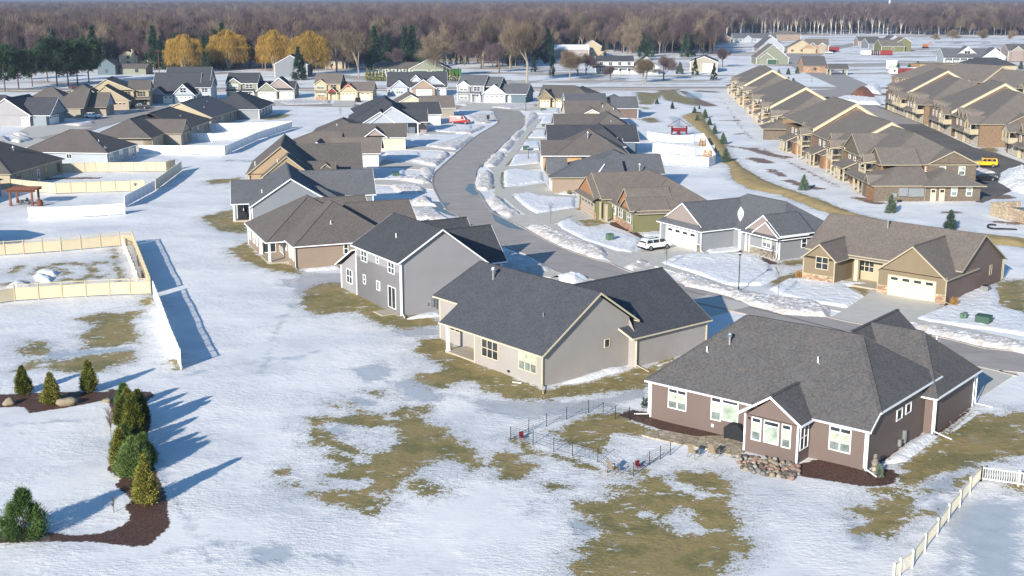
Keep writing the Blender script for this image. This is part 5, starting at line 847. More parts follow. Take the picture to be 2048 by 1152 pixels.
    if wing:
        h.box(-3.3, wid-1.8, -7.6, 0, 2.7, 'brick_dk'); h.gable(-3.3, wid-10.2, -7.3, 8, 2.85, .42, 'x', ends='hn', r=0.5, base=2.7); h.gable(wid-11.5, wid-1.6, -8.2, .0, 2.85, .4, 'y', ends='hn'); h.rp((-3.7,-7.6,2.7),(-3.7,10,2.7),(.1,10,4.1),(.1,-3.6,4.1))
        h.box(-3.31, -3.2, -7.5, -3, 2.68, 'brick_red'); h.gable(-3.5, 0, -5.6, -3.0, 2.9, .95, 'x', ends='gn', oh=.15, gm='brick_dk')
        for x in (3, 5): h.win('y-', 0.02, 1.9+x*1.2, 2.7+x*1.2, 4.1, 4.8, n=2, rail=.5, fm='white')
        h.w('brick_red').box(.5, wid-8.6, -.03, .0, 3.8, 5.45)
        x = wid-10.4; h.door('y-', -7.6, x, x+.95, m='cream', z0=.0); h.door('y-', -7.6, x+1.5, x+2.45, m='cream', z0=0)
        for u in (wid-6.8, wid-4.2): h.win('y-', -7.6, u, u+.9, .9, 2.3, rail=.5, fm='white', blind='glass_gn')
        for u in (-.6, 2.2, 5): h.post(-3.2, u, 2.65, .16)
        h.spout(wid-11.4, -7.75, 2.7)
    return h
T1 = townhouse('townhouse_row', (65.2, 217.3), 1.0, 'nearest brick townhouse row with one storey wing, posts and balcony along its front', [(22, .0), (24, .5), (26, 1.6)], 16.8)
b = MB(); b.box(0.8, 2.4, -7.95, -7.62, .9, 2.3); b.box(2.5, 5.2, -7.95, -7.62, .8, 2.2)
for z in (1.15, 1.5, 1.85): b.box(2.55, 5.15, -7.99, -7.94, z, z+.06)
b.build('electric_meter_bank', M['metal'], T1.root); b = MB(); b.slab([(6.6,-3.6,4.3),(8.4,-1.6,5.0),(5.6,-1.9,4.9)], .15); T1.gable(-.3, 6.5, -1.8, 6.4, 5.7, .58, 'x', ends='gn', oh=.3, og=.25, gm='brick_dk'); T1.gable(-.35, 8, 11, 22.5, 5.7, .57, 'x', ends='gn', oh=.3, og=.25, gm='brick_dk'); T1.gable(-.2, 3, 30, 34, 5.7, .9, 'x', ends='gn', oh=.2, og=.25, gm='brick_dk'); T1.gable(-.2, 3, 52, 56, 5.7, .9, 'x', ends='gn', oh=.2, og=.25, gm='brick_dk'); T1.done(fascia=.22)
T2 = townhouse('townhouse_row', (66.5, 305), -5.5, 'second brick townhouse row in line, with wide cream roof bands', [(24, .0), (27, .8), (24, .4)], 17, wing=False)
T2.box(-4.5, 6, -1.5, 0, 2.8, 'brick_dk'); T2.gable(-4.5, 8, -2, 6, 2.9, .4, 'x', ends='hn'); T2.done(fascia=.22)
townhouse('townhouse_row', (74.5, 388), -5.5, 'farthest brick townhouse row of the left line, nearest the main road', [(22, .0), (26, .8), (22, .3)], 17, wing=False).done(fascia=.22)
E1 = townhouse('townhouse_row', (109, 288.6), -4.8, 'brick townhouse row with balconies over grey garage doors, across the car park', [(24, 0), (24, .9)], 24, wing=False, west='garage', end_gable=True); E1.done(fascia=.22)
townhouse('townhouse_row', (113.4, 341.5), -4.8, 'far brick townhouse row with garages and balconies, behind the one across the car park', [(26, 0), (25, .9)], 24, wing=False, west='garage').done(fascia=.22)
townhouse('townhouse_row', (109.3, 250), -4.5, 'brick townhouse row cut off by the right edge with a balcony over garage doors', [(28.5, 0)], 24, wing=False, west='garage', end_gable=False).done(fascia=.22)
townhouse('townhouse_row', (168.5, 402), 27, 'dark roofed brick townhouse row farthest back at the upper right, set at an angle', [(22, 0), (20, .8), (22, .3)], 18, wing=False, west='porch', end_gable=False).done(fascia=.22)
# ================================================================ houses beyond the main road
def simple(name, b, u, v, ang, L, D, label, wall, roof, h_=2.9, p=.5, ax='x', cross=None, trim='white', ends='gg', gar=None, wins=3, cat='house', gm=None):
    O = q1(b, u, v); h = House(name, (O.x, O.y), ang, label, wall, roof, trim, cat)
    h.block(0, L, 0, D, h_, p, ax, ends=ends, gm=gm)
    for c in (cross or []): x0, x1, y0, hh, gmm = c; h.box(x0, x1, y0, 2, hh); h.gable(x0, x1, y0, D*.6, hh+.1, .75, 'y', ends='gn', gm=gmm)
    if gar: h.garage('y-', (cross[0][2] if cross else 0) if gar[2] is None else gar[2], gar[0], gar[1], 2.5, gar[3] if len(gar) > 3 else 'gdoor_white', 0)
    for i in range(wins):
        x = L*(i+.5)/wins
        if gar and gar[0]-1 < x < gar[1]+1: continue
        for z in ([1.0, 3.7] if h_ > 4.5 else [1.0]): h.win('y-', 0, x-.7, x+.7, z, z+1.4, n=2, fm=None)
    return h
simple('green_gabled_house', 'S', 690, 325, 2, 17, 12, 'dark green house with a large front gable and green garage door', 'sage', 'r_taupe', 3.2, .8, 'y', [(1, 9, -1.5, 3.0, 'sage')], gar=(5.5, 10.5, None, 'green_dk'), wins=0).done()
h = simple('grey_white_gabled_house', 'S', 705, 268, 8, 16, 12, 'grey house with white trimmed gables behind the dark green one', 'coolgrey', 'r_grey', 3.4, .8, 'y', [(-1, 7, -2, 3, 'coolgrey')]); h.done()
h = simple('wheat_gable_house', 'S', 850, 270, -6, 17, 14, 'cream gabled house with brown roof beside a dark wrapped wall', 'wheat', 'r_taupe', 3.2, .55, 'y', [(9, 17, -2, 3, 'stone')], trim='cream'); h.box(17, 24, 0, 12, 5.0, 'stone'); h.gable(14, 24, 0, 12, 5.1, .5, 'x', ends='ng', gm='teal'); h.done()
h = simple('brown_twin_gable_house', 'S', 940, 270, -8, 14, 12, 'brown house with two gabled ends behind the cream gabled house', 'putty', 'r_taupe', 5.0, .6, 'x', [(2, 6, -1, 5, 'navy'), (8, 12, -1, 5, 'putty')]); h.done()
h = simple('dusky_porch_house', 'S', 575, 215, 3, 34, 12, 'long grey house with several small gables against the birch wood', 'coolgrey', 'r_grey', 3.0, .6, 'x', [(8, 14, -1.5, 3, 'lblue'), (24, 32, -2, 3, 'coolgrey')]); h.done()
simple('tan_far_house', 'S', 478, 215, 3, 13, 12, 'small tan gabled house at the edge of the woods left of the long grey one', 'tan', 'r_taupe', 3.2, .6, 'y', wins=1).done()
simple('hip_roof_far_house', 'S', 780, 205, 3, 22, 12, 'taupe roofed house half hidden behind the gabled cluster', 'tan', 'r_taupe', 4.4, .5, 'x', ends='hh').done()
h = simple('slate_white_gable_house', 'S', 1260, 246, 10, 22, 12, 'grey gabled house with white trim beside the lime green one', 'slate', 'r_brown', 3.2, .55, 'x', [(12, 22, -3, 5, 'coolgrey')]); h.done()
h = simple('lime_green_house', 'S', 1325, 262, 4, 15, 14, 'yellow green house with a brown roof and tall back wing', 'green', 'r_taupe', 3.4, .55, 'x', None, wins=1); h.box(12, 21, 4, 16, 6); h.gable(12, 21, 4, 16, 6.1, .6, 'y', ends='gg', gm='green'); h.done()
simple('brown_low_far_house', 'S', 1208, 232, 4, 16, 10, 'low brown house at the wood edge left of the slate gabled one', 'mauve', 'r_brown', 3.2, .6, 'x').done()
h = simple('white_gabled_farmhouse', 'S', 1640, 318, -2, 27, 13, 'grey house with white gables, long porch and two garage doors at the upper right', 'coolgrey', 'r_grey', 3.2, .6, 'x', [(20, 32, -2, 3.2, 'wsiding')], gar=(21.5, 26, None, 'gdoor_grey')); h.garage('y-', -2, 27.5, 30.5, 2.4, 'gdoor_grey', 0)
h.gable(8, 17, 1, 8, 5.0, .8, 'y', ends='gn', gm='wsiding'); h.win('y-', 1, 11, 14, 4.6, 6.2, n=2); h.rp((-.5,-2.2,2.6),(19.8,-2.2,2.6),(19.8,0,3.4),(-.5,0,3.4)); [h.post(x, -2.0, 2.55, .15) for x in (0, 4, 8, 12, 16, 19.5)]; h.done()
h = simple('brown_two_storey_far_house', 'S', 1965, 308, 0, 14, 11, 'brown two storey gabled house cut off by the right edge', 'mauve', 'r_brown', 5.4, .6, 'x', [(1.5, 8, -1, 5.4, 'putty')], wins=2); h.done()
h = simple('brown_pavilion_house', 'S', 930, 368, 0, 10.5, 12, 'small stone pavilion house with tall brown roof and cream trim', 'stone', 'r_brown', 3.2, .65, 'x', trim='tan_trim', wins=1); h.done()
h = House('picnic_shelter', tuple(q1('S', 1065, 380))[:2], 0, 'open picnic shelter with stone posts and brown roof beside the access road', 'stone', 'r_brown', 'tan_trim', 'shelter'); [h.post(x, y, 2.8, .3) for x in (0, 7.5) for y in (0, 6)]; h.gable(-.5, 8, -.5, 6.5, 2.9, .55, 'x', ends='gg', gm='tan'); h.done()
h = simple('grey_shed', 'S', 355, 365, -10, 12.5, 20, 'grey metal shed with a big white door and dark roof', 'putty', 'r_grey', 4.6, .4, 'y', gar=None, wins=0, cat='shed'); h.garage('y-', 0, 6, 11, 3.8, 'gdoor_white', 0); h.done()
h = simple('white_farmhouse', 'U', 1735, 430, 0, 17, 9, 'white two storey farmhouse with wrap around porch behind bare trees', 'wsiding', 'r_dk', 5.4, .5, 'x', wins=4); h.rp((-2,-2.5,2.7),(18,-2.5,2.7),(18,0,3.4),(-2,0,3.4)); [h.post(x, -2.3, 2.6, .12) for x in (-1.8, 2, 6, 10, 14, 17.8)]; h.box(17, 28, -3, 8, 3); h.gable(17, 28, -3, 9, 3.1, .85, 'y', ends='gg', gm='wsiding'); h.done()
h = simple('white_low_house', 'U', 1490, 335, 0, 20, 12, 'white walled house with snow dusted roof among the bare trees', 'greige', 'r_grey', 4.5, .4, 'x', wins=2); h.done(); 
b = MB(); b.slab([(-.3,-.4,4.55),(20.3,-.4,4.55),(20.3,5.9,7.1),(-.3,5.9,7.1)], .05); b.build('roof_snow', M['snow'], h.root)
simple('beige_far_house', 'U', 1640, 330, 0, 14, 14, 'beige house with brown roof behind the snow dusted white one', 'wheat', 'r_taupe', 5, .6, 'y', wins=1).done()
h = simple('grey_garage_house', 'U', 640, 445, 0, 18, 12, 'grey green house with a wide gable over two dark garage doors', 'sage', 'r_tan', 3.0, .5, 'y', gar=(1.5, 8, 0, 'green_dk'), wins=0); h.garage('y-', 0, 10, 16.5, 2.5, 'green_dk', 0); h.box(-14, 0, 3, 14, 2.9, 'coolgrey'); h.gable(-15, 4, 3, 16, 3, .4, 'x', ends='gn', gm='wsiding'); h.done()
h = simple('cream_tall_house', 'T', 700, 388, 4, 9, 12, 'pale cream house with a chimney and slanted roof behind the pines', 'cream', 'r_grey', 5.2, .5, 'y', trim='tan_trim', wins=1); h.box(6.5, 8, -.8, .3, 8.6, 'cream'); h.box(9, 21, 3, 14, 3, 'cream'); h.gable(8, 21, 3, 14, 3.1, .5, 'x', ends='ng'); h.done()
h = simple('brown_low_roof_house', 'T', 640, 435, -3, 17, 9, 'low green grey building with a rust brown roof', 'sage', 'r_tan', 2.8, .35, 'x', trim='dark_trim', wins=2); h.done()
simple('dark_wood_house', 'T', 575, 438, -3, 8, 9, 'dark gabled house beside the pines, left of the rust brown roof', 'teal', 'r_tan', 4.2, .7, 'y', trim='dark_trim', wins=1).done()
h = simple('white_barn', 'T', 1610, 452, 3, 14, 16, 'white barn half hidden by the willow trees', 'slate', 'r_grey', 5.5, .55, 'y', wins=0, cat='barn'); h.done(); b = MB(); b.slab([(-.3,-.3,5.75),(7,-.3,9.75),(7,16,9.75),(-.3,16,5.75)], .05); b.build('roof_snow', M['snow'], h.root)
simple('pale_shed', 'U', 110, 400, 0, 13, 10, 'pale building glimpsed behind the rightmost willow', 'wheat', 'r_taupe', 3.2, .5, 'x', wins=1).done()
for x, lab in ((200, 'long low white building glimpsed between the pines'),): simple('low_white_building', 'T', x, 372, 0, 34, 10, lab, 'wsiding', 'r_grey', 3, .3, 'x', wins=3, cat='building').done()
# building site
O = q1('e', 1045, 110); h = House('half_built_house', (O.x, O.y), 2, 'unfinished house frame with orange brown sheathing and yellow wrap behind the townhouses', 'orange', 'r_dk', 'wood', 'building site'); h.box(0, 25, 0, 12, 3.2); h.w('cream').box(0, 11, -.1, 0, .2, 1.4); h.x('wrap', 'yellow_p').box(0, 5, -.16, -.1, .6, 1.6); h.x('wrap', 'yellow_p').box(8, 14, -.16, -.1, .6, 2.2); h.x('frame', 'wood').box(0, 25, .2, 11.8, 3.2, 3.5)
for x in range(0, 26, 2): h.x('frame', 'wood').box(x, x+.1, 0, .1, 3.2, 5.0)
h.done()
O = q1('e', 1490, 110); h = House('dark_panel_roof_house', (O.x, O.y), 2, 'house under construction with a dark blue black felt roof behind the townhouse roofs', 'wheat', 'r_dk', 'wood', 'building site'); h.box(0, 24, 0, 14, 3); h.gable(0, 24, 0, 14, 3, .45, 'x', ends='hh'); h.done()
for b_, u, v, m, L, lab in [('S',1225,280,'white',11,'white dumpster with red lettering beside the access road'), ('S',1272,280,'red',13,'long dark red container beside the white dumpster'), ('S',1040,262,'red',9,'red trailer behind the white parked car')]:
    O = q1(b_, u, v); b = MB(); r = empty('dumpster', (O.x, O.y, 0), 0, lab, 'dumpster'); b.box(0, L, 0, 3, .4, 2.8); [b.box(x, x+.15, -.08, 0, .4, 2.8) for x in np.arange(0, L, 1.2)]; b.build('body', M[m], r); b = MB(); b.box(.2, L-.2, .2, 2.8, 0, .4); b.build('skid', M['black'], r)
O = q1('S', 1348, 362); r = empty('site_sign', (O.x, O.y, 0), 0, 'white and pale turquoise sign board beside the access road', 'sign'); b = MB(); b.box(0, 5, 0, .15, 1.2, 5.2); b.build('board', M['white'], r); b = MB(); b.box(.3, 4.7, -.05, 0, 1.6, 3.2); b.build('panel', M['glass_gn'], r); b = MB(); b.box(.3,.5,0,.2,-.2,1.3); b.box(4.5,4.7,0,.2,-.2,1.3); b.build('post', M['wood'], r)
for i, (u, v, m, lab) in enumerate([(1375,378,'white','white portable cabin at the building site'), (1420,380,'red','red storage container at the building site'), (1470,375,'white','second white cabin, nearest the half built house')]):
    O = q1('S', u, v); r = empty('site_cabin', (O.x, O.y, 0), .1, lab, 'cabin'); b = MB(); b.box(0, 7, 0, 3, .3, 2.7); b.box(-.1, 7.1, -.1, 3.1, 2.7, 2.85); b.build('body', M[m], r); b = MB(); b.box(1, 2, -.04, 0, 1.2, 2.1); b.box(4.5, 5.5, -.04, 0, 1.2, 2.1); b.build('window', M['glass'], r); b = MB(); b.box(.3, 6.7, .3, 2.7, 0, .3); b.build('base', M['black'], r)
O = q1('U', 845, 445); r = empty('green_container', (O.x, O.y, 0), 0, 'bright green waste container behind the row of arborvitae', 'container'); b = MB(); b.box(0, 7.5, 0, 3, .3, 3.0); [b.box(x, x+.15, -.08, 0, .3, 3.0) for x in np.arange(0, 7.5, .9)]; b.build('body', M['green_d'], r); b = MB(); b.box(.2, 7.3, .2, 2.8, 0, .3); b.build('skid', M['black'], r)
O = q1('U', 780, 450); r = empty('orange_machine', (O.x, O.y, 0), 0, 'small orange machine parked left of the green container', 'tractor'); b = MB(); b.box(0, 2.6, 0, 1.3, .5, 1.3); b.box(1.4, 2.5, .1, 1.2, 1.3, 2.2); b.build('body', M['orange_p'], r)
for x in (.4, 2.1):
    for y in (0, 1.1): b = MB(); b.tube((x, y, .45), (x, y+.25, .45), .45, n=14); b.build('wheel', M['rubber'], r)
# ================================================================ fences
def fence(pts, h, m, label, name='vinyl_fence', spacing=2.4, lattice=0, pick=False, wave=0):
    """solid vinyl panels between posts along a ground line"""
    P = [Vector((p[0], p[1], 0)) for p in pts]; r = empty(name, P[0], 0, label, 'fence'); pan = MB(); O = P[0]; rails = MB(); lat = MB(); first = True
    for a, b in zip(P[:-1], P[1:]):
        L = (b-a).length; k = max(1, round(L/spacing)); d = (b-a)/k; u = d.normalized(); nrm = Vector((-u.y, u.x, 0))
        for i in range(k):
            p0 = a+d*i-O; p1 = a+d*(i+1)-O; top = h-lattice
            if pick:
                for j in range(int(L/k/.16)):
                    c = p0+u*(.12+.16*j); pan.bar((c.x, c.y, .12), (c.x, c.y, h-.1), .07, .03)
                rails.bar(p0+Vector((0,0,.15)), p1+Vector((0,0,.15)), .06, .1); rails.bar(p0+Vector((0,0,h-.08)), p1+Vector((0,0,h-.08)), .06, .1)
            else:
                z0 = Vector((0,0,(top+.06)/2)); pan.bar(p0+z0, p1+z0, .04, top-.06)
                rails.bar(p0+Vector((0,0,.12)), p1+Vector((0,0,.12)), .08, .14); rails.bar(p0+Vector((0,0,top)), p1+Vector((0,0,top)), .09, .1)
                if lattice:
                    rails.bar(p0+Vector((0,0,h)), p1+Vector((0,0,h)), .08, .08)
                    for j in range(int(L/k/.14)): c = p0+u*(.1+.14*j); lat.bar((c.x, c.y, top), (c.x, c.y, h), .035, .02)
        for i in range(k+1):
            if i == 0 and not first: continue
            p0 = a+d*i-O; b_ = MB(); b_.box(p0.x-.065, p0.x+.065, p0.y-.065, p0.y+.065, -.1, h+.06)
            b_.add([(p0.x-.09,p0.y-.09,h+.06),(p0.x+.09,p0.y-.09,h+.06),(p0.x+.09,p0.y+.09,h+.06),(p0.x-.09,p0.y+.09,h+.06),(p0.x,p0.y,h+.16)], [(0,1,4),(1,2,4),(2,3,4),(3,0,4),(3,2,1,0)]); b_.build('post', M[{'pvc_w': 'pvc_wp', 'pvc_c': 'pvc_cp'}.get(m, m)], r)
        first = False
    pan.build('panel', M[m], r); [p_.build('rail', M[m], r) for p_ in rails.islands()]
    if lat.v: lat.build('lattice', M[m], r)
    return r
F_ = lambda b, *p: q(b, p)
fence(F_('m',(1065,162),(1212,548)), 1.85, 'pvc_c', 'right side run of the cream fence round the yard with the curved path', lattice=.4)
fence(F_('m',(1208,550),(880,560),(500,580),(120,605),(-100,640)), 1.85, 'pvc_c', 'near run of the cream lattice topped fence crossing the yard at the left edge', lattice=.4)
fence(F_('m',(-90,250),(40,240),(490,208),(960,165),(1060,158)), 1.85, 'pvc_c', 'far run of the cream fence of the yard with the curved path', lattice=.4)
fence(F_('m',(1232,580),(1300,760),(1370,960),(1448,1150)), 1.85, 'pvc_w', 'bright white fence run seen nearly end on beside the thawed lawn', lattice=.4)
fence(F_('m',(985,168),(1095,440)), 1.1, 'pvc_c2', 'low tan rail fence inside the cream fenced yard', name='rail_fence', pick=True)
fence(F_('a',(500,905),(770,895),(1170,892),(1330,890),(1400,870)), 1.85, 'pvc_c', 'farther cream solid fence of the yard behind the pergola')
fence(F_('a',(1452,885),(1245,1042)), 1.85, 'pvc_c2', 'shaded pale fence run joining the two cream fences')
fence(F_('a',(1240,1045),(1010,1170),(1000,1180)), 1.8, 'pvc_w', 'shaded white fence run leading to the low white fence')
fence(F_('.',(250,428),(190,432),(110,436),(58,436)), 1.7, 'pvc_w', 'low white fence in front of the pergola yard')
fence(F_('a',(1160,1045),(690,1060),(450,1068),(250,1050),(60,1030)), 1.85, 'pvc_c', 'nearer cream solid fence right behind the cedar pergola, with dark paw print')
fence(F_('a',(1805,757),(1430,752),(1115,750)), 1.85, 'pvc_w', 'nearest of the three bright white cross fences in the back row')
fence(F_('a',(1805,757),(2060,640)) + F_('b',(735,550),), 1.85, 'pvc_w', 'long white fence run along the open snow field')
fence(F_('b',(490,620),(100,650),(-85,645)), 1.85, 'pvc_w', 'middle of the three bright white cross fences in the back row')
fence(F_('b',(735,545),(420,560),(50,565)), 1.85, 'pvc_w', 'farthest of the three bright white cross fences in the back row')
fence(F_('R',(1060,500),(1250,528),(1390,522),(1465,510)), 1.85, 'pvc_w', 'farthest bright white fence behind the black roofed house')
fence(F_('R',(1100,590),(1250,600),(1400,620),(1540,600)), 1.85, 'pvc_w', 'middle bright white fence behind the black roofed house')
fence(F_('R',(1140,655),(1300,685),(1500,695),(1552,675)), 1.85, 'pvc_w', 'nearest bright white fence behind the black roofed house')
fence(F_('R',(1465,510),(1552,675)), 1.85, 'pvc_w', 'white fence run along the grassy berm closing the fenced yards')
fence(F_('k',(1000,1190),(1050,1150),(1150,1080),(1250,945),(1350,820),(1440,700),(1530,590),(1610,485),(1700,385)), 1.05, 'pvc_p', 'cream picket fence climbing to the corner at the lower right', name='picket_fence', pick=True, spacing=2.6)
fence(F_('k',(1700,385),(2000,428),(2300,470)), 1.05, 'pvc_p', 'cream picket fence from the corner to the right edge', name='picket_fence', pick=True, spacing=1.7)
# paw print on the fence
pf = F_('a',(1160,1045),(690,1060)); u = (pf[0]-pf[1]).normalized(); c0 = pf[0]-u*1.6; rp_ = bpy.data.objects
b = MB(); nrm = Vector((u.y, -u.x, 0)); 
for dx, dz, r0 in ((0,1.1,.17),(-.22,1.3,.07),(-.08,1.42,.07),(.1,1.42,.07),(.25,1.28,.07)):
    c = c0+u*dx+nrm*.05+Vector((0,0,dz)); b.tube(c, c+nrm*.03, r0, n=12)
tag(b.build('paw_print', M['black']), 'dark paw print mounted on the cream fence near its corner', 'fence ornament')
# wire garden fence around the lawn beside the brown house
wp = F_('j',(85,395),(230,335),(372,290),(533,235),(708,178),(825,195),(922,225),(1035,235)); wq = F_('j',(85,395),(265,430),(430,485),(580,525),(782,575),(862,655),(1068,690),(1195,600),(1282,555),(1362,520))
r = empty('wire_fence', wp[0], 0, 'low wire garden fence on thin dark stakes round the dry lawn patch', 'fence'); wires = MB()
for L in (wp, wq):
    for i, p in enumerate(L):
        a = p-wp[0]; b = MB(); b.tube((a.x, a.y, -.1), (a.x, a.y, 1.1), .03, n=6); b.build('stake', M['black'], r)
        if i:
            a0 = L[i-1]-wp[0]
            for z in (.12, .3, .48, .66, .84, 1.0): wires.bar((a0.x, a0.y, z), (a.x, a.y, z), .011)
            k_ = int(math.hypot(a.x-a0.x, a.y-a0.y)/.35)
            for t_ in range(1, k_): wires.bar((a0.x+(a.x-a0.x)*t_/k_, a0.y+(a.y-a0.y)*t_/k_, .1), (a0.x+(a.x-a0.x)*t_/k_, a0.y+(a.y-a0.y)*t_/k_, 1.0), .009)
wires.build('wire', M['black'], r)
# ================================================================ street furniture
def lamp(b, u, v, h_, label):
    O = q1(b, u, v); r = empty('street_lamp', (O.x, O.y, 0), 0, label, 'street lamp', 'black street lamps'); m = MB(); m.tube((0,0,-.1),(0,0,.5),.12,.09,10); m.tube((0,0,.5),(0,0,h_-.55),.06,.05,10); m.build('pole', M['black'], r)
    m = MB(); m.tube((0,0,h_-.55),(0,0,h_-.3),.12,.2,8); m.tube((0,0,h_-.12),(0,0,h_),.38,.05,8); m.tube((0,0,h_),(0,0,h_+.12),.03,.02,6); m.build('lantern', M['black'], r); m = MB(); m.tube((0,0,h_-.3),(0,0,h_-.12),.2,.24,8); m.build('lamp_glass', M['lightw'], r)
lamp('C', 600, 665, 4.9, 'black street lamp standing in front of the steel grey house'); lamp('c', 606, 245, 4.6, 'black street lamp between the slate two storey house and the brown duplex'); lamp('S', 972, 415, 6, 'thin dark lamp post left of the picnic shelter'); lamp('c', 627, 632, 2.6, 'short dark lamp post on the snowy lawn before the orange walled house')
def utilbox(b, u, v, w, d, h_, m, label, ang=0, name='utility_box'):
    O = q1(b, u, v); r = empty(name, (O.x, O.y, 0), math.radians(ang), label, 'utility box'); k = MB(); k.box(-w/2, w/2, 0, d, 0, h_*.9); k.slab([(-w/2-.03,-.03,h_*.9+.03),(w/2+.03,-.03,h_*.9+.03),(w/2+.03,d+.03,h_),(-w/2-.03,d+.03,h_)], .05); k.build('body', M[m], r); k = MB(); k.box(-w*.35, w*.35, -.03, 0, h_*.15, h_*.75); k.build('door', M[m], r); k = MB(); k.box(-w/2-.1, w/2+.1, -.1, d+.1, -.1, .04); k.build('pad', M['conc'], r)
utilbox('g', 490, 612, 1.0, .7, 1.1, 'greenp', 'pale green utility box on the snow opposite the green house', 30); utilbox('C', 1830, 835, 1.5, 1.1, 1.0, 'green_dk', 'squat dark green transformer box on the snow right of the cream garage', -40)
utilbox('C', 1727, 812, .35, .35, .75, 'greenp', 'left one of the two small green pedestals near the driveway', -40, 'utility_pedestal'); utilbox('C', 1742, 812, .4, .4, .85, 'greenp', 'right one of the two small green pedestals near the driveway', -40, 'utility_pedestal')
utilbox('b', 1570, 935, 1.3, .9, .9, 'green_dk', 'dark green utility box in the blue shade left of the road', 10); utilbox('c', 608, 565, 1.4, 1.0, 1.0, 'green_dk', 'dark green utility box on the small lawn right of the road', 0); utilbox('c', 748, 375, .8, .6, .7, 'green_dk', 'tiny green box at the far end of the right lawns', 0); utilbox('c', 745, 248, 1.6, .9, .8, 'green_dk', 'green box before the brown duplex', 0)
O = q1('Q', 1204, 590); r = empty('mailbox', (O.x, O.y, 0), 0, 'brown clustered mailbox stand at the bend of the street', 'mailbox'); m = MB(); m.box(-.15,.15,-.15,.15,0,.9); m.build('post', M['cedar'], r); m = MB(); m.box(-.4,.4,-.3,.3,.9,1.9); m.build('body', M['black'], r); m = MB(); m.slab([(-.5,-.4,1.92),(.5,-.4,1.92),(.5,.4,2.0),(-.5,.4,2.0)],.08); m.build('lid', M['cedar'], r)
O = q1('i', 1690, 1150); f_ = Matrix.Rotation(math.radians(47), 4, 'Z')
def ac(b_, u, v, label, n_=1):
    O = q1(b_, u, v); r = empty('air_conditioner', (O.x, O.y, 0), math.radians(47), label, 'air conditioner'); m = MB(); m.box(-.42,.42,-.42,.42,.05,.75); [m.box(-.45,.45,-.45,.45,z,z+.02) for z in np.arange(.1,.75,.08)]; m.build('body', M['metal'], r); m = MB(); m.tube((0,0,.75),(0,0,.82),.34,n=14); m.build('fan_guard', M['black'], r)
ac('C', 1850, 668, 'grey air conditioning unit beside the ochre house'); 
for dx, dy, h_, lab in ((.3,-.7,1.3,'left pale dry planter stalks behind the air conditioner'),):
    pass
# grills, chairs, toys
def grill(O, ang, label, w=1.6):
    r = empty('covered_grill', (O[0], O[1], O[2] if len(O) > 2 else 0), math.radians(ang), label, 'grill'); m = MB(); xs = [-w/2, -w/2+.12, -.4, .4, w/2-.12, w/2]; zs = [.95, 1.0, 1.32, 1.34, 1.0, .95]
    v = [(x, y, z) for y in (-.35, .35) for x, z in zip(xs, zs)]+[(x*.96, y, .12) for y in (-.33, .33) for x in xs]
    f = [(0,1,7,6),(1,2,8,7),(2,3,9,8),(3,4,10,9),(4,5,11,10)]; f += [(12+i, 13+i, 1+i, i) for i in range(5)]+[(6+i, 7+i, 19+i, 18+i) for i in range(5)]+[(0,6,18,12),(5,17,23,11)]
    m.add(v, f); o = m.build('cover', M['cover'], r, True); bv = o.modifiers.new('b', 'BEVEL'); bv.width = .06; bv.segments = 3
    for x in (-w/2+.15, w/2-.15):
        for y in (-.25, .25): m = MB(); m.tube((x, y-.03, .08), (x, y+.03, .08), .08, n=10); m.build('wheel', M['rubber'], r)
grill(q1('A', 580, 808), -40, 'black covered grill on the patio against the brown house sunroom', 1.7); gp = q1('f', 178, 470); grill((-42.2, 190.9, .12), 12, 'black covered grill on the porch of the slate grey house', 1.5)
def lawnchair(b, u, v, ang, label, m='sandwood'):
    O = q1(b, u, v); r = empty('patio_chair', (O.x, O.y, .03), math.radians(ang), label, 'chair', 'patio chairs by the brown house'); s = MB(); s.slab([(-.28,-.25,.42),(.28,-.25,.42),(.28,.3,.38),(-.28,.3,.38)], .05); s.build('seat', M[m], r); s = MB(); s.slab([(-.28,.3,.4),(.28,.3,.4),(.26,.62,1.15),(-.26,.62,1.15)], .05); s.build('backrest', M[m], r)
    for x in (-.3, .3):
        s = MB(); s.bar((x,-.3,0),(x,-.22,.62),.04); s.bar((x,.5,0),(x,.28,.62),.04); s.bar((x,-.25,.62),(x,.45,.62),.06,.03); s.build('arm_frame', M['wood'], r)
lawnchair('j', 1553, 535, 140, 'tan patio chair on the left of the pair on the snowy patio'); lawnchair('j', 1712, 535, 140, 'tan patio chair on the right of the pair on the snowy patio'); lawnchair('j', 915, 668, 120, 'lone tan reclining chair inside the wire fence corner')
for b_, u, v, lab in (('j', 178, 392, 'small red plastic chair at the left tip of the wire fence'), ('j', 1108, 625, 'small red plastic chair near the tan recliner')):
    O = q1(b_, u, v); r = empty('toy_chair', (O.x, O.y, 0), .5, lab, 'toy'); r.scale = (.75,)*3; s = MB(); s.box(-.25,.25,-.2,.25,.25,.33); s.build('seat', M['redp'], r); s = MB(); s.box(-.25,.25,.2,.27,.3,.75); s.build('backrest', M['redp'], r)
    for x in (-.2,.2):
        for y in (-.15,.2): s = MB(); s.tube((x,y,0),(x,y,.26),.03); s.build('leg', M['redp'], r)
# statue by the corner
O = q1('k', 850, 330); r = empty('garden_statue', (O.x, O.y, 0), .4, 'grey carved garden statue by the downspout at the brown house corner', 'statue'); m = MB(); 
for z0, z1, a, b_ in ((0,.15,.3,.3),(.15,.55,.24,.2),(.55,.95,.2,.28),(.95,1.15,.26,.12),(1.15,1.4,.14,.15),(1.4,1.5,.15,.04)): m.tube((0,0,z0),(.02*math.sin(z0*5),0,z1),a,b_,12)
m.build('body', M['stone_grey'], r, True)
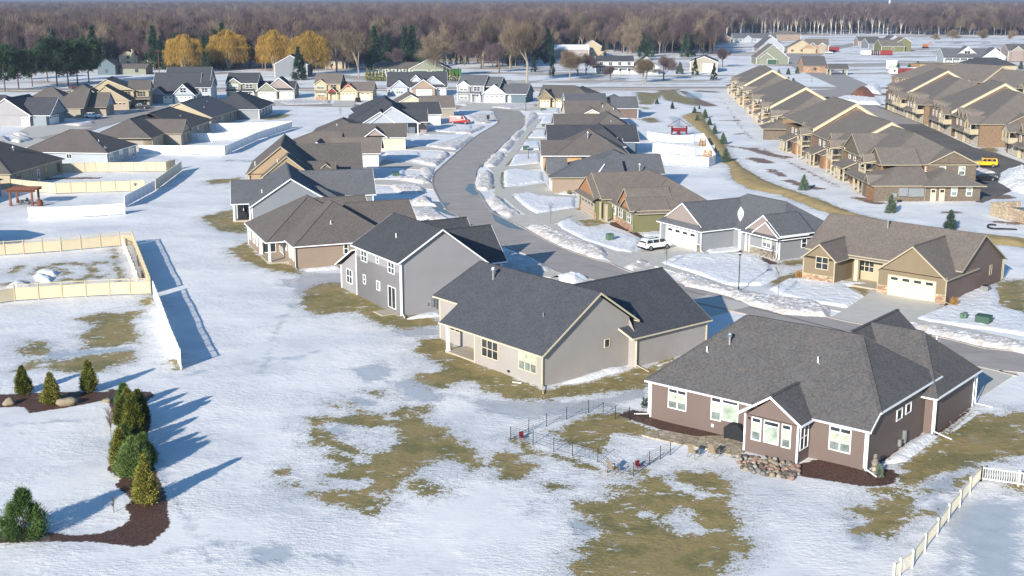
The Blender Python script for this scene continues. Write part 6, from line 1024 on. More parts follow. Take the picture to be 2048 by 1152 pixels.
# rocks
def rock(O, s_, mat, label, group, sq=.65):
    rs = np.random.default_rng(int(abs(O[0]*131+O[1]*71)*10) % 100000); import bmesh; bm = bmesh.new(); bmesh.ops.create_icosphere(bm, subdivisions=2, radius=1)
    ph = rs.uniform(0, 6, 6)
    for v in bm.verts: c = v.co; k = 1+.16*math.sin(3*c.x+ph[0])+.14*math.sin(4*c.y+ph[1])+.12*math.sin(5*c.z+ph[2]); v.co = Vector((c.x*k*s_, c.y*k*s_*rs.uniform(.95,1.05)*.85, c.z*k*s_*sq))
    me = bpy.data.meshes.new('rock'); bm.to_mesh(me); bm.free(); me.materials.append(mat); o = bpy.data.objects.new('rock', me); COL.objects.link(o); o.location = (O[0], O[1], s_*.25); o.rotation_euler = (0,0,rs.uniform(0,6)); me.polygons.foreach_set('use_smooth', [True]*len(me.polygons)); return tag(o, label, 'rock', group)
rm = [flat('rock_'+n_, c_, .9, .2, 3) for n_, c_ in (('pink', '8f7468'), ('grey', '73716d'), ('tan', '887c69'), ('dark', '5b534d'), ('pale', '938d84'))]
poly = W('A',(590,890),(625,890),(760,905),(900,935),(925,985),(870,1010),(780,1000),(620,965),(590,935)); pp = np.array([(p.x, p.y) for p in poly]); rs = np.random.default_rng(3); cnt = 0; placed = []
while cnt < 98:
    c = rs.uniform(pp.min(0), pp.max(0))
    if pdist(c[None], poly)[0] < .1: continue
    s_ = rs.uniform(.14, .3)
    if any(math.hypot(c[0]-a, c[1]-b) < .75*(s_+t) for a, b, t in placed) and rs.random() < .97: continue
    placed.append((c[0], c[1], s_)); rock(c, s_, rm[rs.integers(0, 5)], 'rounded boulder in the rock border below the brown house sunroom', 'boulders of the rock border'); cnt += 1
for u, v, s_, lab in ((40, 378, .55, 'flat pale boulder on the mulch at the left edge'), (300, 378, .75, 'largest pale boulder on the mulch between the small evergreens'), (480, 368, .4, 'small grey boulder at the foot of the evergreen column')): rock(q1('L', u, v), s_, rm[2], lab, None)
rock(q1('l', 0, 0)+Vector((0,0,0)), .01, rm[0], 'tiny stone on the snow', None) if False else None
for u, v, c_, lab in ((1145,112,'green_dk','small rounded evergreen shrub beside the left corner of the brown house'),): pass
# pergola
O = q1('N', 70, 1125); r = empty('pergola', (O.x, O.y, 0), math.radians(2), 'reddish cedar pergola with slatted top on the snowy patio at the left', 'pergola')
for x in (0, 3.6):
    for y in (0, 3.2): b = MB(); b.box(x-.15, x+.15, y-.15, y+.15, 0, 2.35); b.box(x-.2, x+.2, y-.2, y+.2, 0, .35); b.build('post', M['cedar'], r)
b = MB(); [b.box(-.6, 4.2, y-.06, y+.06, 2.3, 2.55) for y in (-.08, 3.28)]; [b.box(x-.06, x+.06, -.6, 3.8, 2.5, 2.7) for x in np.arange(-.4, 4.1, .4)]; b.build('beam', M['cedar'], r); b = MB(); [b.box(-.6, 4.2, y, y+.06, 2.7, 2.76) for y in np.arange(-.6, 3.8, .22)]; b.build('slat', M['cedar'], r)
r = empty('patio_table', (O.x+1.8, O.y+1.5, 0), 0, 'dark metal table under the cedar pergola', 'table'); b = MB(); b.box(-.8,.8,-.45,.45,.68,.73); b.build('tabletop', M['black'], r)
for x in (-.7,.7):
    for y in (-.38,.38): b = MB(); b.box(x-.03,x+.03,y-.03,y+.03,0,.68); b.build('leg', M['black'], r)
for i, (x, y, a) in enumerate(((.9,1.5,90),(2.7,1.5,-90),(1.8,.7,180),(1.8,2.4,0))):
    c = empty('metal_chair', (O.x+x, O.y+y, 0), math.radians(a), ('dark chair at the left end', 'dark chair at the right end', 'dark chair on the near side', 'dark chair on the far side')[i]+' of the table under the pergola', 'chair', 'chairs under the pergola'); b = MB(); b.box(-.22,.22,-.22,.22,.4,.45); b.build('seat', M['black'], c); b = MB(); b.box(-.22,.22,.18,.22,.45,.95); b.build('backrest', M['black'], c)
    for x2 in (-.2,.2):
        for y2 in (-.2,.2): b = MB(); b.box(x2-.02,x2+.02,y2-.02,y2+.02,0,.4); b.build('leg', M['black'], c)
O2 = q1('N', 255, 1125); r = empty('rust_planter', (O2.x, O2.y, 0), 0, 'rusty round brushwood heap beside the pergola', 'planter'); b = MB(); b.tube((0,0,0),(0,0,.5),.5,.62,14); b.tube((0,0,.5),(0,0,1.0),.62,.4,14); b.build('body', M['cedar'], r, True)
# play set
O = q1('c', 1765, 442); r = empty('play_set', (O.x, O.y, 0), 0, 'red wooden play set with a peaked black frame on the snow by the berm', 'play set'); b = MB(); b.box(.3,4.2,0,1.8,.9,1.1); b.box(.3,.5,0,1.8,0,2.2); b.box(4.0,4.2,0,1.8,0,2.2); b.box(.3,4.2,0,.1,1.1,1.9); b.build('tower', M['redp'], r); b = MB()
b.bar((-.8,.9,2.1),(2.2,.9,4.1),.14); b.bar((5.2,.9,2.1),(2.2,.9,4.1),.14); b.bar((-.8,.9,2.2),(5.2,.9,2.2),.14); b.bar((2.2,.9,2.2),(2.2,.9,4.1),.1); b.build('roof_frame', M['cedar'], r); b = MB(); b.slab([(1.5,-2.0,.1),(2.3,-2.0,.1),(2.3,0,1.2),(1.5,0,1.2)],.1); b.build('slide', M['redp'], r)
# dumpster enclosure at right
P = F_('i',(1738,455),(2060,540)); r = empty('bin_enclosure', (P[0].x, P[0].y, 0), 0, 'tan block wall of the bin enclosure at the right edge', 'wall'); b = MB(); d = P[1]-P[0]; u = d.normalized(); n_ = Vector((-u.y, u.x, 0)); m = stonemat('enclosure_block', ['a8957f','b5a38c','9c8a76'], 1.4)
def wl(a, c, h_=2.0): b.bar((a.x, a.y, h_/2), (c.x, c.y, h_/2), .22, h_)
z = Vector((0,0,0)); wl(z, d); wl(z, n_*5.5); wl(d, d+n_*5.5); b.build('wall', m, r); b = MB(); cc = d*.55+n_*2.5; b.box(cc.x-1.6, cc.x+1.6, cc.y-1, cc.y+1, 0, 1.7); b.build('bin', M['greenp'], r)
O = q1('i', 855, 370); r = empty('utility_pole_box', (O.x, O.y, 0), 0, 'small grey box on a post in front of the meter bank', 'utility box'); b = MB(); b.box(-.06,.06,-.06,.06,-.1,1.6); b.build('post', M['metal'], r); b = MB(); b.box(-.35,.35,-.2,.1,1.5,2.1); b.build('body', M['metal'], r)
for b_, u, v, lab in (('C',1890,352,'black drain hose curled on the snow before the bin enclosure'),):
    P = smooth([tuple(p)[:2] for p in W('C',(1905,332),(1870,330),(1862,342),(1890,350),(1950,352),(2010,355))], 6); m = MB()
    for a, c in zip(P[:-1], P[1:]): m.tube((a[0], a[1], .1), (c[0], c[1], .1), .13, n=8)
    tag(m.build('drain_hose', M['black']), lab, 'hose')
P = smooth([tuple(p)[:2] for p in W('i',(865,330),(900,312),(950,315),(975,328))], 5); m = MB(); [m.tube((a[0], a[1], .1), (c[0], c[1], .1), .07, n=6) for a, c in zip(P[:-1], P[1:])]; tag(m.build('orange_pipe', M['orange_p']), 'orange flexible pipe lying against the brick townhouse wing', 'pipe')
# fallen downspout piece near the grey gabled house etc.
b = MB(); b.bar((0,0,.06),(.8,-.3,.06),.1,.07); o = b.build('loose_gutter_piece', M['white']); o.location = q1('B', 975, 925); tag(o, 'short white gutter piece lying on the grass by the grey gabled house', 'gutter piece')
def upole(b_, u, v, h_, label):
    O = q1(b_, u, v); r = empty('utility_pole', (O.x, O.y, 0), 0, label, 'utility pole', 'wooden utility poles'); m = MB(); m.tube((0,0,-.2),(0,0,h_),.18,.12,8); m.build('pole', M['cedar'], r); m = MB(); m.box(-1.1,1.1,-.06,.06,h_-.9,h_-.75); m.build('crossarm', M['cedar'], r)
upole('T', 933, 430, 11, 'red brown utility pole in front of the pale cream house'); upole('T', 960, 380, 9, 'shorter utility pole right behind the pale cream house')
# ================================================================ vehicles
def vehicle(name, pos, ang, kind, color, label, cat, group=None):
    r = empty(name, (pos[0], pos[1], .02), math.radians(ang), label, cat, group); P = carpaint(name+'_paint', color)
    spec = {'suv': (4.6, 1.86, [( -2.25,.42),(-2.3,.92),(-2.2,1.08),(-1.8,1.48),(-1.4,1.58),(-.1,1.62),(.4,1.55),(1.2,1.1),(1.95,.98),(2.26,.8),(2.3,.42)], (-2.0,.98), (1.45,-1.4), .37),
      'sedan': (4.8, 1.8, [(-2.35,.4),(-2.4,.85),(-2.2,1.02),(-1.5,1.06),(-.85,1.4),(.2,1.42),(.95,1.04),(2.0,.9),(2.35,.7),(2.38,.4)], (-1.5,1.0), (1.5,-1.45), .33),
      'van': (5.6, 2.0, [(-2.75,.45),(-2.8,1.1),(-2.75,2.15),(-2.6,2.25),(1.0,2.25),(1.35,2.1),(1.95,1.3),(2.65,1.1),(2.8,.85),(2.8,.45)], (-2.7,1.35), (1.85,-1.75), .37),
      'pickup': (5.7, 1.95, [(-2.8,.5),(-2.85,1.15),(-.9,1.15),(-.8,1.2),(-.6,1.8),(.6,1.82),(1.15,1.25),(2.5,1.15),(2.8,.95),(2.85,.5)], (-.8,1.2), (1.8,-1.7), .4),
      'boxy': (4.5, 1.85, [(-2.2,.5),(-2.25,1.1),(-2.15,1.75),(-2.0,1.85),(.55,1.85),(.75,1.78),(1.0,1.2),(2.1,1.12),(2.2,1.0),(2.22,.5)], (-2.15,1.15), (1.4,-1.35), .38)}[kind]
    L, Wd, prof, (gx, belt), (wf, wr), wr_ = spec; hw = Wd/2
    def half(z): return hw if z < belt+.02 else hw-(z-belt)*.32
    n_ = len(prof); rings = []
    for s_, sc_ in ((-1,1),(1,1)):
        rings.append([(x, s_*half(z), z) for x, z in prof]); 
    v = rings[0]+rings[1]; f = [tuple(range(n_-1,-1,-1)), tuple(range(n_, 2*n_))]+[(i, i+1, i+1+n_, i+n_) for i in range(n_-1)]+[(n_-1, 0, n_, 2*n_-1)]
    b = MB(); b.add(v, f); o = b.build('body', P, r); bv = o.modifiers.new('bevel', 'BEVEL'); bv.width = .07; bv.segments = 3; bv.limit_method = 'ANGLE'; bv.angle_limit = math.radians(25)
    top = max(z for x, z in prof); gxs = [(x, z) for x, z in prof if z > belt+.05]; x0 = gxs[0][0]; x1 = gxs[-1][0]; ztop = top-.1; zb = belt+.1
    if kind == 'van': x0 = .45
    g = MB(); pil = 3 if kind in ('suv', 'boxy') else 2 if kind != 'van' else 1; xa, xb = x0+.12, x1+.1 if kind != 'van' else x1-.05
    for s_ in (-1, 1):
        for i in range(pil):
            a = xa+(xb-xa)*(i+.04)/pil; c_ = xa+(xb-xa)*(i+.94)/pil; at = a+(.12 if i == 0 and kind != 'van' else 0); ct = c_-(.3 if i == pil-1 else 0)
            pts = [(a, s_*(half(zb)+.012), zb), (c_+(.25 if i == pil-1 else 0), s_*(half(zb)+.012), zb), (ct, s_*(half(ztop)+.012), ztop), (at, s_*(half(ztop)+.012), ztop)]; g.poly(pts if s_ < 0 else pts[::-1])
    fr = [(x, z) for x, z in prof if x > 0 and z > belt-.1]; i1 = max(range(len(prof)), key=lambda i: (prof[i][1] > top-.3, prof[i][0])); (xa_, za_), (xb_, zb_) = prof[i1], prof[i1+1]
    def on(t): return xa_+(xb_-xa_)*t+.02, za_+(zb_-za_)*t+.02
    (x_0, z_0), (x_1, z_1) = on(.1), on(.93); g.poly([(x_0, -half(z_0)+.1, z_0), (x_0, half(z_0)-.1, z_0), (x_1, half(z_1)-.1, z_1), (x_1, -half(z_1)+.1, z_1)][::-1])
    j = min(range(len(prof)), key=lambda i: abs(prof[i][1]-(belt+.12)) + (0 if prof[i][0] < 0 else 9)); (xa_, za_), (xb_, zb_) = prof[j], prof[j+1]; 
    if kind in ('suv','boxy','sedan'): g.poly([(xa_-.015, half(za_)-.15, za_+.05), (xa_-.015, -half(za_)+.15, za_+.05), (xb_-.02, -half(zb_)+.12, zb_-.06), (xb_-.02, half(zb_)-.12, zb_-.06)])
    g.build('window', M['glass'], r)
    for x in (wf, wr):
        for s_ in (-1, 1):
            b = MB(); b.tube((x, s_*(hw-.2), wr_), (x, s_*(hw+.03), wr_), wr_, n=18); w_ = b.build('wheel', M['rubber'], r); b = MB(); b.tube((x, s_*(hw+.03), wr_), (x, s_*(hw+.05), wr_), wr_*.6, n=12); b.build('rim', M['chrome'], w_)
    xf = max(x for x, z in prof); xr = min(x for x, z in prof)
    for s_ in (-1, 1):
        b = MB(); b.box(xf-.12, xf+.01, s_*(hw-.35)-.15, s_*(hw-.35)+.15, .68, .84); b.build('headlight', M['lightw'], r); b = MB(); b.box(xr-.015, xr+.1, s_*(hw-.14)-.1, s_*(hw-.14)+.1, .82, 1.08); b.build('tail_light', M['lightred'], r)
        b = MB(); b.box(x1-.25, x1-.05, s_*hw-.02 if s_ > 0 else -hw-.18, s_*hw+.18 if s_ > 0 else -hw+.02, belt+.05, belt+.2); b.build('mirror', P, r)
    b = MB(); b.box(xr-.04, xr+.15, -hw+.08, hw-.08, .35, .55); b.box(xf-.15, xf+.04, -hw+.08, hw-.08, .35, .55); b.box(xr+.3, xf-.3, -hw+.02, hw-.02, .25, .42); b.build('bumper', M['black'], r)
    if kind in ('suv', 'boxy'): b = MB(); [b.bar((-1.6, s_*(hw-.35), top+.06), (.2, s_*(hw-.35), top+.06), .05) for s_ in (-1, 1)]; b.build('roof_rail', M['black'], r)
    if kind == 'pickup': b = MB(); b.box(-2.7, -.95, -hw+.15, hw-.15, 1.0, 1.17); b.build('cargo_bed', M['black'], r)
    return r
p = (q1('g', 720, 690)+q1('g', 960, 650))/2; a0, a1 = q1('g', 805, 700), q1('g', 935, 665); vehicle('suv', (a0+a1)/2+Vector((-.5,.8,0)), 32, 'suv', 'e8eaec', 'white SUV parked before the white garage door of the steel grey house', 'SUV')
vehicle('van', q1('Q', 1022, 603)+Vector((0,1.0,0)), -14, 'van', '8f0c18', 'bright red panel van parked on a driveway left of the street', 'van')
vehicle('suv', q1('e', 1690, 1030)+Vector((0,1,0)), 172, 'boxy', 'f0b000', 'bright yellow boxy SUV parked behind the nearest townhouse row', 'SUV')
vehicle('sedan', q1('D', 1800, 955)+Vector((0,1,0)), -6, 'sedan', '10131c', 'black sedan parked beside the big bright snow heap', 'car')
vehicle('pickup_truck', q1('e', 400, 468)+Vector((0,1.6,0)), 172, 'pickup', '1c2b3c', 'dark blue pickup parked on the townhouse car park', 'pickup truck'); vehicle('sedan', q1('e', 430, 490)+Vector((0,-.5,0)), 176, 'sedan', '6e7780', 'grey car parked right in front of the dark blue pickup', 'car')
vehicle('suv', q1('a', 735, 468)+Vector((0,1,0)), -12, 'suv', 'eceef0', 'white SUV parked on the driveway at the left, behind the brown roofs', 'SUV'); vehicle('pickup_truck', q1('a', 1115, 392)+Vector((0,.8,0)), -4, 'pickup', '252b30', 'dark pickup truck before the beige two storey house', 'pickup truck')
vehicle('sedan', q1('a', 1420, 340)+Vector((0,.8,0)), 0, 'sedan', '17191c', 'black car before the dusty blue gabled house', 'car'); vehicle('sedan', q1('b', 1260, 335)+Vector((0,.8,0)), 100, 'sedan', '22262c', 'dark car parked between the two cream garage doors', 'car')
vehicle('sedan', q1('T', 945, 368), 3, 'sedan', 'a01a24', 'red car beside the pale cream house', 'car'); vehicle('suv', q1('S', 1060, 272)+Vector((0,.8,0)), 0, 'suv', 'e4e6e8', 'white car by the red trailer far up the access road', 'car'); vehicle('suv', q1('T', 440, 520), 8, 'suv', '3a1420', 'dark red car half hidden under the pines', 'car')
# skid loader
O = q1('e', 165, 425); r = empty('skid_loader', (O.x, O.y, 0), math.radians(40), 'yellow skid loader parked at the far end of the car park', 'loader'); b = MB(); b.box(-1.3,1.1,-.7,.7,.45,1.5); b.box(-1.2,-.2,-.65,.65,1.5,1.7); b.build('body', M['yellow_p'], r); b = MB(); b.box(-.9,.5,-.5,.5,1.5,2.4); b.build('cab', M['black'], r)
for s_ in (-1, 1): b = MB(); b.bar((-1.1,s_*.8,1.7),(1.6,s_*.8,1.4),.14,.2); b.bar((1.6,s_*.8,1.4),(1.9,s_*.8,.4),.14,.2); b.build('lift_arm', M['yellow_p'], r)
b = MB(); b.slab([(1.8,-1,.1),(2.5,-1,.1),(2.5,1,.1),(1.8,1,.1)],.06); b.box(1.75,1.85,-1,1,.05,.9); b.build('bucket', M['black'], r)
for x in (-.8,.7):
    for s_ in (-1,1): b = MB(); b.tube((x,s_*.7,.45),(x,s_*1.0,.45),.45,n=14); b.build('wheel', M['rubber'], r)
O = q1('S', 1548, 244); r = empty('excavator', (O.x, O.y, 0), 0, 'small red orange excavator on the far snow field', 'excavator'); b = MB(); b.box(-1.5,1.5,-1,1,1,2.6); b.build('body', M['orange_p'], r); b = MB(); b.box(-2,2,-1.3,1.3,0,.9); b.build('track', M['black'], r); b = MB(); b.bar((1.2,0,2),(3.4,0,4),.3); b.bar((3.4,0,4),(4.6,0,1.2),.25); b.build('boom', M['orange_p'], r)
# ================================================================ vegetation
def leafmat(name, a, b_, c_, sc=2.0, trans=.0):
    n = N(name, .8, .15); v = n.co(); f = n.noise(v, sc, 4, .7); oi = n.n('ObjectInfo'); f2 = n.math('ADD', n.math('MULTIPLY', f, .8), n.math('MULTIPLY', oi.outputs['Random'], .25))
    return n.out(n.ramp(f2, [(.3, lin(a)), (.52, lin(b_)), (.75, lin(c_))]))
LM = dict(arb=leafmat('arborvitae_leaf', '3b431b', '64682b', '8f8743', 3), pine=leafmat('pine_needle', '2e4220', '4d6634', '7e8e54', 4), spruce=leafmat('spruce_needle', '14231a', '22382a', '3a5139', .6), conif=leafmat('dark_conifer', '16261a', '2a4029', '46593a', .35), blues=leafmat('blue_spruce', '2c3c34', '4c5d50', '6e7d68', 3),
 bark=flat('bark', '5c4f47', .9, .2, 2), barkp=flat('pale_bark', '8f857a', .9, .15, 2), twig=leafmat('bare_twigs', '38302c', '51463f', '70645a', .25), twigr=leafmat('reddish_twigs', '43383a', '5a4c4d', '736664', .25), twigy=leafmat('tan_twigs', '584d40', '766857', '93836f', .25), willow=leafmat('willow_twigs', '73602d', '9c7c39', 'b8954f', .5), dry=leafmat('dry_grass_blade', '8a6a3c', 'b08a52', 'cbaa72', 3))
def tris(mb, C, D, Lh, Wd, rs):
    """many thin triangles: centres C, directions D (numpy)"""
    k = len(C); D = D/np.linalg.norm(D, axis=1)[:, None]; R_ = rs.normal(size=(k, 3)); S = np.cross(D, R_); S /= np.linalg.norm(S, axis=1)[:, None]
    a = C-D*Lh[:, None]*.5+S*Wd[:, None]; b = C-D*Lh[:, None]*.5-S*Wd[:, None]; c = C+D*Lh[:, None]*.5
    n0 = len(mb.v); V = np.stack([a, b, c], 1).reshape(-1, 3); mb.v += [tuple(p) for p in V.tolist()]; mb.f += [(n0+3*i, n0+3*i+1, n0+3*i+2) for i in range(k)]; mb.mi += [0]*k
def tree_root(name, loc, label, cat='tree', group=None, s=1.0, rz=0): r = empty(name, loc, rz, label, cat, group); r.scale = (s, s, s) if not isinstance(s, tuple) else s; return r
def cone_evergreen(name, h_, r0, k, mat, seed, shape='cone', loc=(0,0,0), label='', group=None, leaf=(.16,.035), clump=70, cat='evergreen'):
    rs = np.random.default_rng(seed); r = tree_root(name, loc, label, cat, group); t = MB(); t.tube((0,0,-.1), (0,0,h_*.8), max(.04, r0*.06), .02, 7); t.build('trunk', LM['bark'], r)
    prof = (lambda z: (math.sqrt(max(0, 1-((z-.62)/.4)**2)) if z > .24 else .0)+.03) if shape == 'high' else (lambda z: (1-z**1.6)**.8*(.7+.3*min(1, z*6))+.03) if shape == 'pine' else (lambda z: (1-z)**.8*(.55+.45*min(1, z*8))+.03) if shape == 'cone' else (lambda z: math.sqrt(max(0, 1-(z*1.25-.35)**2))*.95+.05 if z > .02 else .5) if shape == 'round' else (lambda z: (1-z)**.95+.02)
    m = MB(); C = []; D = []
    for j in range(clump):      # clumps standing out of the outline
        z = rs.uniform(.0, .97)**1.15 if shape != 'high' else rs.uniform(.26, .97); a = rs.uniform(0, 2*math.pi); rr = r0*prof(z)*rs.uniform(.62, 1.0); c = np.array([rr*math.cos(a), rr*math.sin(a), .06*h_+z*h_*.93]); cs = r0*rs.uniform(.16, .3)*(.5+.6*(1-z))
        kk = k//clump; P = rs.normal(size=(kk, 3))*cs*np.array([.62,.62,.8]); C.append(c+P); out = np.array([math.cos(a), math.sin(a), .9 if shape != 'spruce' else -.1]); D.append(out+rs.normal(size=(kk, 3))*.55+P/cs*.5)
    C = np.concatenate(C); D = np.concatenate(D); C[:, 2] = np.maximum(C[:, 2], .04); kk = len(C); tris(m, C, D, rs.uniform(.7, 1.4, kk)*leaf[0], rs.uniform(.7, 1.4, kk)*leaf[1], rs); m.build('crown', mat, r); return r
FG = [(575,430,2.4,.85,'a','dark arborvitae wedged behind the top of the evergreen column'), (630,470,3.0,.95,'a','arborvitae on the right side of the evergreen column near its top'), (585,560,2.6,.95,'a','arborvitae in the middle of the evergreen column'), (560,600,2.2,1.0,'p','small pine in the middle of the evergreen column'), (650,640,2.3,.9,'p','small pine on the right of the evergreen column above its end'), # foreground evergreens: L-zoom pixel of the foot, height, radius, kind
 (105,328,2.5,.78,'a','small cone shaped arborvitae, leftmost of the three on the mulch strip'), (232,372,2.7,.86,'a','cone shaped arborvitae in the middle of the three on the mulch strip'), (402,320,2.9,.8,'a','tallest arborvitae of the three on the mulch strip, by the thawed lawn'),
 (560,395,2.2,.8,'p','blue green pine at the top end of the evergreen column'), (600,500,3.2,1.1,'a','broad arborvitae second from the top of the evergreen column'), (555,470,2.4,.9,'a','arborvitae on the left side of the evergreen column near its top'),
 (548,655,2.9,.95,'a','olive arborvitae half way down the evergreen column on its left side'), (605,690,2.7,1.35,'p','wide blue green pine in the lower part of the evergreen column'), (658,820,3.5,.95,'a','slender arborvitae at the lower end of the evergreen column'), (110,968,3.1,1.5,'p','large round pine at the lower left, standing alone on the mulch')]
for i, (u, v, hh, rr, kd, lab) in enumerate(FG):
    O = q1('L', u, v)
    if kd == 'a': cone_evergreen('arborvitae', hh, rr, 15000, LM['arb'], 10+i, 'cone', O, lab, None, (.13,.034), 120)
    else: cone_evergreen('pine_shrub', hh, rr, 16000, LM['pine'], 30+i, 'pine', O, lab, None, (.2,.02), 110)
cone_evergreen('pine_shrub', 2.6, 1.0, 6000, LM['pine'], 51, 'round', q1('.', 18, 1010)+Vector((-7.5, -5.5, 0)), 'pine just outside the left edge', None, (.24,.02), 50)
def sapling(b, u, v, h_, label, seed, mat='twig', name='sapling', red=1.0):
    rs = np.random.default_rng(seed); O = q1(b, u, v); r = tree_root(name, O, label, 'young tree'); m = MB(); m.tube((0,0,-.1),(0,0,h_*.6),.03,.02,6); m.build('trunk', LM['bark'], r); c = MB()
    for i in range(int(26*red)): z = h_*rs.uniform(.3, .95); a = rs.uniform(0, 6.28); L = h_*.28*rs.uniform(.6, 1.2); p = Vector((0,0,z)); e = p+Vector((math.cos(a)*L*.6, math.sin(a)*L*.6, L)); c.tube(p, e, .012, .006, 4, cap=False); e2 = p+(e-p)*.6; c.tube(e2, e2+Vector((rs.normal()*.15, rs.normal()*.15, L*.5)), .008, .004, 4, cap=False)
    c.build('crown', LM[mat], r); return r
sapling('L', 512, 860, .9, 'tiny bare sapling on the snow between the mulch arms', 1); sapling('L', 500, 520, 2.0, 'thin bare shrub on the left of the evergreen column', 2, 'twigy', 'bare_shrub', 3); sapling('g', 930, 815, 3.0, 'bare reddish sapling at the corner of the driveway with the white SUV', 3, 'twigr'); sapling('C', 800, 700, 3.2, 'bare sapling on the snow in front of the ochre house', 4, 'twig'); sapling('h', 1045, 270, 2.8, 'bare reddish sapling beside the driveway of the green house', 5, 'twigr')
sapling('C', 770, 500, 1.6, 'thin bare shrub before the stone base of the steel grey house', 6, 'twigr'); sapling('c', 930, 880, 1.2, 'small dry shrub against the tan side wall', 7, 'twigy', 'bare_shrub', 2); sapling('b', 1125, 465, 3.0, 'slim bare sapling on the open snow field', 8); sapling('b', 1250, 425, 3.0, 'second slim bare sapling on the open snow field', 9)
for u, v, lab in ((905,600,'left tuft of tall dry ornamental grass by the ochre house'), (960,600,'right tuft of tall dry ornamental grass by the ochre house'), (1690,740,'dry ornamental grass tuft at the right corner of the ochre house')):
    rs = np.random.default_rng(u); O = q1('C', u, v); r = tree_root('ornamental_grass', O, lab, 'grass tuft'); m = MB(); k = 700; a = rs.uniform(0, 6.28, k); rad = rs.uniform(0, .35, k); C = np.stack([rad*np.cos(a)*1.3, rad*np.sin(a)*1.3, rs.uniform(.2, .85, k)], 1); D = np.stack([np.cos(a)*.35, np.sin(a)*.35, np.ones(k)], 1); tris(m, C, D, rs.uniform(.5, .9, k), np.full(k, .014), rs); m.build('blades', LM['dry'], r)
cone_evergreen('rounded_shrub', .9, .4, 1500, LM['blues'], 77, 'round', q1('j', 1168, 140), 'small grey green shrub beside the left corner of the brown house', None, (.1,.02), 30, 'shrub'); cone_evergreen('rounded_shrub', 1.0, .38, 1500, LM['blues'], 78, 'cone', q1('k', 885, 358), 'grey green conical shrub next to the garden statue', None, (.1,.02), 30, 'shrub')
cone_evergreen('rounded_shrub', .8, .45, 1200, LM['arb'], 79, 'round', q1('c', 955, 915), 'dark green shrub on the mulch before the tan side wall', None, (.1,.02), 30, 'shrub'); cone_evergreen('rounded_shrub', 1.8, 1.3, 2500, LM['arb'], 80, 'round', q1('b', 1275, 490), 'olive shrub at the corner of the pale blue gabled house', None, (.16,.03), 40, 'shrub')
cone_evergreen('rounded_shrub', 1.6, 1.1, 1500, LM['dry'], 81, 'round', q1('R', 1458, 545), 'tan dry shrub inside the farthest white fenced yard', None, (.18,.03), 30, 'shrub'); cone_evergreen('rounded_shrub', 1.6, 1.1, 1500, LM['dry'], 82, 'round', q1('R', 1497, 625), 'tan dry shrub inside the middle white fenced yard', None, (.18,.03), 30, 'shrub')
# young spruces on and near the berm
YS = [('D',655,1010,2.9,'young spruce on the snow just above the berm bend'), ('D',150,720,2.4,'young spruce by the berm opposite the nearest white fence'), ('D',35,555,2.2,'young spruce on the berm top, upper one beside the fences'), ('D',60,600,2.0,'young spruce on the berm, second one beside the fences'), ('D',92,650,1.8,'young brownish spruce on the berm, third one beside the fences'), ('D',160,835,3.0,'dark spruce at the outer corner of the white fence'),
 ('D',1205,1152,3.0,'young spruce below the electric meter bank'), ('C',1672,350,3.0,'young spruce right behind the ridge of the ochre house roof'), ('R',1130,245,1.9,'young spruce on the far thawed patch'), ('R',1240,278,2.1,'young spruce on the snow left of the berm start'), ('R',1400,320,2.3,'young spruce at the start of the berm'), ('R',1475,345,2.6,'young spruce on the right flank of the berm start'), ('R',1420,375,2.2,'young spruce on the left flank of the berm start'), ('R',1508,395,2.0,'young spruce lower on the right flank of the berm'), ('R',1545,458,2.3,'young spruce on the right flank of the berm beside the red soil'), ('R',1605,535,2.8,'dark young spruce midway along the berm'), ('R',1435,280,1.2,'tiny spruce beside the reddish soil at the far snow'),
 ('S',853,378,3.0,'young spruce in the group left of the stone pavilion'), ('S',898,372,3.2,'young spruce nearest to the stone pavilion'), ('S',805,375,2.4,'small spruce left of the pavilion group'), ('S',852,445,4.2,'left one of two spruces behind the townhouse roofs'), ('S',877,448,4.0,'right one of two spruces behind the townhouse roofs'), ('S',1408,362,4.2,'dark spruce beside the site cabins'), ('S',1465,358,3.6,'dark spruce behind the red container'), ('S',1508,358,4.6,'tall dark spruce left of the half built house'), ('S',1955,345,4.4,'dark spruce below the brown house at the right edge'), ('S',2032,350,4.0,'dark spruce at the right edge by the road'), ('S',303,375,5.5,'spruce between the bare tree and the metal shed')]
yp = cone_evergreen('young_spruce', 2.6, .85, 3600, LM['blues'], 90, 'spruce', q1(*YS[0][:3]), YS[0][4], 'young spruces', (.3,.03), 60, 'spruce'); yp.scale = (1.1,)*3
for i, (b, u, v, hh, lab) in enumerate(YS[1:]): c = copy_tree(yp); c.location = q1(b, u, v); s_ = hh/2.6; c.scale = (s_, s_, s_); c.rotation_euler = (0,0,i*1.3); c['label'] = lab
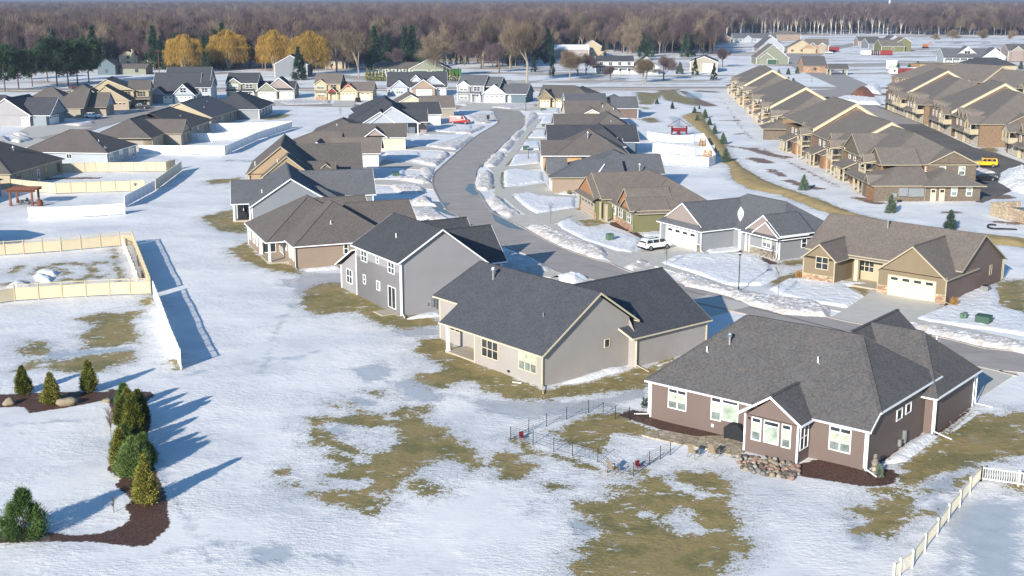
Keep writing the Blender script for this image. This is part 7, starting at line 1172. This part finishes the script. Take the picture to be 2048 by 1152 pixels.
# bare deciduous trees
def bare_tree(name, h_, spread, seed, tm, bm, loc, label, group=None, cat='bare tree', k=2600, tw=.05, lean=0, low=.22, trunk=.28, up=1.0):
    rs = np.random.default_rng(seed); r = tree_root(name, loc, label, cat, group); t = MB(); tips = []
    def br(p, d, L, rad, lv):
        e = p+d*L; t.tube(p, e, rad, rad*.62, 6 if lv < 2 else 4, cap=False)
        if lv >= 3: tips.append((p, e)); t.add([p+Vector((rad,0,0)), p-Vector((rad,0,0)), e], [(0,1,2)]); return
        for i in range(rs.integers(3, 5)):
            nd = (d+Vector(rs.normal(size=3)*.42)*(1.15 if lv else .8)+Vector((0,0,.2*up))).normalized(); br(p+d*L*rs.uniform(.5, 1.0), nd, L*(rs.uniform(.85, 1.25) if lv == 0 else rs.uniform(.62, .85)), rad*.6, lv+1)
    br(Vector((0,0,-.2)), Vector((rs.normal()*.04, rs.normal()*.04, 1)).normalized(), h_*.24, trunk, 0); t.build('trunk', bm, r)
    c = MB(); T = np.array([[*a, *b] for a, b in tips]); 
    ii = rs.integers(0, len(T), k); w_ = rs.uniform(.2, 1.15, k)[:, None]; C = T[ii, :3]*(1-w_)+T[ii, 3:]*w_; d = T[ii, 3:]-T[ii, :3]; d /= np.linalg.norm(d, axis=1)[:, None]; mx = max(C[:, 2].max(), 1)
    C += rs.normal(size=(k, 3))*h_*.04; D = d+rs.normal(size=(k, 3))*.38+np.array([0,0,.4*up]); tris(c, C, D, rs.uniform(.06, .14, k)*h_, rs.uniform(.6, 1.2, k)*tw, rs); co = c.build('crown', tm, r)
    ex = spread/max(.1, np.percentile(np.hypot(C[:, 0], C[:, 1]), 96)); ez = h_/C[:, 2].max()
    for o in r.children: o.data.transform(Matrix.Diagonal((ex, ex, ez, 1)))
    return r
def willow(loc, h_, rad, seed, label):
    rs = np.random.default_rng(seed); r = tree_root('willow_tree', loc, label, 'willow'); t = MB()
    for i in range(9):
        a = i*.7+rs.uniform(0, .4); p0 = Vector((rs.normal()*.3, rs.normal()*.3, 0)); p1 = Vector((math.cos(a)*rad*.25, math.sin(a)*rad*.25, h_*.42)); p2 = Vector((math.cos(a)*rad*.6, math.sin(a)*rad*.6, h_*.78)); t.tube(p0, p1, .4, .26, 6); t.tube(p1, p2, .26, .1, 6)
    t.build('trunk', LM['barkp'], r); c = MB(); k = 22000; a = rs.uniform(0, 6.28, k); w_ = rs.uniform(0, 1, k)**.55; th_ = w_*1.5; lump = 1+.12*np.sin(a*5+seed)+.08*np.sin(th_*9)
    C = np.stack([np.sin(th_)*np.cos(a)*rad*lump, np.sin(th_)*np.sin(a)*rad*lump, h_*.55+np.cos(th_)*h_*.42*lump], 1); C[:, 2] -= rs.uniform(0, 1, k)**2.2*h_*.42; C[:, :2] *= rs.uniform(.72, 1.02, k)[:, None]; D = np.stack([np.cos(a)*.25, np.sin(a)*.25, -np.ones(k)], 1)+rs.normal(size=(k, 3))*.18
    tris(c, C, D, rs.uniform(.8, 1.8, k), rs.uniform(.03, .06, k), rs); c.build('crown', LM['willow'], r); return r
willow(q1('T', 1080, 425), 16.5, 9.0, 1, 'leftmost golden willow, behind the blue gabled house'); willow(q1('T', 1340, 408), 18, 9.6, 2, 'second golden willow from the left'); willow(q1('T', 1610, 415), 18, 8.2, 3, 'third golden willow, in front of the white barn'); willow(q1('T', 1820, 440), 18.5, 9.2, 4, 'rightmost golden willow, right of the white barn'); willow(q1('T', 1432, 122)+Vector((0,0,-2)), 16, 22, 5, 'golden tree crown deep in the woods, far behind the others')
def conifer(name, h_, r0, k, seed, loc, label, group=None, mat='conif', shape='spruce', leaf=(1.0,.13)):
    return cone_evergreen(name, h_, r0, k, LM[mat], seed, shape, loc, label, group, leaf, 60, 'conifer')
pr = [bare_tree('bare_tree', 21, 8, 100, LM['twigy'], LM['barkp'], q1('U', 345, 455), 'tall tan bare tree behind the wheat coloured red gabled house', None, k=9000, tw=.03), bare_tree('bare_tree', 19, 8.5, 101, LM['twigy'], LM['barkp'], q1('U', 795, 450), 'broad bare tree right behind the grey green garage house', None, k=9000, tw=.03),
 bare_tree('bare_tree', 28, 10, 102, LM['twigy'], LM['barkp'], q1('U', 1328, 480), 'tallest bare tree with pale forked trunk in front of the snowy lot', None, k=12000, tw=.033, trunk=.5), bare_tree('bare_tree', 15, 7, 103, LM['twigr'], LM['bark'], q1('U', 1165, 425), 'reddish bare tree behind the slate two storey house', None, k=7000, tw=.028)]
px_ = [conifer('pine_tree', 15, 4.4, 6500, 110, q1('T', 110, 520), 'dark pine in the front row at the left edge', 'dark pines by the left houses', 'conif', 'high', (.8,.12)), conifer('spruce_tree', 14, 3.0, 2600, 111, q1('T', 1750, 468), 'dark spruce standing alone right of the white barn', None, 'spruce', 'spruce')]
def cp(src, loc, s_, lab, rz=0.0, group=None, sz=None, name=None):
    c = copy_tree(src); c.location = loc; c.scale = (s_, s_, sz or s_); c.rotation_euler = (0,0,rz); c['label'] = lab
    if group: c['group'] = group
    elif 'group' in c: del c['group']
    return c
for u, v, s_, i, lab in [(215,420,.95,0,'bare tree behind the rightmost willow'),(150,420,.8,0,'slender bare tree beside the rightmost willow'),(560,410,.75,3,'purple grey bare tree left of the grey green garage house'),(960,380,.9,3,'bare tree behind the green container'),(1060,400,1.1,3,'wide reddish bare tree left of the slate two storey house roof'),(1230,400,.95,1,'bare tree by the dark conifers left of the tallest tree'),(1580,465,.7,1,'small bare tree on the snowy lot, left of the white farmhouse'),(1625,445,.65,3,'small reddish bare tree on the snowy lot before the white farmhouse'),(1675,440,.7,3,'second reddish bare tree close to the white farmhouse'),(1815,470,.45,3,'low bare tree in front of the farmhouse porch'),(1925,360,.75,0,'bare tree behind the white farmhouse'),(2010,485,.55,1,'bare tree by the farmhouse driveway')]:
    cp(pr[i], q1('U', u, v), s_, lab, u*.7)
for b, u, v, s_, i, lab in [('S',222,405,.75,3,'brown bare tree between the farmhouse and the metal shed'),('S',130,415,.55,1,'spreading bare tree beside the farmhouse garage'),('S',520,340,.7,3,'reddish bare trees cluster right of the metal shed'),('S',55,280,.9,0,'tan bare tree at the upper left of the metal shed'),('T',860,372,.85,3,'bare tree right of the pale cream house'),('S',1830,222,.6,1,'round bare tree on the far snow field'),('S',1680,222,.6,1,'wide bare tree on the far snow field, left one'),('S',1595,218,.4,1,'little bare tree on the far snow field'),('S',1990,222,.5,0,'bare tree on the far snow field by the right edge'),('T',300,330,.8,1,'pale bare tree between the pines'),('T',1020,380,.5,3,'low red bare shrub near the red car')]: cp(pr[i], q1(b, u, v), s_, lab, u*.3)
for u, v, s_, lab in [(30,530,1.0,'dark pine cut off by the left edge'),(190,505,.95,'dark pine, third from the left edge'),(335,505,1.25,'tall dark pine in the middle of the left group'),(400,500,1.2,'dark pine right of the tallest one in the left group'),(455,495,1.15,'dark pine above the dark red car'),(520,480,1.2,'dark pine at the right end of the left group'),(280,480,1.1,'dark pine behind the middle of the left group'),(90,380,1.3,'dark pine of the second row at the left edge'),(205,340,1.3,'round dark pine of the second row'),(250,400,1.1,'dark pine low in the second row'),(60,470,1.0,'small dark pine between the front two')]: cp(px_[0], q1('T', u, v), s_, lab, u*.5, 'dark pines by the left houses', s_*1.0)
k = 0
for u, v, s_ in [(410,340,1.15),(450,340,1.1),(490,345,1.2),(555,345,1.25),(600,340,1.1),(905,330,1.25),(950,330,1.15),(990,330,1.1),(1040,320,1.2),(1160,300,1.1),(1195,300,1.2),(1230,300,1.2),(1270,300,1.2),(1310,300,1.25),(1350,300,1.15),(370,330,1.1),(330,330,1.1),(1700,300,.9),(1740,300,.9)]:
    cp(px_[1], q1('T', u, (398 if v < 360 else v)+(u*7) % 9), s_*(.85+((u*13) % 7)/14), 'tall dark spruce in the row behind the pale cream house and the willows', u*.4, 'dark spruces in the background row')
for b, u, v, s_, lab in [('T',1200,432,.75,'dark spruce between the two left willows'),('U',15,465,.75,'dark spruce at the foot of the rightmost willow'),('U',620,402,1.45,'big dark conifer high in the middle woods'),('U',660,400,1.5,'dark conifer right of the big one in the middle woods'),('U',440,404,1.5,'dark conifer left in the middle woods'),('U',510,404,1.2,'small dark conifer between the middle ones'),('U',690,405,.95,'yellow green conifer among the bare trees'),('U',1240,385,1.0,'dark green conifer left of the tallest bare tree'),('U',1450,370,1.3,'wide dark conifer right of the tallest bare tree'),('U',1370,420,.55,'grey conical shrub right of the tallest bare tree'),('U',1775,330,.7,'yellow green conical tree behind the farmhouse'),('U',1475,445,.45,'lone narrow dark cypress on the snowy lot'),('S',380,380,.55,'broad dark evergreen before the metal shed'),('S',475,405,.5,'dark evergreen right of the metal shed'),('S',115,290,1.0,'dark conifer at the left of the reddish wood'),('S',150,290,.9,'dark conifer beside the left one of the reddish wood'),('S',330,290,1.0,'dark evergreen in the middle of the reddish wood'),('S',360,285,.9,'olive evergreen in the reddish wood'),('U',2000,300,1.0,'dark conifer near the upper right of the farmhouse'),('T',1715,398,1.35,'dark conifer above the third willow')]:
    O = q1(b, u, v)
    if O.y < 1600: cp(px_[1], O, s_, lab, u*.9, None, s_ if 'cypress' not in lab else 1.0)
for b, u, v, hh, lab in [('U',845,375,5,'first of the small dark spruces on the snow behind the green container'),('U',880,375,5.5,'second of the small dark spruces behind the green container'),('U',915,375,5,'third of the small dark spruces behind the green container'),('U',945,375,5.6,'fourth of the small dark spruces behind the green container'),('U',980,375,5,'rightmost of the small dark spruces behind the green container')]: c = cp(px_[1], q1(b, u, v), hh/14, lab, u)
ah = None; i = 0
for x in list(np.linspace(392, 630, 13))+[865, 885, 905, 925]:
    O = q1('U', x, 475)
    if ah is None: ah = cone_evergreen('hedge_arborvitae', 6.0, .85, 900, LM['arb'], 140, 'cone', O, 'arborvitae in the evenly spaced row in front of the grey green garage house', 'arborvitae row along the main road', (.5,.09), 30)
    else: c = copy_tree(ah); c.location = O; c.rotation_euler = (0,0,x); c.scale = (1,1,.9+.2*((i*7) % 5)/5)
    i += 1
# edge of the woods: individual trees, then the wood itself as one instanced mass per kind
EDGE = [tuple(q1('.', u, v))[:2] for u, v in [(-300,150),(0,150),(190,138),(235,126),(300,138),(600,140),(700,140),(800,124),(900,118),(960,134),(1010,138),(1085,126),(1110,101),(1180,101),(1240,107),(1428,110),(1436,82),(1500,68),(1700,66),(1850,70),(2048,72),(2300,74)]]
def edge_y(x):
    for (x0, y0), (x1, y1) in zip(EDGE[:-1], EDGE[1:]):
        pass
    return 0
def inwood(x, y):     # beyond the traced edge along the ray from below the camera
    s_ = x/y
    for (x0, y0), (x1, y1) in zip(EDGE[:-1], EDGE[1:]):
        a0, a1 = x0/y0, x1/y1
        if min(a0, a1) <= s_ <= max(a0, a1) and abs(a1-a0) > 1e-9: t = (s_-a0)/(a1-a0); return y > y0+(y1-y0)*t
    return y > 650
rs = np.random.default_rng(5); pts = []; gy = 560.0
while gy < 3400:
    sp_ = 8.0 if gy < 1200 else (11 if gy < 2000 else 16); gx = -.6*gy
    while gx < .6*gy:
        x = gx+rs.uniform(-.45, .45)*sp_; y = gy+rs.uniform(-.45, .45)*sp_; gx += sp_
        if inwood(x, y):
            if 1550 < y < 2050 and x/y < -.13 and x/y > -.42 and rs.random() < 1: continue      # snowy clearing far left
            pts.append((x, y))
    gy += sp_
pts = [p for p in pts if not (1550 < p[1] < 2050 and -.42 < p[0]/p[1] < -.13)]
pts.sort(key=lambda p: p[1]); pts = np.array(pts)
protoB = [bare_tree('bare_tree', 21, 6.5, 200+i, LM[('twig','twigr','twigy','twigr')[i]], LM[('bark','bark','barkp','bark')[i]], (pts[i][0], pts[i][1], 0), 'bare grey brown tree at the near edge of the woods', 'bare trees at the edge of the woods', k=2600, tw=.05) for i in range(4)]
birch = bare_tree('birch_tree', 22, 4.2, 210, LM['twigr'], flat('birch_bark', 'cfc6ba', .8, .1, 2), (0, 0, 0), 'pale trunked birch at the edge of the woods at the upper right', 'pale birches along the right wood edge', k=2200, tw=.04, trunk=.3, up=1.8)
nE = 170; near = []
bx = [(1435+i*(2090-1435)/75+rs.uniform(-3, 3), (83 if i < 6 else 70)-rs.uniform(0, 3)) for i in range(76)]
for i, (u, v) in enumerate(bx):
    O = G(u, v)
    if i == 0: birch.location = O
    else: c = copy_tree(birch); c.location = O; c.scale = (rs.uniform(.8, 1.2),)*2+(rs.uniform(.85, 1.25),); c.rotation_euler = (0,0,rs.uniform(0, 6.28))
# nearest rows along the edge
score = np.array([p[1]-0 for p in pts]); d_edge = []
for p in pts:
    y0 = p[1]; k_ = 0
    while inwood(p[0]*(y0-8)/p[1], y0-8) and k_ < 5: y0 -= 8; k_ += 1
    d_edge.append(k_)
d_edge = np.array(d_edge); order = np.argsort(d_edge*400+pts[:, 1]); vis = [j for j in order if abs(pts[j][0]/pts[j][1]) < .45][:nE]; indiv = set(vis)
for kk, j in enumerate(vis):
    if kk < 4: protoB[kk].location = (pts[j][0], pts[j][1], 0); continue
    c = copy_tree(protoB[kk % 4]); c.location = (pts[j][0], pts[j][1], 0); s_ = rs.uniform(.55, 1.2); c.scale = (s_*rs.uniform(.8, 1.25), s_*rs.uniform(.8, 1.25), s_*rs.uniform(.9, 1.15)); c.rotation_euler = (0,0,rs.uniform(0, 6.28))
rest = np.array([p for j, p in enumerate(pts) if j not in indiv])
def gnforest(name, P, src, smin, smax, seed, zoff=0.0):
    me = bpy.data.meshes.new(name); me.from_pydata([(p[0], p[1], zoff) for p in P], [], []); o = bpy.data.objects.new(name, me); COL.objects.link(o); tag(o, kind='stuff')
    rs_ = np.random.default_rng(seed); a = me.attributes.new('siz', 'FLOAT_VECTOR', 'POINT'); s0 = rs_.uniform(smin, smax, len(P)); w0 = s0*rs_.uniform(.75, 1.35, len(P)); a.data.foreach_set('vector', np.stack([w0, w0, s0], 1).ravel()); a = me.attributes.new('rot', 'FLOAT_VECTOR', 'POINT'); a.data.foreach_set('vector', np.stack([rs_.normal(size=len(P))*.05, rs_.normal(size=len(P))*.05, rs_.uniform(0, 6.28, len(P))], 1).ravel())
    g = bpy.data.node_groups.new(name, 'GeometryNodeTree'); g.interface.new_socket('Geometry', in_out='INPUT', socket_type='NodeSocketGeometry'); g.interface.new_socket('Geometry', in_out='OUTPUT', socket_type='NodeSocketGeometry')
    gi = g.nodes.new('NodeGroupInput'); go = g.nodes.new('NodeGroupOutput'); ip = g.nodes.new('GeometryNodeInstanceOnPoints'); jn = g.nodes.new('GeometryNodeJoinGeometry')
    for s_ in src:
        parts_ = g.nodes.new('GeometryNodeJoinGeometry')
        for ch in s_.children: oi = g.nodes.new('GeometryNodeObjectInfo'); oi.inputs[0].default_value = ch; oi.transform_space = 'ORIGINAL'; g.links.new(oi.outputs['Geometry'], parts_.inputs[0])
        gt = g.nodes.new('GeometryNodeGeometryToInstance'); g.links.new(parts_.outputs[0], gt.inputs[0]); g.links.new(gt.outputs[0], jn.inputs[0])
    g.links.new(gi.outputs[0], ip.inputs['Points']); g.links.new(jn.outputs[0], ip.inputs['Instance']); ip.inputs['Pick Instance'].default_value = True
    ri = g.nodes.new('FunctionNodeRandomValue'); ri.data_type = 'INT'
    [i for i in ri.inputs if i.enabled and i.name == 'Min'][0].default_value = 0; [i for i in ri.inputs if i.enabled and i.name == 'Max'][0].default_value = len(src)-1
    g.links.new([o_ for o_ in ri.outputs if o_.enabled][0], ip.inputs['Instance Index'])
    for nm, so_ in (('siz', 'Scale'), ('rot', 'Rotation')):
        na = g.nodes.new('GeometryNodeInputNamedAttribute'); na.data_type = 'FLOAT_VECTOR'; na.inputs[0].default_value = nm; g.links.new([o_ for o_ in na.outputs if o_.enabled][0], ip.inputs[so_])
    g.links.new(ip.outputs[0], go.inputs[0]); md = o.modifiers.new('scatter', 'NODES'); md.node_group = g; return o
rnd = rs.random(len(rest)); con = (rnd < .05) | ((rest[:, 0] < -60) & (rest[:, 1] < 1000) & (rnd < .28)); gnforest('bare_woodland', rest[~con], protoB, .55, 1.25, 1); gnforest('conifer_woodland', rest[con], px_[1:2], .9, 1.35, 2)
# the far woods as a bumpy canopy surface
def canopy(name, x0s, x1s, ya, yb, h_, seed, step=1.012):
    us_ = np.linspace(x0s, x1s, 260); yy = [ya]
    while yy[-1] < yb: yy.append(yy[-1]*step)
    yy = np.array(yy); X = yy[:, None]*us_[None]; Y = np.repeat(yy[:, None], len(us_), 1); Z = h_*(.75+.25*vnoise(X*.35, Y*.35, seed)/1.5)+h_*.35*np.random.default_rng(seed).normal(size=X.shape)*.35; Z[0] = 0
    nc_ = len(us_); idx = (np.arange(len(yy)-1)[:, None]*nc_+np.arange(nc_-1)[None]).ravel(); me = bpy.data.meshes.new(name); me.from_pydata(np.stack([X.ravel(), Y.ravel(), Z.ravel()], 1).tolist(), [], np.stack([idx, idx+1, idx+1+nc_, idx+nc_], 1).tolist()); me.materials.append(LM['far']); me.update(); o = bpy.data.objects.new(name, me); COL.objects.link(o); return tag(o, kind='stuff')
n = N('far_woods', .95, .1); v = n.co(obj=False); f = n.noise(v, .03, 6, .7); LM['far'] = n.out(n.ramp(f, [(.35, lin('3f322f')), (.5, lin('594843')), (.65, lin('4d3e42'))]))
canopy('distant_woodland', -.62, .62, 3300, 11500, 17, 3)
# low hills on the horizon
h_ = MB(); P0 = []; 
for i in range(61):
    a = -.75+1.5*i/60; y = 12200; z = 55+22*math.sin(a*9+1)+12*math.sin(a*23); P0.append((a*y, y, z))
h_.v = [(x, y-700, -1) for x, y, z in P0]+P0+[(x, y+900, -1) for x, y, z in P0]; K = 61; h_.f = [(i, i+1, K+i+1, K+i) for i in range(60)]+[(K+i, K+i+1, 2*K+i+1, 2*K+i) for i in range(60)]; h_.mi = [0]*120
tag(h_.build('hills', LM['far'], None, True), kind='structure')
# water tower far off and the white tower
O = G(1778, 22); r = empty('water_tower', (O.x*.9, O.y*.9, 0), 0, 'tiny pale water tower above the distant woods at the right', 'tower'); b = MB(); b.tube((0,0,0),(0,0,28),2,2,10); b.build('column', M['white'], r); b = MB(); b.tube((0,0,28),(0,0,31),2,7,12); b.tube((0,0,31),(0,0,35),7,7,12); b.tube((0,0,35),(0,0,38),7,1,12); b.build('tank', M['white'], r)
# ---------------------------------------------------------------- haze
hz_ = N('haze_air'); hz_.t.nodes.remove(hz_.b); pv = hz_.n('VolumePrincipled'); pv.inputs['Color'].default_value = (.62,.72,.95,1); pv.inputs['Density'].default_value = .00013; pv.inputs['Anisotropy'].default_value = .2
hz_.l(pv.outputs[0], hz_.t.nodes['Material Output'].inputs['Volume']); b = MB(); b.box(-14000, 14000, -300, 13400, -3, 130); o = b.build('haze', hz_.m); tag(o, kind='stuff')
